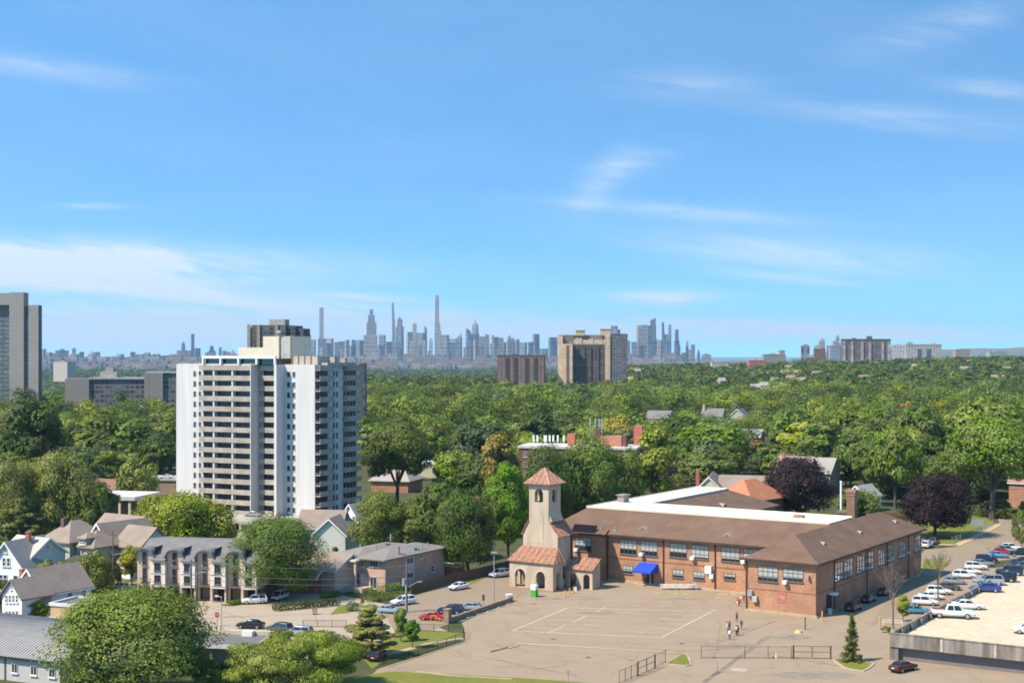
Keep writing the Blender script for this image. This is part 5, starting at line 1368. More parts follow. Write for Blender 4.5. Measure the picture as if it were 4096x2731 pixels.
# the three town houses
TF = Frame(P(*K('c1', 1250, 800)), -11)
BRT = mat('tan_brick', (.54, .41, .30), var=.1, scale=.5)
CRS = mat('cream_render', (.72, .62, .53), var=.05)
TRO = mat('slate_grey_roof', (.17, .158, .152), var=.12, scale=.4)
q_ = [TF.py(*K('c1', x, 700), 0)[0] for x in (1250, 1388, 1527, 1530, 1660, 1800, 1805, 1940, 2080)]
for k in range(4):
    if k < 3: x0, xm, x1 = q_[3 * k], q_[3 * k + 1], q_[3 * k + 2]
    else:
        x0 = q_[8] + .1; x1 = x0 + (q_[8] - q_[6]); xm = (x0 + x1) / 2
    lab = ('first town house at the left end of the arched-dormer row', 'second town house of the arched-dormer row, behind the utility pole', 'third town house of the row, beside the big round tree', 'town house mostly hidden behind the big round tree')[k]
    o_ = TF.wld(x0, 0)
    t = thing('town_house', lab, 'town house', (*o_, 0), TF.r, 'row of town houses with arched dormers')
    w = x1 - x0; m_ = xm - x0
    foot(*TF.wld(x0 + w / 2, 6), 7)
    MB().box(0, m_, .5, 12, 2.7, 7.8).obj('brick_wall', BRT, t)
    MB().box(m_ + .01, w - .05, -.35, 12, 2.65, 7.4).obj('bay_wall', CRS, t)
    MB().box(0.1, w - .1, 2.5, 12, 0, 2.64).obj('garage_wall', mat('garage_brick', (.22, .17, .13)), t)
    MB().box(m_ + .2, w - .5, 2.42, 2.49, .05, 2.3).obj('garage_door', mat('dark_garage', (.025, .025, .028)), t)
    MB().box(m_ - .2, m_ + .25, .0, .5, 0, 2.63).box(w - .4, w - .06, .0, .5, 0, 2.63).box(0, .35, .5, .9, 0, 2.68).obj('post', BRT, t)
    # roof: sloping front, arched dormer over the brick bay, raised end
    zr = 10.5
    r = MB()
    sl = lambda y: 7.35 + (y + .7) * (zr - 7.35) / 6.7
    r.hexa([(m_ + .25, -.7, sl(-.7)), (w - .02, -.7, sl(-.7)), (w - .02, 6, zr), (m_ + .25, 6, zr), (m_ + .25, -.7, 7.6), (w - .02, -.7, 7.6), (w - .02, 6, zr + .2), (m_ + .25, 6, zr + .2)])
    r.hexa([(-.1, .95, sl(.95)), (m_ + .24, .95, sl(.95)), (m_ + .24, 6, zr), (-.1, 6, zr), (-.1, .95, sl(.95) + .2), (m_ + .24, .95, sl(.95) + .2), (m_ + .24, 6, zr + .2), (-.1, 6, zr + .2)])
    r.hexa([(-.1, 6.01, zr), (w - .02, 6.01, zr), (w - .02, 12.4, zr - .5), (-.1, 12.4, zr - .5), (-.1, 6.01, zr + .2), (w - .02, 6.01, zr + .2), (w - .02, 12.4, zr - .3), (-.1, 12.4, zr - .3)])
    r.obj('roof', TRO, t)
    dm = MB(); n = 10; c_ = m_ / 2 + .1; R = m_ / 2 + .25
    arc = [(c_ - R * math.cos(math.pi * i / n), 8.35 + R * .66 * math.sin(math.pi * i / n)) for i in range(n + 1)]
    arc = [(c_ - R - .3, 8.0)] + arc + [(c_ + R + .35, 7.9)]
    for (a, za), (b_, zb_) in zip(arc[:-1], arc[1:]):
        dm.hexa([(a, -.25, za), (b_, -.25, zb_), (b_, 4.9, zb_), (a, 4.9, za), (a, -.25, za + .22), (b_, -.25, zb_ + .22), (b_, 4.9, zb_ + .22), (a, 4.9, za + .22)])
    dm.obj('dormer_roof', TRO, t)
    fw = MB(); lw_ = [(m_, 7.7), (0.0, 7.7)] + arc[1:-1]; fw.v += [(a, .45, z) for a, z in lw_] + [(a, .9, z) for a, z in lw_]
    n_ = len(lw_); fw.f.append(tuple(range(n_))); fw.m.append(0); fw.f.append(tuple(range(n_, 2 * n_))); fw.m.append(0)
    fw.obj('dormer_wall', BRT, t)
    # dark-coloured plate standing in for the shadow the dormer casts on the roof
    MB().box(m_ + .42, m_ + .5, .6, 5.4, 8.0, 9.8).obj('dormer_shadow', mat('shadow_dark', (.03, .032, .04)), t)
    window(t, 'y', .45, c_ - .5, c_ + .35, 6.5, 8.9, 1, 3, GLASS, FRAME, None)
    window(t, 'y', .5, c_ - .5, c_ + .35, 3.3, 5.9, 1, 2, GLASS, FRAME, None)
    bl = MB(); bl.box(c_ - .75, c_ + .6, .0, .45, 3.15, 3.22)
    for i in range(9): bl.box(c_ - .75 + i * .164, c_ - .72 + i * .164, .0, .03, 3.22, 4.15)
    bl.box(c_ - .78, c_ + .63, -.02, .05, 4.15, 4.2); bl.obj('balcony_rail', DARKM, t)
    bc = (m_ + w) / 2
    window(t, 'y', -.35, bc - .65, bc + .5, 5.6, 7.0, 2, 1, GLASS, FRAME, None)
    window(t, 'y', -.35, bc - .65, bc + .5, 3.5, 4.8, 2, 1, GLASS, FRAME, None)
    MB().box(m_ + .05, w - .1, -.45, -.36, 5.15, 5.25).box(m_ + .05, w - .1, -.45, -.36, 3.1, 3.2).obj('render_band', CRS, t)
    if k < 3: MB().tube((w - .05, -.1, 2.6), (w - .05, -.1, 7.3), .07).obj('downpipe', DARKM, t)
# pale brick house right of the big tree
BH = Frame(P(*K('c2', 1188, 440), 6.0), -31)
PBR = mat('pale_brick', (.47, .31, .23), var=.12, scale=.5, fine=.15)
PBO = mat('warm_brick', (.47, .30, .19), var=.1, scale=.5, fine=.15)
t = thing('brick_house', 'pale brick two-storey house with low grey roof beside the yard road', 'house', (*BH.O, 0), BH.r)
foot(*BH.wld(-6, 10), 13)
MB().box(-13, 0, 0, 20.5, 0, 6.0).obj('wall', PBR, t)
FG = mat('flat_grey_shingle', (.22, .19, .165), var=.08, scale=.4)
MB().hip(-6.4, .7, -1.2, 21.3, 6.0, 7.2, -4.2, -3.2, 6, 16).obj('roof', FG, t)
MB().hip(-13.8, -6.42, -.6, 21.3, 5.9, 6.9, -10.8, -9.6, 6, 15).obj('left_roof', FG, t)
MB().box(-9.2, -5.2, -2.6, .6, 5.6, 5.95).obj('portico_roof', mat('cream_edge2', (.60, .52, .42)), t)
for x in (-8.8, -5.6): MB().box(x - .2, x + .2, -2.3, -1.9, .8, 5.59).obj('portico_column', mat('cream_column', (.56, .46, .37)), t)
MB().box(-10.5, -3, -3.4, -.02, 0, .8).obj('terrace', mat('pinkish_terrace', (.48, .36, .28)), t)
s_ = MB()
for i in range(5): s_.box(-9.6, -6.2, -3.42 - .4 * (i + 1), -3.42 - .4 * i, 0, .8 - .15 * (i + 1))
s_.obj('steps', STEEL, t)
for i, (x, y, w_, h_, nx) in enumerate(((815, 445, 1.7, 1.3, 3), (922, 455, .5, 1.3, 1), (980, 460, .5, 1.3, 1), (1085, 465, 1.8, 1.2, 3), (812, 620, 1.5, 2.3, 2), (1080, 640, 1.5, 2.2, 2))):
    a = BH.py(*K('c2', x, y), 0); window(t, 'y', 0, a[0] - w_ / 2, a[0] + w_ / 2, a[1] - h_ / 2, a[1] + h_ / 2, nx, 1, GLASS, FRAMEW)
for x, m_, w_ in ((930, mat('red_door', (.22, .04, .03)), .8), (978, mat('white_door', (.6, .62, .64)), .9)):
    a = BH.py(*K('c2', x, 640), 0)[0]; MB().box(a - w_ / 2, a + w_ / 2, -.06, -.01, .8, 3.0).obj('door', m_, t)
a = [BH.px(*K('c2', x, 500), 0)[0] for x in (1362, 1450)]
MB().box(.01, .12, a[0], a[1], 0, 5.9).obj('pale_panel', mat('pale_grey_siding', (.46, .42, .42), var=.06), t)
for z in (5.0, 2.2): window(t, 'x', .12, a[0] + .5, a[1] - .6, z - .6, z + .6, 2, 1, GLASS, FRAMEW)
y_ = BH.px(*K('c2', 1618, 515), 0); hwin(t, 'x', 0, y_[0], y_[1], 1.2, 1.1)
y_ = BH.px(*K('c2', 1512, 400), 0); hwin(t, 'x', 0, y_[0], y_[1], .9, .8)
MB().box(.01, .06, .2, .7, 0, 5.9).obj('corner_trim', mat('grey_trim', (.36, .34, .33)), t)
for x, y in ((1195, 290), (1455, 325)):
    a = BH.pz(*K('c2', x, y), 7.0); MB().box(a[0] - .5, a[0] + .5, a[1] - .7, a[1] + .7, 6.7, 7.15).obj('skylight', mat('teal_skylight', (.10, .25, .28), rough=.2), t)
for x, y, s1 in ((1308, 380, .3), (1372, 300, .12), (1578, 315, .12), (1525, 335, .12), (1485, 345, .12), (1105, 340, .12), (960, 330, .12), (1240, 240, .2)):
    a = BH.pz(*K('c2', x, y), 6.6); MB().tube((a[0], a[1], 6.2), (a[0], a[1], 7.6 if s1 < .25 else 8.2), s1).obj('vent_pipe', STEEL, t)
# pinkish neighbour left of it
O = P(*K('c2', 725, 740)); PN = Frame(O, -31)
t = house('pinkish stucco house with a dark roof behind the big round tree', O, -31, 8, 10, 4.4, 6.8, mat('pink_stucco', (.50, .38, .30)), BROOF, 'x', [('y', 0, -4.6, 2.2, 1.0, 1.2)])
O = P(*K('c2', 540, 745)); 
t = house('low red brick house under the big round tree', O, -20, 8, 8, 3.0, 5.2, RBR, BROOF, 'x', [('y', 0, -2.8, 1.8, 1.8, 1.1, 2), ('y', 0, -6, 1.8, 1.2, 1.1)])
# grey gabled house behind
O = P(*K('c2', 640, 340), 2.0)
O = at(K('c2', 820, 0)[0], 318)
t = house('pale grey gabled house behind the pale brick house', O, -8, 7.5, 13, 5.2, 8.6, SIDB, BROOF2, 'y', [])
O = at(K('c2', 770, 0)[0], 325)
t = house('long brown-roofed house joined behind the grey gable', O, -8, 10, 9, 6.0, 9.3, SIDG, BROOF2, 'x', [])
O = at(K('c2', 960, 0)[0], 338)
t = house('white gabled house tucked below the white tower garage', O, -38, 7, 10, 5.4, 9.6, SIDW, GROOF, 'y', [('y', 0, -2.2, 6.4, .8, 1.1)])
O = P(*K('b2', 2150, 720)); 
t = thing('brick_flat_house', 'square orange brick house with cream flat roof among the trees', 'house', (*O, 0), math.radians(-28))
foot(*O, 10)
MB().box(-12, 0, 0, 11, 0, 6.4).obj('wall', mat('rust_brick', (.36, .18, .11), var=.12), t)
MB().box(-12.5, .5, -.5, 11.5, 6.4, 7.3).obj('roof', mat('cream_roof', (.62, .53, .42)), t)
MB().box(-5, -2.4, 3, 5, 7.3, 8.6).obj('roof_unit', DARKM, t)
MB().box(-1.2, -.1, 2, 3.4, 7.3, 9).obj('chimney', SIDY, t)
# houses among the trees left of the tower and behind the yard
def back_house(u, D, w, d, ze, zr, rot, wm, rm, label, axis='x', chimney=None, wins=()):
    return house(label, at(u, D), rot, w, d, ze, zr, wm, rm, axis, wins, chimney, base=terrain(*at(u, D)) if D > 700 else 0)
back_house(112, 420, 9, 8, 5, 8, -25, SIDB, mat('maroon_roof', (.22, .11, .09)), 'small house with a maroon roof left of the white tower')
t = thing('parking_garage', 'low flat garage roof with a parked car beside the white tower', 'building', (*at(176, 460), 0), math.radians(-10))
MB().box(-16, 0, 0, 14, 0, 4.5).obj('wall', mat('brown_wall', (.28, .20, .15)), t); MB().box(-16.4, .4, -.4, 14.4, 4.5, 5).obj('roof', CONC, t); foot(*at(172, 466), 10)
t = thing('brick_school', 'long low brick building with pale slanted roof right of the white tower', 'building', (*at(408, 466), 0), math.radians(-16))
MB().box(-13, 0, 0, 14, 0, 3.6).obj('wall', mat('rust_brick', (.36, .18, .11)), t)
MB().hip(-13.8, .8, -.8, 14.8, 3.6, 6.6, -11, -3, 6, 8).obj('roof', mat('pale_brown_roof', (.33, .28, .24), var=.08), t); foot(*at(412, 470), 13)
t = thing('white_flat_roof', 'bright white flat-roofed building among the trees', 'building', (*at(447, 520), 0), math.radians(-20))
MB().box(-16, 0, 0, 14, 0, 5).obj('wall', SIDG, t); MB().box(-16.3, .3, -.3, 14.3, 5, 5.5).obj('roof', W_ROOFW, t); foot(*at(440, 526), 10)
# brick apartment block with red roof boxes and antennas
D = 480; O = at(567, D); f = Frame(O, -14)
t = thing('brick_apartments', 'dark red brick apartment block with white roof edge and antennas', 'building', (*O, 0), f.r)
DKB = mat('dark_red_brick', (.17, .075, .06), var=.14)
za = zat(K('b3', 0, 205)[1], 485)
xl = f.py(*K('b3', 60, 210), 0)[0]; xr = f.py(*K('b3', 1140, 180), 0)[0]
MB().box(xl, xr, 0, 16, 0, za).obj('wall', DKB, t)
MB().box(xl - .3, xr + .3, -.3, 16.3, za, za + .8).obj('roof_edge', mat('pale_edge', (.55, .50, .47)), t)
for x in range(9):
    for z in (za - 2.2, za - 5.4, za - 8.6): hwin(t, 'y', 0, xl + 2.4 + x * (xr - xl - 4) / 8.5, z, 1.3, 1.6, 2)
RB1 = mat('salmon_red_wall', (.50, .14, .11), var=.08); RB2 = mat('orange_red_wall', (.48, .20, .13), var=.08)
def rbx(x0, x1, y0, y1, yy, m): 
    a = f.py(*K('b3', x0, y0), yy); b = f.py(*K('b3', x1, y1), yy)
    MB().box(a[0], b[0], yy, yy + 4, za + .5, a[1]).obj('roof_house', m, t)
rbx(508, 575, 80, 170, 5, RB1); rbx(575, 640, 130, 170, 5.2, RB1); rbx(815, 1005, 95, 165, 4, RB2); rbx(1008, 1048, 92, 170, 4.2, DKB); rbx(1120, 1195, 5, 50, 12, RB1); rbx(722, 815, 75, 140, 4.5, DKB)
rbx(755, 795, 30, 90, 5, DKB)
for x in (198, 232, 298, 312, 345, 378, 420, 475):
    a = f.py(*K('b3', x, 105), 3); MB().box(a[0] - .3, a[0] + .3, 3, 3.4, a[1] - 1.5, a[1] + .6).tube((a[0], 3.2, za), (a[0], 3.2, a[1]), .12).obj('antenna', WHITEM, t)
for x in (715, 765, 800, 825):
    a = f.py(*K('b3', x, -20), 5); MB().box(a[0] - .25, a[0] + .25, 5, 5.4, a[1] - 1.2, a[1] + 1.6).tube((a[0], 5.2, za), (a[0], 5.2, a[1]), .12).obj('antenna', STEEL, t)
foot(*f.wld(-15, 8), 14); foot(*f.wld(5, 8), 14); foot(*f.wld(20, 8), 12)
# houses behind the school
O = P(*K('b3', 1912, 560), 2.5)
O = at(K('b3', 1912, 0)[0], 395)
t = house('cream gabled house with brown roof behind the school roof', O, -12, 6.2, 20, 8.2, 11.2, SIDY, BROOF, 'y', [('y', 0, -3.1, 7.4, 2.0, 1.6, 2)], over=.3)
MB().box(.02, 15, 6, 15, 0, 7.6).obj('side_wall', SIDY, t)
MB().gable(-.5, 15.5, 6, 15, 7.6, 11.0, 'x', .22, .5).obj('side_roof', BROOF, t)
for x in (1.6, 4.4, 7.2, 10.4, 13): hwin(t, 'y', 6, x, 6.0, 1.0, 1.6, 1)
MB().box(-7.4, -6.4, 8, 9.4, 5, 12.6).obj('chimney', RBR, t)
OT = mat('orange_tile_roof', (.44, .17, .085), var=.12, scale=.8)
O = at(K('b3', 1945, 0)[0], 352); f = Frame(at(751, 365), 50)
t = thing('hall_house', 'hall with an orange clay tile hipped roof behind the school', 'hall', (*f.O, 0), f.r)
MB().box(0, 17, 0, 11, 0, 7.5).obj('wall', mat('dark_red_brick', (.17, .075, .06)), t)
MB().hip(-.8, 17.8, -.8, 11.8, 7.5, 12.4, 5.5, 11.5, 5.3, 5.7).obj('roof', OT, t); foot(*f.wld(5, 8), 12)
back_house(808, 455, 11, 10, 7.5, 12.2, -30, SIDG, BROOF2, 'tan-brown hipped house behind the left purple tree', 'x', (-9, 3, 13.6, RBR))
back_house(830, 462, 12, 11, 7.0, 11.2, -30, SIDG, GROOF, 'grey-roofed house to the right of the tan-brown one', 'x')
back_house(866, 408, 6.4, 9, 4.6, 7.4, -42, SIDW, mat('pale_grey_roof', (.32, .31, .31)), 'white gabled cottage between the two purple trees', 'y', None, [('y', 0, -3, 6, 1.6, 1.2, 2)])
back_house(722, 880, 13, 10, 7, 11, -20, SIDG, TRO, 'grey-roofed house high among the trees behind the school', 'x', (-12, 3, 13.5, SIDY))
back_house(746, 860, 11, 12, 6.5, 11.6, -24, SIDG, TRO, 'pale-gabled house with grey roof among the middle trees', 'y', None, [('y', 0, -4.5, 10, .8, 1.4)])
back_house(760, 650, 9, 9, 7.5, 10.5, -24, RBR, mat('violet_grey_roof', (.25, .24, .26)), 'red brick house by the crimson bush', 'x')
back_house(668, 850, 14, 11, 7.0, 10.8, -24, SIDG, TRO, 'house with a dark grey hipped roof behind the pale green tree', 'x')
back_house(1030, 420, 6, 10, 7.5, 11.0, -30, mat('rust_brick', (.36, .18, .11)), mat('reddish_brown_roof', (.28, .17, .13)), 'brown-roofed house at the right picture edge', 'x')
HL = 'small pale house showing between the trees of the right hillside'
r_ = random.Random(12)
HC = [mat('greyish_house', (.42, .40, .38)), SIDG, SIDG, mat('pinkish_house', (.46, .32, .26)), SIDB]
HR = [BROOF, GROOF, BROOF2, mat('red_tile_roof', (.26, .14, .10)), BROOF2]
for i in range(30):
    u = r_.uniform(632, 1020) if i % 3 else r_.uniform(632, 840); D = r_.uniform(1250, 2450)
    X, Y = at(u, D); z = terrain(X, Y) + 6.5
    w, d = r_.uniform(7, 12), r_.uniform(8, 11)
    t = thing('hillside_house', HL, 'house', (X, Y, z - 6.8), math.radians(r_.uniform(-40, 20)), 'houses on the wooded right hillside')
    MB().gwall(-w, 0, 0, d, 0, 11.5, 14.5, 'x').obj('wall', r_.choice(HC), t)
    MB().gable(-w, 0, 0, d, 11.55, 14.55, 'x', .3, .5).obj('roof', r_.choice(HR), t)
    foot(X - w / 2, Y - 8, 14)
# ---------------------------------------------------------------- vehicles
PAINTS = {}
def paint(name, col, metal=0.0):
    if name not in PAINTS:
        PAINTS[name] = mat('car_paint_' + name, col, rough=.28, var=.03, metal=metal, spec=.5, coat=.6)
    return PAINTS[name]
CGL = mat('car_glass', (0.012, 0.015, 0.018), rough=.04, var=.1, spec=.8)
RIM = mat('wheel_rim', (0.42, 0.42, 0.43), rough=.3, metal=.6, var=.05)
HEADL = mat('headlight_glass', (0.75, 0.77, 0.8), rough=.1, var=.05, spec=.8)
TAILL = mat('taillight_red', (0.40, 0.015, 0.012), rough=.2, var=.05)
PLATE = mat('number_plate', (0.6, 0.6, 0.55), var=.1)
TRIMB = mat('black_trim', (0.02, 0.02, 0.02), rough=.6, var=.05)
SPECS = {
 # length, width, stations of the lower body (x, bottom, top, half width), belt polygon of the cabin (x), roof (x), belt z, roof z, roof half width
 'sedan': (4.75, 1.84, [(-2.36, .5, .78, .70), (-2.28, .32, .98, .84), (-1.75, .26, 1.02, .92), (-.4, .24, .98, .92), (.9, .24, .96, .92), (1.6, .26, .88, .90), (2.15, .32, .76, .82), (2.38, .45, .62, .64)],
           (-1.9, 1.05), (-1.05, .22), .96, 1.45, .60, 1.42, .33),
 'suv': (4.7, 1.92, [(-2.33, .5, .95, .80), (-2.28, .34, 1.08, .90), (-1.5, .30, 1.10, .96), (.9, .28, 1.06, .96), (1.7, .3, 1.0, .93), (2.2, .36, .88, .84), (2.35, .5, .74, .68)],
         (-2.26, 1.08), (-1.95, .30), 1.06, 1.72, .66, 1.42, .37),
 'hatch': (4.2, 1.78, [(-2.08, .45, .85, .74), (-2.02, .3, 1.0, .84), (-1.3, .26, 1.02, .89), (.9, .25, .98, .89), (1.5, .28, .9, .87), (1.9, .34, .78, .78), (2.1, .45, .66, .62)],
           (-2.0, 1.0), (-1.45, .25), .97, 1.50, .60, 1.28, .32),
 'pickup': (5.9, 2.02, [(-2.95, .55, 1.12, .93), (-2.85, .5, 1.18, 1.0), (-1.0, .45, 1.18, 1.0), (-.9, .42, 1.16, 1.0), (1.3, .42, 1.14, 1.0), (1.5, .42, 1.15, 1.0), (2.6, .46, 1.10, .96), (2.95, .6, .95, .84)],
            (-.95, 1.45), (-.72, .75), 1.15, 1.9, .76, 1.85, .42),
 'van': (5.0, 1.95, [(-2.5, .5, 1.1, .9), (-2.4, .36, 1.15, .96), (-1, .32, 1.15, .97), (1.2, .32, 1.1, .97), (1.9, .34, 1.0, .93), (2.4, .42, .86, .80)],
         (-2.42, 1.5), (-2.3, .7), 1.12, 2.05, .80, 1.5, .36),
}
TEMPL = {}
def make_car(kind):
    L_, W_, st, belt, roof, zb, zr, hwr, ax, wr = SPECS[kind]
    t = bpy.data.objects.new('car', None); C.objects.link(t)
    b = MB(); rings = []
    for (x, z0, z1, hw) in st:
        pts = [(x, -hw * .86, z0), (x, hw * .86, z0), (x, hw, z0 + .22), (x, hw * 1.0, (z0 + z1) / 2 + .06), (x, hw * .96, z1 - .07), (x, hw * .82, z1), (x, -hw * .82, z1), (x, -hw * .96, z1 - .07), (x, -hw, (z0 + z1) / 2 + .06), (x, -hw, z0 + .22)]
        rings.append(len(b.v)); b.v += pts
    n = 10
    for a, c in zip(rings[:-1], rings[1:]):
        for i in range(n):
            j = (i + 1) % n; b.f.append((a + i, c + i, c + j, a + j)); b.m.append(0)
    b.f.append(tuple(rings[0] + i for i in range(n))); b.f.append(tuple(rings[-1] + i for i in range(n))[::-1]); b.m += [0, 0]
    hb_ = W_ / 2 * .86
    bx = [belt[0], belt[1]]; rx = [roof[0], roof[1]]
    # roof shell and pillars
    m = (rx[0] + rx[1]) / 2
    rp = [(rx[0], hwr * .9, zr - .05), (m, hwr, zr), (rx[1], hwr * .92, zr - .05)]
    for (x0, h0, z0), (x1, h1, z1) in zip(rp[:-1], rp[1:]):
        b.hexa([(x0, -h0, z0 - .07), (x1, -h1, z1 - .07), (x1, h1, z1 - .07), (x0, h0, z0 - .07), (x0, -h0 * .9, z0), (x1, -h1 * .9, z1), (x1, h1 * .9, z1), (x0, h0 * .9, z0)])
    for sg in (-1, 1):
        for (xb, xr, wd) in ((bx[0] + .05, rx[0], .16), (bx[1] - .06, rx[1], .07), ((bx[0] + bx[1]) / 2 - .1, (rx[0] + rx[1]) / 2, .09)):
            yb, yr = sg * hb_ * .985, sg * hwr * .97
            b.hexa([(xb - wd / 2, yb - .04, zb - .05), (xb + wd / 2, yb - .04, zb - .05), (xb + wd / 2, yb + .04, zb - .05), (xb - wd / 2, yb + .04, zb - .05),
                    (xr - wd / 2, yr - .04, zr - .06), (xr + wd / 2, yr - .04, zr - .06), (xr + wd / 2, yr + .04, zr - .06), (xr - wd / 2, yr + .04, zr - .06)])
        b.box((belt[1] - .35), (belt[1] - .18), sg * hb_ - .02 + (0 if sg > 0 else -.2), sg * hb_ + .02 + (.2 if sg > 0 else 0), zb, zb + .15)
    body = b.obj('body', paint('white', (.72, .72, .70)), t)
    g = MB(); g.hexa([(bx[0] + .03, -hb_ * .97, zb - .06), (bx[1] - .03, -hb_ * .97, zb - .06), (bx[1] - .03, hb_ * .97, zb - .06), (bx[0] + .03, hb_ * .97, zb - .06),
                      (rx[0] + .02, -hwr * .95, zr - .08), (rx[1] - .02, -hwr * .95, zr - .08), (rx[1] - .02, hwr * .95, zr - .08), (rx[0] + .02, hwr * .95, zr - .08)])
    g.obj('window_glass', CGL, t)
    if kind == 'pickup':
        MB().box(-2.8, -1.0, -.82, .82, 1.17, 1.2).obj('load_bed', mat('bed_liner', (.16, .06, .03), var=.2), t)
    for sx in (-1, 1):
        for sy in (-1, 1):
            x = sx * ax - (0 if kind != 'pickup' else 0); y = sy * (W_ / 2 - .13)
            w = MB(); w.tube((x, y - .12, wr), (x, y + .12, wr), wr, wr, 14); wo = w.obj('wheel', BLACK, t)
            r = MB(); yo = y + sy * .121; r.tube((x, yo, wr), (x, yo + sy * .015, wr), wr * .62, wr * .58, 10); r.obj('rim', RIM, wo)
    xf, xr_ = st[-2][0], st[0][0]
    for sy in (-1, 1):
        MB().box(xf + .02, xf + .17, sy * st[-2][3] * .62 - .16, sy * st[-2][3] * .62 + .16, st[-2][2] - .2, st[-2][2] - .06).obj('headlight', HEADL, t)
        MB().box(st[1][0] - .12, st[1][0] - .0, sy * st[1][3] * .74 - .13, sy * st[1][3] * .74 + .13, st[1][2] - .32, st[1][2] - .1).obj('taillight', TAILL, t)
    MB().box(xr_ - .03, xr_ + .06, -.26, .26, .62, .75).obj('number_plate', PLATE, t)
    MB().box(st[-1][0] - .06, st[-1][0] + .03, -.5, .5, .42, .56).box(xr_ - .04, xr_ + .1, -.62, .62, .36, .48).obj('bumper_grille', TRIMB, t)
    return t
used_t = {}
def car(u, v, kind, col, head, label, z=0.0, sc=1.0, group=None, name=None, metal=0.0):
    if kind not in TEMPL:
        TEMPL[kind] = make_car(kind); o = TEMPL[kind]
    else:
        o = copy_tree(TEMPL[kind])
    X, Y = P(u, v, z)
    o.name = name or {'pickup': 'pickup_truck', 'van': 'parked_van'}.get(kind, 'parked_car')
    o.location = (X, Y, z + .01); o.rotation_euler = (0, 0, math.radians(head)); o.scale = (sc,) * 3
    tag(o, label, {'pickup': 'pickup truck', 'van': 'van'}.get(kind, 'car'), group)
    for c in o.children:
        if c.name.split('.')[0] == 'body':
            c.material_slots[0].link = 'OBJECT'
            c.material_slots[0].material = paint(*col) if isinstance(col, tuple) else paint(col, COLS[col], .5 if col in ('silver', 'grey') else 0)
    return o
COLS = {'white': (.76, .76, .74), 'silver': (.42, .43, .45), 'grey': (.12, .125, .13), 'black': (.012, .012, .014), 'red': (.42, .02, .025), 'blue': (.02, .045, .22), 'navy': (.012, .02, .06),
        'teal': (.06, .20, .27), 'lightblue': (.12, .30, .50), 'maroon': (.06, .012, .014), 'beige': (.55, .46, .32), 'steel': (.25, .31, .36)}
UP, RT = 56.5, -33.5           # along the yard road, and across it
c2 = lambda x, y: K('c2', x, y)
c4 = lambda x, y: K('c4', x, y)
c1 = lambda x, y: K('c1', x, y)
G1 = 'cars along the side road'
car(*c2(2235, 590), 'suv', 'white', UP + 180 - 12, 'white SUV parked highest on the side road by the fence', group=G1)
car(*c2(1862, 705), 'sedan', 'white', UP + 180 - 8, 'white sedan on the side road, midway along the wooden fence', group=G1)
car(*c2(1352, 845), 'suv', 'white', UP + 180 - 20, 'white car in front of the long hedge', group=G1)
car(*c2(1225, 922), 'sedan', 'steel', -20, 'silver-blue sedan partly behind the broad pine', group=G1)
car(*c2(1620, 985), 'sedan', 'red', 170, 'bright red car at the near end beside the low wall', group=G1)
car(*c2(1785, 928), 'suv', 'navy', 168, 'dark blue-black car behind the red one', group=G1)
car(*c2(1965, 898), 'hatch', 'steel', 168, 'silver-blue hatchback farthest along the low wall', group=G1)
car(*c2(215, 1098), 'suv', 'grey', 150, 'dark grey SUV with a bright sun glint beside a silver one', group='cars on the street below the houses')
car(*c2(392, 1132), 'suv', 'silver', 165, 'silver SUV parked side by side with the dark grey one', group='cars on the street below the houses')
car(*c1(2300, 1060), 'sedan', 'black', 172, 'black sedan above the flat grey garage roof', group='cars on the street below the houses')
car(*c2(1120, 1345), 'suv', 'black', 75, 'black car seen end-on between the bushy tree and the lawn fence')
car(*c2(75, 1258), 'sedan', 'navy', 80, 'dark blue car beside the olive end wall')
car(*c1(2335, 835), 'suv', 'white', 195, 'white SUV on the street under the big round tree')
car(*c2(215, 798), 'van', 'white', 250, 'white van rear standing in the shade by the low red brick house', sc=.85)
car(*c1(1490, 795), 'suv', 'steel', 262, 'steel-blue SUV outside the first town house garage')
car(*c1(1630, 792), 'sedan', 'black', 230, 'black car under the second town house')
car(*c1(1100, 705), 'sedan', 'steel', 160, 'car glinting in the sun above the crown of the big tree')
car(*c1(870, 690), 'sedan', 'black', 150, 'dark car in the shade behind the large brown roof')
car(*c1(2225, 1345), 'sedan', 'white', 190, 'white car half under the flat grey garage')
car(*K('b2', -30, 835), 'sedan', 'silver', 170, 'silver car on the terrace in front of the white tower', z=2.4)
car(*K('b1', 2245, 905), 'sedan', 'black', 150, 'black car on the upper street below the white tower')
car(*K('b2', 185, 820), 'suv', 'black', 100, 'black SUV on the white tower podium', z=2.5)
car(*K('b2', 280, 815), 'sedan', 'white', 140, 'white car on the podium beside a black SUV', z=2.5)
car(*K('b2', 365, 805), 'sedan', 'beige', 160, 'cream car on the podium next to the tower corner', z=2.5)
car(*K('b1', 1525, 485), 'sedan', 'white', 190, 'white car parked on the low garage roof left of the white tower', z=5.05)
# row in the shade of the school wing
car(*c4(785, 895), 'suv', 'black', UP, 'black SUV nearest of three in the shade of the school wing', group='cars in the shade of the school wing')
car(*c4(925, 818), 'sedan', 'navy', UP, 'dark blue sedan, middle of three beside the school wing', group='cars in the shade of the school wing')
car(*c4(1070, 752), 'sedan', 'grey', UP, 'grey sedan, farthest of three beside the school wing', group='cars in the shade of the school wing')
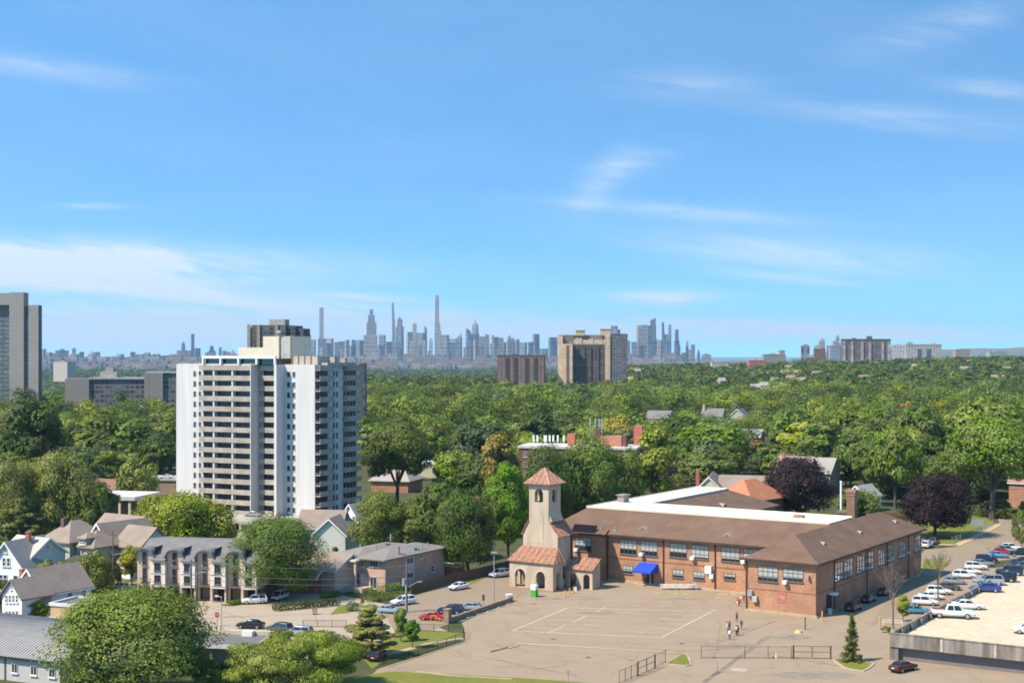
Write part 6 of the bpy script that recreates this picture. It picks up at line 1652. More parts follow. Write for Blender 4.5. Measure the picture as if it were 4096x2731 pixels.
# angled row against the deck wall
G2 = 'angled row of cars along the parking deck wall'
row = [(1365, 925, 'sedan', 'teal', 'teal-blue sedan at the near end of the row along the deck wall'),
       (1440, 848, 'suv', 'white', 'white car next to the teal sedan in the deck-wall row'),
       (1492, 795, 'sedan', 'white', 'second white car after the teal sedan in the deck-wall row'),
       (1568, 750, 'suv', 'white', 'white SUV just left of the dark grey car in the deck-wall row'),
       (1655, 708, 'sedan', 'grey', 'dark grey sedan between two light cars in the deck-wall row'),
       (1715, 655, 'hatch', 'silver', 'silver hatchback behind the dark grey sedan in the deck-wall row'),
       (1800, 602, 'suv', 'white', 'white SUV just beyond the silver hatchback in the deck-wall row'),
       (1850, 562, 'sedan', 'white', 'white sedan, second beyond the silver hatchback'),
       (1910, 522, 'suv', 'white', 'white SUV midway along the deck-wall row'),
       (1965, 488, 'sedan', 'silver', 'pale silver car before the maroon-sided dark SUV'),
       (2010, 455, 'suv', 'navy', 'big dark blue SUV toward the far end of the deck-wall row'),
       (2110, 412, 'sedan', 'lightblue', 'light blue car in the far part of the deck-wall row'),
       (2160, 385, 'hatch', 'red', 'red car near the far end of the deck-wall row'),
       (2205, 368, 'suv', 'silver', 'silver SUV next to the red one in the deck-wall row'),
       (2240, 345, 'suv', 'white', 'white car at the very far end of the deck-wall row')]
for x, y, k_, c_, l_ in row: car(*c4(x, y), k_, c_, -12, l_, group=G2)
G3 = 'vehicles parked on the deck roof'
car(*c4(1700, 965), 'pickup', 'white', -14, 'large white pickup truck with an open bed on the deck', z=3.0, sc=1.17, group=G3)
car(*c4(1835, 885), 'sedan', 'white', -8, 'white sedan parked behind the white pickup', z=3.0, sc=1.12, group=G3)
car(*c4(1995, 725), 'sedan', 'blue', 170, 'royal blue sedan on the deck in front of a silver SUV', z=3.0, sc=1.15, group=G3)
car(*c4(2025, 662), 'suv', 'silver', 172, 'silver-white SUV behind the royal blue sedan', z=3.0, sc=1.15, group=G3)
car(*c4(2150, 632), 'suv', 'black', 165, 'black SUV behind the silver-white one on the deck', z=3.0, sc=1.1, group=G3)
car(*c4(2215, 572), 'suv', 'navy', 165, 'dark navy SUV with red tail lamps on the deck', z=3.0, sc=1.1, group=G3)
car(*c4(2290, 515), 'sedan', 'grey', 165, 'dark grey car in the far group on the deck', z=3.0, group=G3)
car(*c4(2335, 470), 'sedan', 'navy', 165, 'navy car at the right picture edge on the deck', z=3.0, group=G3)
car(*c4(2345, 405), 'pickup', 'black', 165, 'black vehicle farthest on the deck beside its parapet', z=3.0, group=G3)
car(*c4(2395, 1110), 'suv', 'white', 165, 'white car cut by the right picture edge on the deck', z=3.0, group=G3)
car(*c4(1245, 1452), 'sedan', 'maroon', 38, 'dark maroon sedan seen from behind at the deck corner', sc=1.05)
G4 = 'cars beyond the school wing'
car(*c4(1462, 318), 'suv', 'white', 60, 'white SUV showing past the far corner of the school wing', group=G4)
car(*c4(1528, 285), 'suv', 'grey', 62, 'dark grey SUV beside the white one past the school wing', group=G4)
car(*c4(1440, 265), 'sedan', 'navy', 62, 'dark car hidden behind the school corner', group=G4)

# ---------------------------------------------------------------- street furniture
def pole(name, label, cat, u, v, vtop, r=.13, m=None, arms=()):
    X, Y = P(u, v); h = zat(vtop, Y)
    t = thing(name, label, cat, (X, Y, 0))
    MB().tube((0, 0, 0), (0, 0, h), r, r * .7, 8).obj('shaft', m or POLEW, t)
    return t, h
t, h = pole('utility_pole', 'tall wooden utility pole with street lamp and transformer before the pale brick house', 'utility pole', *c2(1385, 915), K('c2', 0, 450)[1], .2)
MB().box(-1.2, 1.2, -.08, .08, h - .9, h - .72).box(-.9, .9, -.08, .08, h - 2, h - 1.85).obj('crossarm', POLEW, t)
MB().tube((-.5, 0, h - 4.2), (-.5, 0, h - 3), .32, .32, 10).obj('transformer', STEEL, t)
MB().tube((.1, 0, h - 4.6), (2.0, -.2, h - 3.5), .05).box(1.9, 2.7, -.35, -.05, h - 3.6, h - 3.42).obj('lamp_arm', STEEL, t)
PB = (t.location.x, t.location.y, h)
MB().tube((-.1, -.22, 0), (-.1, -.22, h * .55), .16, .16, 8).obj('conduit', STEEL, t)
t, h = pole('utility_pole', 'slim brown utility pole before the second town house', 'utility pole', *c1(1758, 985), K('c1', 0, 430)[1], .15)
MB().tube((0, 0, h - 2.7), (1.9, -.3, h - 2.1), .05).box(1.8, 2.6, -.5, -.2, h - 2.2, h - 2.05).obj('lamp_arm', STEEL, t)
MB().box(-.35, -.1, -.2, .2, h - 3, h - 1.4).obj('transformer', STEEL, t)
PA = (t.location.x, t.location.y, h)
t, h = pole('utility_pole', 'tall grey utility pole in front of the cream gabled house', 'utility pole', *c1(1038, 690), K('c1', 0, 165)[1], .15)
MB().box(-.9, .9, -.06, .06, h - 1, h - .85).obj('crossarm', POLEW, t)
MB().box(-.3, .3, -.3, .3, h * .2, h * .33).obj('signal_head', mat('dark_signal', (.06, .02, .02)), t)
PC = (t.location.x, t.location.y, h)
t, h = pole('utility_pole', 'short dark pole by the hedge behind the large brown roof', 'utility pole', *c1(782, 590), K('c1', 0, 360)[1], .12)
t, h = pole('street_lamp', 'tall grey lamp post with a flat head beside the yard wall', 'street lamp', *c2(2187, 868), K('c2', 0, 372)[1], .11, STEEL)
MB().box(-.55, .55, -.25, .25, h, h + .22).obj('lamp_head', STEEL, t)
t, h = pole('street_lamp', 'short street lamp with a double head by the driveway', 'street lamp', *c1(2035, 1045), K('c1', 0, 765)[1], .08, STEEL)
MB().tube((0, 0, h - .2), (-.8, 0, h), .04).box(-1.1, -.5, -.15, .15, h - .1, h + .1).obj('lamp_head', WHITEM, t)
t, h = pole('street_lamp', 'slim lamp post in the lot beyond the leafless tree', 'street lamp', *c4(2025, 420), K('c4', 0, 325)[1], .07, STEEL)
MB().box(-.4, .4, -.2, .2, h, h + .15).obj('lamp_head', STEEL, t)
t, h = pole('lot_pole', 'thin grey post beside the leafless tree at the deck wall', 'post', *c4(1712, 610), K('c4', 0, 500)[1], .05, STEEL)
t, h = pole('lot_pole', 'thin grey post by the teal sedan', 'post', *c4(1335, 930), K('c4', 0, 730)[1], .06, STEEL)
t, h = pole('fence_post', 'lone dark post standing in the bottom lot', 'post', *K('c3', 515, 1572), K('c3', 0, 1445)[1], .06, STEEL)
MB().box(-.14, .14, -.05, .0, h - .5, h).obj('small_sign', STEEL, t)
# stop sign: eight-sided, red with a white rim and the word
t, h = pole('stop_sign', 'red octagonal stop sign on a thin post at the street corner', 'road sign', *c1(1995, 1040), K('c1', 0, 935)[1], .04, STEEL)
def octo(b, R, y0, y1, zc):
    p = [(R * math.cos(math.pi / 8 + i * math.pi / 4), zc + R * math.sin(math.pi / 8 + i * math.pi / 4)) for i in range(8)]
    q = len(b.v); b.v += [(x, y0, z) for x, z in p] + [(x, y1, z) for x, z in p]
    b.f.append(tuple(range(q, q + 8))); b.m.append(0); b.f.append(tuple(range(q + 8, q + 16))[::-1]); b.m.append(0)
    for i in range(8): b.f.append((q + i, q + (i + 1) % 8, q + 8 + (i + 1) % 8, q + 8 + i)); b.m.append(0)
b = MB(); octo(b, .52, -.09, -.06, h); pn = b.obj('sign_rim', WHITEM, t)
b = MB(); octo(b, .47, -.105, -.091, h); pf = b.obj('sign_face', RED, pn)
cu = bpy.data.curves.new('sign_text', 'FONT'); cu.body = 'STOP'; cu.size = .34; cu.align_x = 'CENTER'; cu.align_y = 'CENTER'; cu.extrude = .003
to = bpy.data.objects.new('sign_text', cu); C.objects.link(to); to.rotation_euler = (math.radians(90), 0, 0); to.location = (0, -.109, h); to.data.materials.append(WHITEM)
dg = bpy.context.evaluated_depsgraph_get(); dg.update()
tm_ = bpy.data.meshes.new_from_object(to.evaluated_get(dg)); txo = bpy.data.objects.new('sign_text', tm_); C.objects.link(txo); txo.rotation_euler = to.rotation_euler; txo.location = to.location; txo.parent = pn
bpy.data.objects.remove(to)
def sign(label, u, v, vt, w, hh, m):
    t, h = pole('street_sign', label, 'sign', u, v, vt, .04, STEEL)
    MB().box(-w / 2, w / 2, -.08, -.05, h - hh, h).obj('sign_face', m, t)
BRN = mat('brown_sign', (.16, .08, .05))
sign('dark brown sign on a post at the far end of the low wall', *c2(2090, 862), K('c2', 0, 750)[1], .5, 1.1, BRN)
sign('tan sign on a post at the street edge before the wooden shade', *c2(545, 1002), K('c2', 0, 880)[1], .8, .9, mat('tan_sign', (.36, .28, .2)))
sign('brown sign beside the round blue-green shrub', *c2(980, 870), K('c2', 0, 790)[1], .7, .8, BRN)
sign('narrow grey sign post on the street in front of the town houses', *c1(1735, 960), K('c1', 0, 860)[1], .3, .7, STEEL)
sign('grey board on two posts at the far end of the park lawn', *c4(1920, 150), K('c4', 0, 62)[1], 3.4, 1.6, mat('grey_board', (.33, .35, .35)))
# wires
WIRE = mat('cable', (.11, .10, .10), rough=.5)
def wire(label, a, b_, sag=.8):
    mb = MB(); a, b_ = Vector(a), Vector(b_); n = 10; prev = a
    for i in range(1, n + 1):
        k = i / n; p = a.lerp(b_, k); p.z -= sag * 4 * k * (1 - k)
        mb.tube(prev, p, .035, .035, 4, False); prev = p
    tag(mb.obj('power_line', WIRE), label, 'power line', 'power lines over the street')
for dz, l_ in ((-.75, 'uppermost power line strung between the two street utility poles'), (-2.6, 'middle cable strung between the two street utility poles'), (-3.6, 'lowest cable strung between the two street utility poles')):
    wire(l_, (PA[0], PA[1], PA[2] + dz + .3), (PB[0], PB[1], PB[2] + dz))
wire('power line running left from the slim brown pole to the grey pole', (PA[0], PA[1], PA[2] - .6), (PC[0], PC[1], PC[2] - .9), 1.0)
bx_, by_ = at(1060, 352)
wire('power line crossing the park behind the right purple tree', (*at(900, 395), 8.8), (*at(1040, 392), 8.6), .6)
wire('power line across the trees behind the school', (*at(640, 420), 13.2), (*at(790, 415), 14.4), .6)
# fences
def fence(label, uv, h, sp, m, cat='fence', name='fence', rails=(0.1, .95), bars=.16, chain=False):
    pts = pl(*uv); t = thing(name, label, cat, (*pts[0], 0))
    ox, oy = pts[0]
    rl = MB(); br = MB()
    for (a, b_) in zip(pts[:-1], pts[1:]):
        d = math.hypot(b_[0] - a[0], b_[1] - a[1]); n = max(1, round(d / sp))
        for i in range(n + 1):
            k = i / n; x, y = a[0] + (b_[0] - a[0]) * k - ox, a[1] + (b_[1] - a[1]) * k - oy
            MB().tube((x, y, 0), (x, y, h), .05, .05, 6).obj('post', m, t)
        for r in rails: rl.tube((a[0] - ox, a[1] - oy, h * r), (b_[0] - ox, b_[1] - oy, h * r), .03, .03, 4)
        if bars:
            nb = int(d / bars)
            for i in range(nb):
                k = i / nb; x, y = a[0] + (b_[0] - a[0]) * k - ox, a[1] + (b_[1] - a[1]) * k - oy
                br.tube((x, y, .08), (x, y, h * .97), .011, .011, 4, False)
        if chain:
            nb = int(d / .42)
            for i in range(nb):
                k = i / nb; k2 = min(1, (i + h / .42) / nb)
                p = lambda q: (a[0] + (b_[0] - a[0]) * q - ox, a[1] + (b_[1] - a[1]) * q - oy)
                f = (k2 - k) * nb * .42 / h
                br.tube((*p(k), .05), (*p(k2), .05 + (h - .1) * f), .006, .006, 3, False)
                br.tube((*p(k), h - .05), (*p(k2), h - .05 - (h - .1) * f), .006, .006, 3, False)
    rl.obj('rail', m, t)
    if br.v: br.obj('mesh_infill', m, t)
    return t
FM = mat('rusty_fence', (.10, .07, .05), var=.2)
fence('black iron fence along the lawn corner by the small round tree', [c2(1130, 1395), c2(1400, 1345), c2(1915, 1165), c2(1905, 1105), c2(1500, 1085)], 1.25, 2.6, DARKM)
fence('black iron fence on the street verge left of the broad pine', [c2(432, 1050), c2(830, 1052)], 1.25, 2.6, DARKM)
fence('brown chain-link fence crossing the right of the yard', [c3 if False else K('c3', 1740, 1338), K('c3', 2140, 1340), K('c4', 215, 1340)], 1.9, 4.6, FM, bars=0, chain=True)
fence('brown chain-link fence left of the double gate in the bottom lot', [K('c3', 985, 1575), K('c3', 1150, 1500)], 1.9, 2.2, FM, bars=0, chain=True)
fence('brown chain-link fence between the double gate and the planted island', [K('c3', 1318, 1425), K('c3', 1410, 1375)], 1.9, 3, FM, bars=0, chain=True)
fence('thin fence along the park lawn beside the road', [c4(1690, 280), c4(1960, 180), c4(2065, 110)], 1.5, 3.5, STEEL, bars=0, chain=True)
def gate(label, p0, p1, h, m):
    a, b_ = P(*p0), P(*p1); t = thing('metal_gate', label, 'gate', (*a, 0), math.atan2(b_[1] - a[1], b_[0] - a[0]))
    L_ = math.hypot(b_[0] - a[0], b_[1] - a[1])
    for x in (0, L_): MB().tube((x, 0, 0), (x, 0, h + .15), .09).obj('gate_post', m, t)
    for k in range(2):
        x0, x1 = .12 + k * L_ / 2, L_ / 2 - .06 + k * L_ / 2 - (.06 if k else 0)
        l = MB()
        for z in (.15, h * .55, h): l.tube((x0, 0, z), (x1, 0, z), .045)
        for x in (x0, x1): l.tube((x, 0, .15), (x, 0, h), .045)
        n = int((x1 - x0) / .42)
        for i in range(n):
            x = x0 + (x1 - x0) * i / n; l.tube((x, 0, .2), (x, 0, h), .007, .007, 3, False)
        l.obj('gate_leaf', m, t)
gate('wide double gate of brown pipe left of the spruce island', c4(232, 1338), c4(578, 1346), 1.9, FM)
gate('narrower double gate between chain-link runs in the bottom lot', K('c3', 1158, 1502), K('c3', 1312, 1432), 2.0, FM)
# weathered wooden fence along the side road
a, b_ = P(*c2(1425, 752)), P(*c2(2352, 522))
t = thing('board_fence', 'long weathered brown board fence along the side road', 'fence', (*a, 0), math.atan2(b_[1] - a[1], b_[0] - a[0]))
L_ = math.hypot(b_[0] - a[0], b_[1] - a[1]); w = MB(); x = 0
while x < L_: w.box(x, x + .19, 0, .04, .05, 2.05 + rng.uniform(-.06, .06)); x += .2
w.obj('boards', WOOD, t)
for k in range(int(L_ / 2.4)): MB().box(k * 2.4, k * 2.4 + .12, .045, .16, 0, 2.0).obj('post', WOOD, t)
# low wall with pillar, wheel stops
a, b_ = P(*c2(1775, 1010)), P(*c2(2352, 815))
t = thing('low_wall', 'low brown stone wall between the side road and the yard', 'wall', (*a, 0), math.atan2(b_[1] - a[1], b_[0] - a[0]))
L_ = math.hypot(b_[0] - a[0], b_[1] - a[1])
STN = mat('brown_stone', (.26, .185, .13), var=.2, scale=1)
MB().box(0, L_, -.2, .2, 0, .75).box(-.05, L_, -.26, .26, .75, .87).obj('wall_run', STN, t)
MB().box(-1.1, -.05, -.5, .5, 0, 2.3).box(-1.2, .05, -.6, .6, 2.3, 2.5).obj('pillar', STN, t)
for i, (x, y) in enumerate(((1890, 1000), (1975, 965), (2065, 935), (2160, 905), (2255, 870), (2330, 840))):
    lab = ('nearest', 'second nearest', 'third nearest', 'third farthest', 'second farthest', 'farthest')[i] + ' pale wheel stop along the low stone wall'
    X, Y = P(*c2(x, y)); s = MB(); s.hexa([(-.9, -.11, 0), (.9, -.11, 0), (.9, .11, 0), (-.9, .11, 0), (-.87, -.07, .16), (.87, -.07, .16), (.87, .07, .16), (-.87, .07, .16)])
    tag(s.obj('wheel_stop', mat('pale_concrete', (.50, .47, .42), var=.1), loc=(X, Y, .02), rot=math.radians(UP - 12)), lab, 'wheel stop', 'wheel stops along the low wall')
# portable toilet
X, Y = P(*K('c3', 205, 772)); t = thing('portable_toilet', 'green portable toilet with a white roof before the church porch', 'toilet', (X, Y, .02), math.radians(-30))
GRN = mat('bright_green_plastic', (.10, .42, .07), var=.06, rough=.5)
MB().box(-.55, .55, -.55, .55, 0, 1.35).obj('lower_shell', GRN, t)
MB().box(-.54, .54, -.54, .54, 1.35, 2.05).obj('upper_shell', WHITEM, t)
MB().hexa([(-.6, -.6, 2.05), (.6, -.6, 2.05), (.6, .6, 2.05), (-.6, .6, 2.05), (-.4, -.4, 2.3), (.4, -.4, 2.3), (.4, .4, 2.3), (-.4, .4, 2.3)]).obj('roof', WHITEM, t)
MB().box(-.4, .4, -.57, -.555, .1, 1.3).obj('door', mat('darker_green_plastic', (.07, .33, .05), rough=.5), t)
MB().tube((.35, .35, 2.1), (.35, .35, 2.6), .05).obj('vent_pipe', WHITEM, t)
# white folding benches stacked along the wall
bs = []
for i in range(7):
    x = 1410 + i * 66
    X, Y = P(*K('c3', x, 705)); s = thing('white_bench', ('white bench nearest the blue awning', 'second white bench from the awning', 'third white bench from the awning', 'middle white bench of the seven along the wall', 'fifth white bench from the awning', 'sixth white bench from the awning', 'white bench farthest from the awning')[i], 'bench', (X, Y, .02), math.radians(-8), 'white benches along the school wall')
    MB().box(-1.05, 1.05, -.22, .22, .68, .74).obj('seat', WHITEM, s)
    MB().box(-1.05, 1.05, .35, .65, .9, .95).box(-1.05, 1.05, -.62, -.35, .42, .47).obj('bench_board', WHITEM, s)
    for q_ in (-.8, .8): MB().tube((q_, -.55, 0), (q_, 0, .68), .03).tube((q_, .55, 0), (q_, 0, .68), .03).box(q_ - .03, q_ + .03, -.55, .6, .38, .42).obj('leg', STEEL, s)
# bollards and small things
def bollard(label, p, h, m=YELLOW, r=.12, g='yellow bollards around the yard'):
    X, Y = P(*p); t = thing('bollard', label, 'bollard', (X, Y, .01), 0, g)
    MB().tube((0, 0, 0), (0, 0, h), r, r, 10).obj('post', m, t); MB().ball((0, 0, h), r * 1.02, 10, 6).obj('cap', m, t)
bollard('yellow bollard at the corner of the school wing', c4(498, 1000), 1.7)
bollard('yellow bollard by the guard rail at the deck', c4(1027, 1045), 1.6)
bollard('leftmost of three yellow bollards before the link porch', K('c3', 486, 775), 1.2)
bollard('middle one of three yellow bollards before the link porch', K('c3', 530, 750), 1.1)
bollard('rightmost of three yellow bollards before the link porch', K('c3', 568, 745), 1.2)
bollard('yellow bollard at the yard end of the stone wall', K('c3', 46, 832), 1.5)
X, Y = P(*c4(280, 1102)); t = thing('hoop_base', 'yellow round base with a thin pole in the yard', 'pole base', (X, Y, .02))
MB().tube((0, 0, 0), (0, 0, .35), .62, .5, 12).obj('base', mat('pale_yellow', (.6, .46, .16)), t); MB().tube((0, 0, .35), (0, 0, 1.6), .04).obj('pole', STEEL, t)
X, Y = P(*c4(342, 1072)); t = thing('yard_post', 'plain brown post standing alone in the yard', 'post', (X, Y, 0)); MB().tube((0, 0, 0), (0, 0, 1.9), .11).obj('shaft', BRN, t); MB().tube((0, 0, 1.9), (0, 0, 2.0), .14).obj('cap', BRN, t)
for x, y, m_, l_ in ((45, 1338, mat('orange_plastic', (.55, .12, .03)), 'orange traffic cone behind the chain-link fence'), (75, 1336, WHITEM, 'white traffic cone beside the orange one')):
    X, Y = P(*c4(x, y)); t = thing('traffic_cone', l_, 'cone', (X, Y, .02)); MB().tube((0, 0, .04), (0, 0, .75), .17, .04, 10).obj('cone', m_, t); MB().box(-.2, .2, -.2, .2, 0, .04).obj('base', m_, t); MB().tube((0, 0, .38), (0, 0, .5), .115, .09, 10).obj('band', WHITEM, t)
t = fence('low white guard rail between the sapling and the deck', [c4(1055, 1030), c4(1235, 1038)], .9, 1.6, WHITEM, cat='rail', name='guard_rail', rails=(.55, .95), bars=0)
X, Y = P(*K('c2', 2325, 815)); t = thing('statue_urn', 'white round garden urn on a two-part stand by the wall end', 'urn', (X, Y, 0)); MB().tube((-.25, 0, 0), (-.25, 0, .9), .22, .18, 8).tube((.3, 0, 0), (.3, 0, .9), .22, .18, 8).obj('stand', WHITEM, t); MB().tube((0, 0, .95), (0, 0, 1.35), .55, .7, 12).obj('bowl', WHITEM, t)
X, Y = P(*K('c3', 580, 718)); t = thing('litter_bin', 'small white and dark bin outside the link porch', 'bin', (X, Y, 0)); MB().box(-.3, .3, -.3, .3, 0, .9).obj('bin_body', WHITEM, t); MB().box(-.33, .33, -.33, .33, .9, 1.15).obj('bin_lid', DARKM, t)
X, Y = P(*c4(565, 935)); t = thing('litter_bin', 'pale blue bin beside the dark wing door', 'bin', (X, Y, 0)); MB().box(-.35, .35, -.35, .35, 0, .8).obj('bin_body', mat('pale_blue_plastic', (.35, .48, .55)), t); MB().box(-.38, .38, -.38, .38, .8, 1.1).obj('bin_lid', mat('blue_grey_metal', (.35, .40, .46)), t)
X, Y = P(*c2(538, 935)); t = thing('trash_can', 'dark rubbish bin on the pavement under the big round tree', 'bin', (X, Y, 0)); MB().tube((0, 0, 0), (0, 0, 1.0), .33, .38, 10).obj('bin_body', DARKM, t); MB().tube((0, 0, 1.0), (0, 0, 1.12), .42, .3, 10).obj('bin_lid', DARKM, t)
X, Y = P(*c2(1630, 1010)); t = thing('barrier_frame', 'yellow bent pipe barrier in front of the red car', 'barrier', (X, Y, 0)); MB().tube((-.5, 0, 0), (-.4, 0, 1.2), .06).tube((.5, 0, 0), (.4, 0, 1.2), .06).tube((-.4, 0, 1.2), (.4, 0, 1.2), .06).obj('frame', YELLOW, t); MB().tube((.4, 0, .9), (2.6, -.8, .25), .05).obj('arm', YELLOW, t)
X, Y = P(*c2(1890, 520)); t = thing('garden_shed', 'small red-brown shed with a white lid behind the board fence', 'shed', (*P(*c2(1772, 588)), 0), math.radians(-31)); MB().box(-2, 2, 0, 3, 0, 2.1).obj('wall', RBR, t); MB().box(-2.2, 2.2, -.2, 3.2, 2.1, 2.3).obj('roof', SIDY, t)

# ---------------------------------------------------------------- people
SKIN = mat('skin', (.42, .25, .17), var=.05); HAIR = mat('dark_hair', (.02, .014, .01)); SHOE = mat('dark_shoe', (.03, .03, .03))
def person(p, label, shirt, trousers, face=0, stride=.12, h=1.7, arm=.1):
    X, Y = P(*p); s = h / 1.72
    t = thing('person', label, 'person', (X, Y, .02), math.radians(face), 'people in the school yard'); t.scale = (s, s, s)
    V = []; E = []; R = []
    def add(co, r, par=None):
        V.append(co); R.append(r)
        if par is not None: E.append((par, len(V) - 1))
        return len(V) - 1
    pel = add((0, 0, .92), .155); wa_ = add((0, 0, 1.1), .14, pel); ch = add((0, .01, 1.32), .17, wa_); nk = add((0, 0, 1.48), .06, ch)
    hd0 = add((0, -.01, 1.56), .085, nk); hd1 = add((0, -.01, 1.66), .09, hd0); add((0, -.005, 1.71), .06, hd1)
    add((0, -.115, 1.62), .018, hd1)
    for sg in (-1, 1):
        hp = add((sg * .09, 0, .86), .11, pel); kn = add((sg * .1, -sg * stride * .6 - .02, .48), .065, hp); an = add((sg * .1, -sg * stride * .4 + sg * (.0) + .05, .09), .045, kn); add((sg * .11, -sg * stride * .4 - .12, .04), .04, an)
        sh = add((sg * .19, 0, 1.40), .07, ch); el = add((sg * .25, sg * arm + .03, 1.13), .045, sh); wr_ = add((sg * .26, sg * arm - .08, .90), .032, el); pm = add((sg * .26, sg * arm - .10, .83), .035, wr_)
        for q_ in range(4): add((sg * .26 + (q_ - 1.5) * .006, sg * arm - .14 + q_ * .022, .745 + .008 * abs(q_ - 1.4)), .009, pm)
        add((sg * .23, sg * arm - .15, .80), .011, pm)
    me = bpy.data.meshes.new('body'); me.from_pydata(V, E, []); me.update()
    o = bpy.data.objects.new('body', me); C.objects.link(o)
    md = o.modifiers.new('skin', 'SKIN')
    for i, r in enumerate(R): me.skin_vertices[0].data[i].radius = (r, r)
    me.skin_vertices[0].data[0].use_root = True
    o.modifiers.new('sub', 'SUBSURF').levels = 1
    dg = bpy.context.evaluated_depsgraph_get(); dg.update()
    m2 = bpy.data.meshes.new_from_object(o.evaluated_get(dg))
    bpy.data.objects.remove(o)
    for m_ in (SKIN, shirt, trousers, SHOE): m2.materials.append(m_)
    for f in m2.polygons:
        c = f.center
        i = 0
        if c.z < .1: i = 3
        elif c.z < .93 and abs(c.x) < .21: i = 2
        elif c.z < 1.47 and (abs(c.x) < .2 or c.z > 1.16): i = 1
        f.material_index = i; f.use_smooth = True
    b = bpy.data.objects.new('body', m2); C.objects.link(b); b.parent = t
    hb2 = MB(); hb2.ball((0, .02, 1.67), .115, 10, 6, .95); hb2.obj('hair', HAIR, t, smooth=True)
def cloth(n, c): return mat('cloth_' + n, c, var=.08, rough=.9)
k3_ = lambda x, y: K('c3', x, y)
person(k3_(2065, 1002), 'person in a red top and black trousers standing alone in the yard', cloth('red', (.5, .03, .06)), cloth('black', (.02, .02, .022)), 20)
person(k3_(2108, 1072), 'person in dark blue walking to the right of the others', cloth('navy', (.03, .04, .09)), cloth('navy', (.03, .04, .09)), 120, .22, 1.6)
person(k3_(1978, 1098), 'person in a white top, leftmost of the yard group', cloth('white', (.72, .68, .66)), cloth('tan', (.4, .28, .22)), 60, .15)
person(k3_(1998, 1085), 'person with a brown top close behind the leftmost one', cloth('brown', (.2, .11, .08)), cloth('navy', (.03, .04, .09)), 200, .1, 1.65)
person(k3_(2000, 1168), 'person in a white shirt and dark trousers nearest the fence', cloth('white', (.72, .68, .66)), cloth('grey', (.08, .08, .1)), -20, .2)
person(k3_(2062, 1130), 'person in pale top and black skirt right of the white-shirted one', cloth('sand', (.5, .38, .3)), cloth('black', (.02, .02, .022)), 150, .12)
person(k3_(2075, 1128), 'person in black behind the one with the pale top', cloth('black', (.02, .02, .022)), cloth('black', (.02, .02, .022)), 180, .1, 1.6)
person(k3_(2085, 862), 'child in a red striped top before the wing corner', cloth('red', (.5, .03, .06)), cloth('navy', (.03, .04, .09)), 30, .15, 1.45)
person(k3_(2070, 850), 'child in an orange-red top left of the wing corner group', cloth('orange', (.5, .12, .05)), cloth('white', (.72, .68, .66)), -40, .15, 1.4)
person(k3_(2102, 830), 'child in white at the back of the wing corner group', cloth('white', (.72, .68, .66)), cloth('red', (.5, .03, .06)), 90, .15, 1.45)
person(k3_(2130, 820), 'child in a deep red top closest to the brick wall', cloth('deepred', (.35, .02, .03)), cloth('grey', (.08, .08, .1)), 170, .1, 1.4)
# ---------------------------------------------------------------- trees
def leaf_mat():
    m = bpy.data.materials.new('foliage'); m.use_nodes = True
    nt = m.node_tree; b = nt.nodes['Principled BSDF']; out = nt.nodes['Material Output']
    b.inputs['Roughness'].default_value = .6; b.inputs['Specular IOR Level'].default_value = .2
    oi = nt.nodes.new('ShaderNodeObjectInfo')
    at_ = nt.nodes.new('ShaderNodeAttribute'); at_.attribute_name = 'tint'
    hs = nt.nodes.new('ShaderNodeHueSaturation')
    def mr(a, b_, s, o):
        r = nt.nodes.new('ShaderNodeMapRange'); r.inputs[3].default_value = a; r.inputs[4].default_value = b_
        nt.links.new(s, r.inputs[0]); nt.links.new(r.outputs[0], hs.inputs[o])
    sx = nt.nodes.new('ShaderNodeSeparateXYZ'); nt.links.new(at_.outputs['Vector'], sx.inputs[0])
    mr(.482, .518, sx.outputs[0], 'Hue'); mr(.62, 1.42, sx.outputs[1], 'Value'); mr(.88, 1.08, sx.outputs[0], 'Saturation')
    nt.links.new(oi.outputs['Color'], hs.inputs['Color'])
    nt.links.new(hs.outputs[0], b.inputs['Base Color'])
    tr = nt.nodes.new('ShaderNodeBsdfTranslucent'); nt.links.new(hs.outputs[0], tr.inputs['Color'])
    mx = nt.nodes.new('ShaderNodeMixShader'); mx.inputs[0].default_value = .34
    nt.links.new(b.outputs[0], mx.inputs[1]); nt.links.new(tr.outputs[0], mx.inputs[2])
    nt.links.new(mx.outputs[0], out.inputs['Surface'])
    return m
LEAF = leaf_mat()
BARK = mat('bark', (.10, .078, .06), var=.25, scale=2, fine=.3)
def cards(c, n, s, g, asp=.62):
    N = len(c)
    t = g.normal(size=(N, 3)); t1 = np.cross(n, t); t1 /= np.linalg.norm(t1, axis=1, keepdims=True) + 1e-9
    t2 = np.cross(n, t1)
    s = s[:, None]
    V = np.stack([c + t1 * s, c + t2 * s * asp, c - t1 * s, c - t2 * s * asp], 1).reshape(-1, 3)
    return V
def np_mesh(name, V, tint, mats):
    nf = len(V) // 4
    me = bpy.data.meshes.new(name)
    me.vertices.add(len(V)); me.vertices.foreach_set('co', V.astype(np.float32).ravel())
    me.loops.add(nf * 4); me.loops.foreach_set('vertex_index', np.arange(nf * 4, dtype=np.int32))
    me.polygons.add(nf); me.polygons.foreach_set('loop_start', np.arange(0, nf * 4, 4, dtype=np.int32))
    try: me.polygons.foreach_set('loop_total', np.full(nf, 4, dtype=np.int32))
    except Exception: pass
    a = me.attributes.new('tint', 'FLOAT_VECTOR', 'FACE')
    a.data.foreach_set('vector', tint.astype(np.float32).ravel())
    for m in mats: me.materials.append(m)
    me.update(); me.validate()
    return me
def unit(g, n):
    d = g.normal(size=(n, 3)); return d / np.linalg.norm(d, axis=1, keepdims=True)
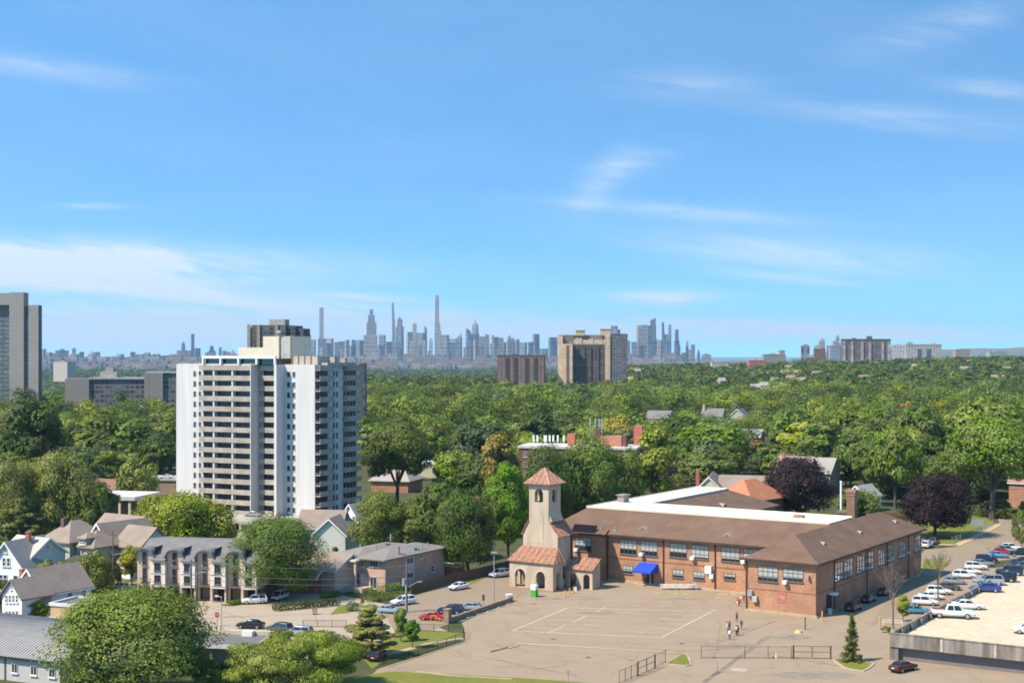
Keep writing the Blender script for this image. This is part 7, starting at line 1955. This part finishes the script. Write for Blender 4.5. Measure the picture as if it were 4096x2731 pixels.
def crown(g, R, zc, nb, per, rb, cs, flat=0.0, low=-.55, dome=0.0):
    """blobs spread through an ellipsoid, each a shell of leaf sprays"""
    cen = []
    while len(cen) < nb:
        d = unit(g, 1)[0]
        if d[2] < low: continue
        k = g.uniform(.5, .97) ** .6
        p = d * np.array(R) * k
        if dome: p[2] = abs(p[2]) * 1.0 if g.random() < dome else p[2]
        cen.append(p)
    cen = np.array(cen); rad = g.uniform(.7, 1.3, nb) * rb
    Vs, Ts = [], []
    for p, r in zip(cen, rad):
        d = unit(g, per); d[:, 2] = d[:, 2] * .85 + .12
        k = g.uniform(.68, 1.06, per)[:, None]
        c = p + d * r * k * np.array([1.1, 1.1, .78])
        rdir = (c - np.array([0, 0, zc if False else 0])) / np.array(R); rdir /= np.linalg.norm(rdir, axis=1, keepdims=True) + 1e-6
        nn = d * .95 + rdir * .35 + g.normal(size=(per, 3)) * .33; nn[:, 2] += .25; nn /= np.linalg.norm(nn, axis=1, keepdims=True)
        s = g.uniform(.55, 1.35, per) * cs
        c[:, 2] += zc
        Vs.append(cards(c, nn, s, g))
        bt = g.random(2)
        Ts.append(np.stack([np.clip(bt[0] + g.normal(size=per) * .18, 0, 1), np.clip(bt[1] * .7 + .15 + g.normal(size=per) * .2, 0, 1), np.zeros(per)], 1))
    return np.concatenate(Vs), np.concatenate(Ts), cen + np.array([0, 0, zc])
def trunk_mesh(g, h, r, tips, n=7):
    b = MB()
    fork = h
    b.tube((0, 0, -.01), (.0, 0, fork * .5), r * 1.25, r, n); b.tube((0, 0, fork * .5), (g.normal() * .01, g.normal() * .01, fork), r, r * .75, n)
    for p in tips:
        p = np.array(p); m = np.array([p[0] * .45, p[1] * .45, fork + (p[2] - fork) * .55])
        b.tube((0, 0, fork * .92), m, r * .5, r * .28, 5, False); b.tube(m, p, r * .28, r * .08, 5, False)
    me = bpy.data.meshes.new('trunk'); me.from_pydata(b.v, [], b.f); me.materials.append(BARK); me.update()
    return me
SHAPES = {}
def shape(kind, lod, i):
    key = (kind, lod, i)
    if key in SHAPES: return SHAPES[key]
    g = np.random.default_rng(abs(hash((len(kind), lod, i, ord(kind[0])))) % 99991)
    cs = {-1: .0115, 0: .0165, 1: .030, 2: .046}[lod]
    nb = {-1: 72, 0: 62, 1: 42, 2: 26}[lod]
    per = int({-1: 760, 0: 400, 1: 140, 2: 80}[lod])
    if kind == 'broad':      # height 1, crown radius about .42
        V, T_, cen = crown(g, (.37, .37, .33), .60, nb, per, .135, cs, low=-.62); th = .26
    elif kind == 'oval':
        V, T_, cen = crown(g, (.25, .25, .40), .56, nb, per, .115, cs, low=-.8); th = .18
    elif kind == 'dome':     # low branching, dense, to the ground
        V, T_, cen = crown(g, (.49, .49, .43), .50, nb, per, .175, cs, low=-.75); th = .14
    elif kind == 'open':     # airy crown with gaps
        V, T_, cen = crown(g, (.42, .42, .36), .62, int(nb * .62), per, .085, cs, low=-.5); th = .36
    elif kind == 'bush':
        V, T_, cen = crown(g, (.9, .9, .62), .42, nb, per, .22, cs * 1.5, low=-.35); th = .1
    elif kind == 'spray':    # wide, many upright shoots
        V, T_, cen = crown(g, (.62, .5, .40), .52, nb, per, .12, cs * 1.1, low=-.6); th = .2
        V = V.reshape(-1, 4, 3); mid = V.mean(1, keepdims=True); dv = V - mid; dv[:, :, 2] *= 1.9; dv[:, :, :2] *= .75; V = (mid + dv).reshape(-1, 3)
    elif kind == 'pine':     # layered horizontal boughs
        Vs, Ts, cs_ = [], [], []
        for k in range(9):
            z = .22 + k * .085; rr = (.46, .50, .47, .43, .38, .32, .25, .17, .09)[k]
            rr *= g.uniform(.75, 1.15); z += g.normal() * .012; v, tt, c = crown(g, (rr, rr * .9, .06), z, max(4, int(nb * .13 * rr * 3)), per, .09, cs * 1.1, low=-2); v = v.reshape(-1, 4, 3)
            m = v.mean(1, keepdims=True); m2 = m.copy(); m2[:, :, 2] = z + (m[:, :, 2] - z) * .62; v = (v - m + m2).reshape(-1, 3)
            Vs.append(v); Ts.append(tt); cs_.append(c)
        V, T_, cen = np.concatenate(Vs), np.concatenate(Ts), np.concatenate(cs_); th = .8
    elif kind == 'spruce':
        Vs, Ts, cs_ = [], [], []
        for k in range(15):
            z = .10 + k * .06; rr = .26 * (1 - k / 15.5) * g.uniform(.8, 1.15)
            for q in range(max(3, int(9 * (1 - k / 18)))):
                a = g.uniform(0, 6.28); p = np.array([math.cos(a) * rr * .75, math.sin(a) * rr * .75, z - rr * .15 + g.normal() * .012])
                n_ = int(per * .32); tpar = g.uniform(0, 1.1, n_)[:, None]
                c = np.array([0, 0, z + .02]) * (1 - tpar) + p * tpar * 1.25 + g.normal(size=(n_, 3)) * .017
                nn = unit(g, n_); nn[:, 2] = abs(nn[:, 2]) + .6; nn /= np.linalg.norm(nn, axis=1, keepdims=True)
                Vs.append(cards(c, nn, g.uniform(.6, 1.2, n_) * .024, g, .4)); Ts.append(np.stack([g.random(n_), g.random(n_), np.zeros(n_)], 1)); cs_.append(p[None])
        V, T_, cen = np.concatenate(Vs), np.concatenate(Ts), np.concatenate(cs_); th = .93
    me = np_mesh('crown', V, T_, [LEAF])
    r = {'broad': .028, 'oval': .022, 'dome': .03, 'open': .022, 'bush': .02, 'spray': .022, 'pine': .022, 'spruce': .016}[kind]
    tips = cen[g.permutation(len(cen))[:11]]
    tm = trunk_mesh(g, th, r, tips if kind not in ('pine', 'spruce') else tips[:8])
    SHAPES[key] = (me, tm)
    return SHAPES[key]
GREEN = (.066, .108, .020); MIDG = (.085, .125, .022); LIME = (.15, .19, .018); DARKG = (.040, .068, .018); YELG = (.145, .19, .022); PURP = (.020, .012, .0165)
OLIVE = (.15, .135, .035); BLUEG = (.06, .095, .05); PALEG = (.125, .165, .05)
def leafc(c): return (c[0] * 1.9, c[1] * 1.62, c[2] * 1.15)
TREES = []     # (x, y, radius)
def tree(kind, x, y, h, w, col, label, lod=1, var=0, group=None, name='tree', rot=None, z=None, cat='tree'):
    """h total height, w crown width"""
    cm, tm = shape(kind, lod, var)
    half = {'broad': .47, 'oval': .34, 'dome': .6, 'open': .47, 'bush': 1.05, 'spray': .70, 'pine': .50, 'spruce': .27}[kind]
    top = {'broad': 1.02, 'oval': 1.03, 'dome': 1.02, 'open': 1.0, 'bush': 1.12, 'spray': 1.0, 'pine': .98, 'spruce': 1.0}[kind]
    r = thing(name, label, cat, (x, y, (terrain(x, y) if y > 700 else 0) if z is None else z), rng.uniform(0, 6.28) if rot is None else rot, group)
    sz = h / top; sx = w / (2 * half); r.scale = (sx, sx, sz)
    c = bpy.data.objects.new('crown', cm); C.objects.link(c); c.parent = r; c.color = (*leafc(col), 1)
    k = bpy.data.objects.new('trunk', tm); C.objects.link(k); k.parent = r
    TREES.append((x, y, w / 2))
    return r
def tpx(kind, u, vbase, vtop, wpx, col, label, lod=1, var=0, **k):
    x, y = P(u, vbase)
    h = zat(vtop, y); w = wpx * y / FPX
    return tree(kind, x, y, h, w, col, label, lod, var, **k)
# --- singled-out trees
tpx('dome', 133, 699, 585.5, 172, (.095, .14, .03), 'huge bushy green tree in the bottom left foreground', -1, 0)
tpx('spray', 296, 694, 628, 165, (.12, .165, .03), 'wide light green tree with upright shoots at the bottom edge', -1, 0)
tpx('spray', 222, 690, 655, 60, (.12, .165, .03), 'light green shrub between the two big foreground trees', 1, 1, cat='shrub')
tpx('pine', 372, 656, 603, 60, (.135, .15, .055), 'broad layered pine beside the lawn fence', 0, 0)
tpx('oval', 412.5, 647, 615.5, 16.5, (.06, .13, .018), 'small round green tree inside the lawn fence corner', 1, 0)
tpx('oval', 401, 641, 606, 15, (.085, .14, .03), 'slim young tree behind the small round one', 1, 1)
tpx('dome', 276, 598, 514, 104, (.07, .115, .028), 'big round green tree between the town houses and the brick house', -1, 0)
tpx('dome', 176, 556, 484, 88, YELG, 'yellow-green tree in front of the white tower, left part', 0, 1)
tpx('dome', 211, 556, 496, 54, YELG, 'yellow-green tree in front of the white tower, right part', 1, 2)
tpx('oval', 132, 585, 540, 26, (.17, .19, .02), 'small yellow-green tree at the left end of the town houses', 1, 0)
tpx('dome', 380, 560, 490, 62, (.095, .13, .03), 'light green tree left of the church, beside the white tower', 0, 2)
tpx('dome', 420, 558, 494, 66, (.085, .12, .03), 'tall green tree behind the pale brick house roof', 0, 0, rot=2.0)
tpx('dome', 468, 574, 480, 66, (.05, .085, .02), 'dark green tree behind the board fence', 0, 1, rot=1.0)
tpx('broad', 440, 560, 480, 56, (.06, .10, .022), 'deep green tree in the clump left of the church', 1, 1)
tpx('broad', 397, 508, 416.5, 70, (.07, .105, .025), 'tall airy tree with a visible forked trunk right of the white tower', 0, 0)
tpx('broad', 455, 512, 444, 56, (.10, .15, .022), 'bright green tree above the cream-roofed brick house', 1, 3)
tpx('oval', 500, 520, 429, 40, OLIVE, 'olive-yellow tree standing behind the church', 1, 1)
tpx('oval', 508, 566, 458, 46, (.075, .15, .015), 'vivid green upright tree directly left of the bell tower', 0, 0)
tpx('dome', 548, 545, 440, 56, (.05, .085, .02), 'dark green tree right behind the bell tower', 0, 3)
tpx('dome', 592, 532, 434, 74, (.08, .135, .028), 'wide green tree right of the bell tower, over the school roof', 0, 2, rot=4.0)
tpx('dome', 622, 525, 444, 52, (.07, .115, .022), 'green tree over the left end of the white school roof', 1, 0)
tpx('oval', 655, 512, 423, 44, (.13, .18, .018), 'lime green tree behind the middle of the school', 1, 1)
tpx('dome', 666, 505, 465, 44, (.085, .09, .03), 'brownish green low tree just behind the white roof arm', 1, 1)
tpx('broad', 708, 492, 448, 62, (.085, .12, .035), 'wide grey-green tree left of the cream gabled house', 1, 2)
tpx('broad', 711, 478, 417, 78, (.09, .15, .02), 'bright spreading tree above the cream gabled house', 1, 3)
tpx('dome', 566, 535, 444, 46, (.06, .10, .024), 'deep green tree between the bell tower and the wide green one', 1, 2)
tpx('broad', 620, 470, 412, 44, (.17, .17, .035), 'yellow-olive tree beside the brick apartment antennas', 1, 0)
tpx('dome', 800, 522, 454, 78, PURP, 'left dark purple-leaved tree behind the school roof', 0, 3)
tpx('dome', 935, 536, 465, 72, PURP, 'right dark purple-leaved tree on the park lawn', 0, 1)
tpx('dome', 868, 530, 487, 30, (.09, .135, .03), 'rounded green tree hiding the white cottage beside the chimney', 1, 0)
tpx('oval', 852, 530, 484, 30, (.07, .115, .022), 'green tree with a dark trunk between the purple trees', 1, 2)
tpx('broad', 866, 505, 435, 40, (.07, .11, .025), 'mid green tree behind the white gabled cottage', 1, 3)
tpx('broad', 895, 508, 425, 50, (.095, .15, .024), 'bright green tree above the cottage, left of the big right tree', 1, 1)
tpx('broad', 992, 518, 410, 96, (.09, .15, .022), 'large green tree with pale trunks at the right edge', 0, 0, rot=.7)
tpx('broad', 990, 488, 393, 92, (.10, .145, .03), 'huge pale green crown rising at the right edge', 1, 2)
tpx('dome', 1022, 549, 508, 22, (.08, .115, .03), 'tree cut by the right edge above the parked cars', 1, 0)
tpx('spruce', 852, 661, 621.5, 24, (.10, .13, .045), 'small spruce on the kerbed island', 0, 0, rot=.4)
tpx('broad', 32, 505, 396, 70, DARKG, 'dark tree behind the left tree clump', 1, 1)
tpx('broad', 15, 482, 440, 40, LIME, 'lime green tree at the left picture edge', 1, 2)
tpx('dome', 60, 545, 450, 76, (.125, .15, .05), 'large grey-green tree mass left, right half', 0, 2)
tpx('dome', 14, 548, 455, 60, (.12, .145, .042), 'large grey-green tree mass left, at the picture edge', 0, 0)
tpx('pine', 20, 552, 495, 54, (.075, .10, .03), 'dark conifer at the left picture edge above the houses', 1, 0)
tpx('dome', 88, 548, 478, 46, (.08, .11, .03), 'dark green tree just left of the white-roofed porch building', 1, 3)
tpx('spray', 84, 532, 480, 42, (.11, .16, .03), 'light green tree before the white-roofed porch building', 1, 0)
tpx('dome', 137, 512, 451, 46, (.12, .16, .045), 'soft rounded tree left of the white tower foot', 1, 1)
tpx('bush', 92, 592, 551, 46, (.10, .135, .028), 'overgrown light green shrub before the tan house', 1, 0, name='shrub', cat='shrub')
tpx('bush', 58, 594, 556, 52, (.12, .15, .035), 'spreading shrub behind the large brown roof', 1, 1, name='shrub', cat='shrub')
tpx('bush', 110, 586, 557, 26, (.04, .065, .02), 'dark rounded shrub at the end of the front lawn', 1, 2, name='shrub', cat='shrub')
tpx('oval', 34, 624, 598, 30, (.10, .16, .02), 'small leafy tree before the white front wing', 1, 3)
tpx('bush', 352, 610, 600, 15, (.13, .17, .12), 'rounded blue-green shrub by the stone steps', 1, 0, name='shrub', cat='shrub')
tpx('bush', 2, 612, 575, 22, (.09, .12, .03), 'yellow-flecked shrub at the left picture edge', 1, 1, name='shrub', cat='shrub')
tpx('bush', 165, 606, 596, 22, (.07, .10, .025), 'low shrub beside the first town house drive', 1, 2, name='shrub', cat='shrub')
tpx('bush', 197, 597, 590, 8, (.05, .08, .02), 'tiny bush at the foot of the second town house', 2, 0, name='shrub', cat='shrub')
tpx('oval', 903, 621, 593, 14, (.16, .21, .03), 'fresh lime sapling beside the deck wall', 1, 1)
tpx('bush', 886, 632, 624, 11, (.12, .17, .03), 'small light green bush at the deck corner', 2, 1, name='shrub', cat='shrub')
tpx('oval', 757, 430, 415, 10, (.20, .03, .035), 'crimson-leaved small tree by the red brick house', 2, 1)
tpx('broad', 910, 440, 400, 26, (.22, .12, .07), 'pinkish brown tree with sparse leaves in the right canopy', 1, 0)
tpx('oval', 970, 450, 410, 40, (.16, .17, .035), 'yellowish tree in front of the huge pale crown', 1, 3)
tpx('oval', 335, 560, 545, 8, (.10, .16, .02), 'little green tree between the grey gables', 2, 0)
for i, u in enumerate((948, 958, 1000, 1012)):
    tpx('bush', u, 518, 508, 16, (.12, .16, .025), ('low lawn bush beside the right purple tree', 'second lawn bush from the right purple tree', 'lawn bush under the pale trunks', 'lawn bush nearest the right edge')[i], 2, i % 2, name='shrub', cat='shrub')
r0_ = random.Random(31)
for i in range(26):
    u = r0_.uniform(880, 1035); v = r0_.uniform(494, 512)
    if u < 905 and v > 505: continue
    tpx('bush', u, v, v - r0_.uniform(6, 13), r0_.uniform(14, 26), r0_.choice([(.05, .08, .02), (.07, .11, .025), (.11, .14, .03), (.04, .06, .02)]), 'low shrub in the shade under the canopy beyond the park lawn', 2, i % 3, name='shrub', cat='shrub', group='shrubs beyond the park lawn')
# clipped hedges
def hedge(label, uv, w, h, col):
    pts = pl(*uv); g = np.random.default_rng(int(uv[0][0] * 7)); Vs = []; Ts = []
    for (a, b_) in zip(pts[:-1], pts[1:]):
        d = math.hypot(b_[0] - a[0], b_[1] - a[1]); n = int(d * 130)
        k = g.random(n); c = np.stack([a[0] + (b_[0] - a[0]) * k, a[1] + (b_[1] - a[1]) * k, np.zeros(n)], 1)
        ang = g.uniform(0, 2 * math.pi, n); rr = .85 + .15 * g.random(n)
        nx, ny = -(b_[1] - a[1]) / d, (b_[0] - a[0]) / d
        off = np.cos(ang) * w / 2 * rr; zz = np.clip(h * .55 + np.sin(ang) * h * .5 * rr, .02, None)
        c[:, 0] += nx * off; c[:, 1] += ny * off; c[:, 2] = zz
        nn = np.stack([nx * np.cos(ang), ny * np.cos(ang), np.sin(ang)], 1) + g.normal(size=(n, 3)) * .4; nn /= np.linalg.norm(nn, axis=1, keepdims=True)
        Vs.append(cards(c, nn, g.uniform(.1, .22, n), g)); Ts.append(np.stack([g.random(n), g.random(n), np.zeros(n)], 1))
    o = bpy.data.objects.new('hedge', np_mesh('hedge', np.concatenate(Vs), np.concatenate(Ts), [LEAF])); C.objects.link(o); o.color = (*leafc(col), 1)
    tag(o, label, 'hedge')
hedge('long clipped green hedge before the pale brick house', [c2(1010, 825), c2(1340, 770)], 2.6, 2.6, (.08, .14, .018))
hedge('short bright hedge beside the town house driveway', [c1(2090, 858), c1(2235, 838)], 1.0, .9, (.09, .15, .02))
hedge('dark hedge strip under the big round tree', [c2(160, 905), c2(760, 850)], 2.0, 1.3, (.04, .06, .018))
hedge('low garden hedge in front of the pinkish house', [c2(590, 790), c2(770, 770)], 1.6, 1.2, (.07, .11, .02))
hedge('row of yellow-green bushes along the far park road', [c4(1930, 40), c4(2330, 45)], 2.2, 2.0, (.12, .15, .025))
hedge('brown hedge line below the park trees', [c4(700, 25), c4(1300, 60)], 1.4, 1.4, (.09, .06, .03))
# flower bed
g = np.random.default_rng(5); n = 900
a, b_ = P(*c1(1590, 838)), P(*c1(1800, 828))
k = g.random(n); c = np.stack([a[0] + (b_[0] - a[0]) * k, a[1] + (b_[1] - a[1]) * k + g.normal(size=n) * .5, g.uniform(.1, .8, n)], 1)
FL = mat('flower_petals', (.55, .12, .22), var=.1)
fb_ = [mat('pink_petals', (.5, .06, .18)), mat('yellow_petals', (.55, .38, .04)), mat('green_leaves', (.08, .13, .02))]
me = np_mesh('flower_bed', cards(c, unit(g, n), g.uniform(.08, .2, n), g), np.zeros((n, 3)), fb_)
me.polygons.foreach_set('material_index', np.where(g.random(n) < .35, 2, np.where((k * 5).astype(int) % 2 == 0, 1, 0)).astype(np.int32))
o = bpy.data.objects.new('flower_bed', me); C.objects.link(o); tag(o, 'pink and yellow flower bed before the town houses', 'flower bed')
# leafless trees
def bare(u, vb, vt, wpx, label, seed, lean=0):
    x, y = P(u, vb); h = zat(vt, y); w = wpx * y / FPX / 2.4; r = random.Random(seed); b = MB()
    def br(p, d, l, rad, n):
        e = p + d * l; b.tube(p, e, rad, rad * .65, 5, False)
        if n == 0: return
        for i in range(3 if n > 1 else 4):
            d2 = (d + Vector((r.uniform(-1, 1), r.uniform(-1, 1), r.uniform(-.1, .7))) * .75).normalized()
            br(p + d * l * r.uniform(.65, 1), d2, l * r.uniform(.55, .8), rad * .6, n - 1)
    t = thing('bare_tree', label, 'tree', (x, y, 0))
    MB().tube((0, 0, 0), (lean * .3, 0, h * .32), h * .015, h * .012).obj('trunk', mat('pale_bark', (.17, .125, .09)), t)
    for i in range(4): br(Vector((lean * .3, 0, h * .3)), Vector((r.uniform(-.8, .8) * w / h * 2, r.uniform(-.6, .6), 1)).normalized(), h * .25, h * .0075, 4)
    b.obj('crown', MATS['pale_bark'], t)
bare(938, 601, 543, 40, 'leafless tree with spreading branches beside the deck wall', 4)
bare(893, 628, 560, 30, 'thin nearly leafless tree next to the lime sapling', 9)
bare(918, 585, 556, 34, 'leafless bare tree in front of the far wing wall', 17)

# --- the wood: individual trees near, one mass beyond
PROT = [(176, 362, 352, 521, 376, 1), (62, 150, 405, 430, 420, 0), (101, 118, 462, 480, 415, 1), (160, 178, 470, 488, 455, 1), (98, 137, 500, 522, 330, 1), (518, 640, 436, 466, 470, 1), (362, 400, 452, 500, 455, 1), (430, 450, 470, 486, 515, 1),
        (455, 490, 480, 496, 330, 1), (703, 752, 460, 490, 390, 1), (720, 775, 479, 505, 360, 1), (785, 845, 445, 462, 450, 1), (848, 878, 468, 486, 405, 1), (704, 722, 404, 412, 875, 1), (733, 750, 402, 411, 855, 1), (752, 764, 424, 434, 640, 1), (650, 668, 407, 413, 845, 1),
        (560, 1024, 486, 640, 330, 1), (1008, 1024, 452, 480, 415, 1), (0, 330, 525, 700, 300, 1), (500, 580, 466, 600, 300, 1), (0, 38, 290, 396, 920, 1), (64, 176, 370, 396, 890, 1)]
def vlimit(u):
    for a, b_, v in ((-60, 110, 535), (110, 176, 505), (176, 362, 448), (362, 490, 540), (490, 520, 545), (520, 600, 522), (600, 760, 492), (760, 850, 508), (850, 900, 505), (900, 1090, 503)):
        if a <= u < b_: return v
    return 500
def ok(x, y, h, w):
    u = 512 + x * FPX / y; z = terrain(x, y) if y > 700 else 0
    vb = VH + (H - z) * FPX / y; vt = VH + (H - z - h) * FPX / y
    if vb > vlimit(u): return False
    for (fx, fy, r) in FOOT:
        if (x - fx) ** 2 + (y - fy) ** 2 < (r + w * .35) ** 2: return False
    for (fx, fy, r) in TREES[:62]:
        if (x - fx) ** 2 + (y - fy) ** 2 < (r * .8) ** 2: return False
    hw = w / 2 * FPX / y
    for (u0, u1, v0, v1, D, s) in PROT:
        if y < D and u + hw * .8 > u0 and u - hw * .8 < u1 and vt < v1 - 1 and vb > v0: return False
    return True
r_ = random.Random(21); cand = []
y = 345.0
while y < 1250:
    st_ = 13.5 if y < 640 else 16.5
    x = -(.52 * y + 50)
    while x < .52 * y + 50:
        xx, yy_ = x + r_.uniform(-.45, .45) * st_, y + r_.uniform(-.45, .45) * st_
        h = r_.uniform(12, 21); w = h * r_.uniform(.8, 1.1)
        if r_.random() < .12: h *= 1.22
        if xx / yy_ > .2 and yy_ < 800: h *= 1.1
        if ok(xx, yy_, h, w): cand.append((yy_, xx, h, w))
        x += st_
    y += st_
cand.sort()
PAL = [GREEN, GREEN, MIDG, MIDG, DARKG, BLUEG, PALEG, (.10, .15, .02), LIME, (.075, .12, .03), (.055, .095, .02), OLIVE]
PW = [5, 5, 5, 4, 3, 2, 2, 3, 1.0, 4, 4, .15]
def zone(u):
    if u < 176: return 'green tree in the dense canopy left of the white tower', 'canopy trees left of the white tower'
    if u < 520: return 'green tree in the dense canopy between the white tower and the church', 'canopy trees between tower and church'
    if u < 760: return 'green tree in the dense canopy behind the school roofs', 'canopy trees behind the school'
    return 'green tree in the dense canopy behind the purple trees', 'canopy trees on the right'
NIND = 235
mass = []; i = -1
for (y, x, h, w) in cand:
    col = r_.choices(PAL, PW)[0]; k = r_.uniform(.7, 1.25); col = tuple(c * k for c in col)
    seen = abs(x) < .36 * y + w * .5
    i += seen
    if i < NIND and seen:
        l_, g_ = zone(512 + x * FPX / y)
        tree(r_.choices(['broad', 'oval', 'dome', 'open'], [6, 2, 1.2, .8])[0], x, y, h, w, col, l_, 1 if y < 480 else 2, r_.randrange(4), g_)
    else: mass.append((x, y, h, w, col))
print('forest candidates', len(cand), 'mass', len(mass))
def mass_mesh(name, items, nbl, per, cs_k, seed, label, dim=1.0):
    g = np.random.default_rng(seed); N = len(items)
    A = np.array([(x, y, h, w) for x, y, h, w, c in items]); Col = np.array([leafc(c) for *_, c in items]) * dim
    zt_ = np.array([terrain(x, y) if y > 700 else 0 for x, y, *_ in items])
    tot = N * nbl * per
    d = unit(g, N * nbl); d[:, 2] = np.abs(d[:, 2]) * 1.0 - .25
    k = g.uniform(.5, .95, N * nbl)[:, None]
    ti = np.repeat(np.arange(N), nbl)
    bc = d * k * np.stack([A[ti, 3] * .42, A[ti, 3] * .42, A[ti, 2] * .36], 1)
    bc += np.stack([A[ti, 0], A[ti, 1], zt_[ti] + A[ti, 2] * .6], 1)
    br = A[ti, 3] * .23 * g.uniform(.7, 1.3, N * nbl)
    bi = np.repeat(np.arange(N * nbl), per); dd = unit(g, tot); dd[:, 2] = dd[:, 2] * .8 + .18
    c = bc[bi] + dd * (br[bi] * g.uniform(.6, 1.05, tot))[:, None]
    cd = d[bi] / np.array([1, 1, .9]); nn = dd * .7 + cd * .75 + g.normal(size=(tot, 3)) * .3; nn[:, 2] += .2; nn /= np.linalg.norm(nn, axis=1, keepdims=True)
    V = cards(c, nn, A[ti[bi], 3] * cs_k * g.uniform(.6, 1.3, tot), g)
    bt = np.repeat(g.uniform(.75, 1.25, N * nbl), per)
    colr = Col[ti[bi]] * (bt * g.uniform(.75, 1.25, tot))[:, None]
    me = np_mesh(name, V, colr, [MASSM])
    o = bpy.data.objects.new(name, me); C.objects.link(o); o['kind'] = 'stuff'; o['label'] = label
    return o
MASSM = bpy.data.materials.new('far_foliage'); MASSM.use_nodes = True
nt = MASSM.node_tree; b = nt.nodes['Principled BSDF']; b.inputs['Roughness'].default_value = .7; b.inputs['Specular IOR Level'].default_value = .15
an = nt.nodes.new('ShaderNodeAttribute'); an.attribute_name = 'tint'; nt.links.new(an.outputs['Vector'], b.inputs['Base Color'])
tr = nt.nodes.new('ShaderNodeBsdfTranslucent'); nt.links.new(an.outputs['Vector'], tr.inputs['Color'])
mx = nt.nodes.new('ShaderNodeMixShader'); mx.inputs[0].default_value = .25
nt.links.new(b.outputs[0], mx.inputs[1]); nt.links.new(tr.outputs[0], mx.inputs[2]); nt.links.new(mx.outputs[0], nt.nodes['Material Output'].inputs['Surface'])
mass_mesh('wooded_suburb', mass, 14, 42, .040, 3, 'dense wood of suburban trees beyond the nearer canopy', .95)
far = []; y = 1250.0
while y < 3600:
    st_ = 17 if y < 1900 else 21
    x = -(.46 * y + 60)
    while x < .46 * y + 60:
        xx, yy_ = x + r_.uniform(-.5, .5) * st_, y + r_.uniform(-.5, .5) * st_
        h = r_.uniform(9, 18); w = st_ * r_.uniform(.85, 1.3)
        okk = True
        for (fx, fy, rr) in FOOT:
            if (xx - fx) ** 2 + (yy_ - fy) ** 2 < (rr + 3) ** 2: okk = False; break
        if okk:
            col = r_.choices(PAL[:6], PW[:6])[0]; k = r_.uniform(.7, 1.15); far.append((xx, yy_, h, w, tuple(c * k for c in col)))
        x += st_
    y += st_
mass_mesh('far_wood', far, 7, 13, .10, 4, 'far wood fading into haze under the skyline', .8)
far2 = []
for i in range(2600):
    y = r_.uniform(3600, 6000); u = r_.uniform(-20, 760)
    x, _ = at(u, y); far2.append((x, y, r_.uniform(14, 24), r_.uniform(26, 40), DARKG))
mass_mesh('river_wood', far2, 5, 9, .13, 5, 'bluish wood on the low ground before the far city')

# ---------------------------------------------------------------- haze
hz = MB(); hz.box(-15000, 15000, -700, 25500, -47.5, 640)
ho = hz.obj('haze', [])
hm = bpy.data.materials.new('haze'); hm.use_nodes = True
nt = hm.node_tree
for n in list(nt.nodes): nt.nodes.remove(n)
out = nt.nodes.new('ShaderNodeOutputMaterial'); pv = nt.nodes.new('ShaderNodeVolumePrincipled')
pv.inputs['Color'].default_value = (.52, .77, 1.0, 1); pv.inputs['Density'].default_value = 4.2e-5; pv.inputs['Anisotropy'].default_value = 0.1
nt.links.new(pv.outputs[0], out.inputs['Volume'])
ho.data.materials.append(hm); ho['kind'] = 'stuff'; ho['label'] = 'thin blue summer haze'
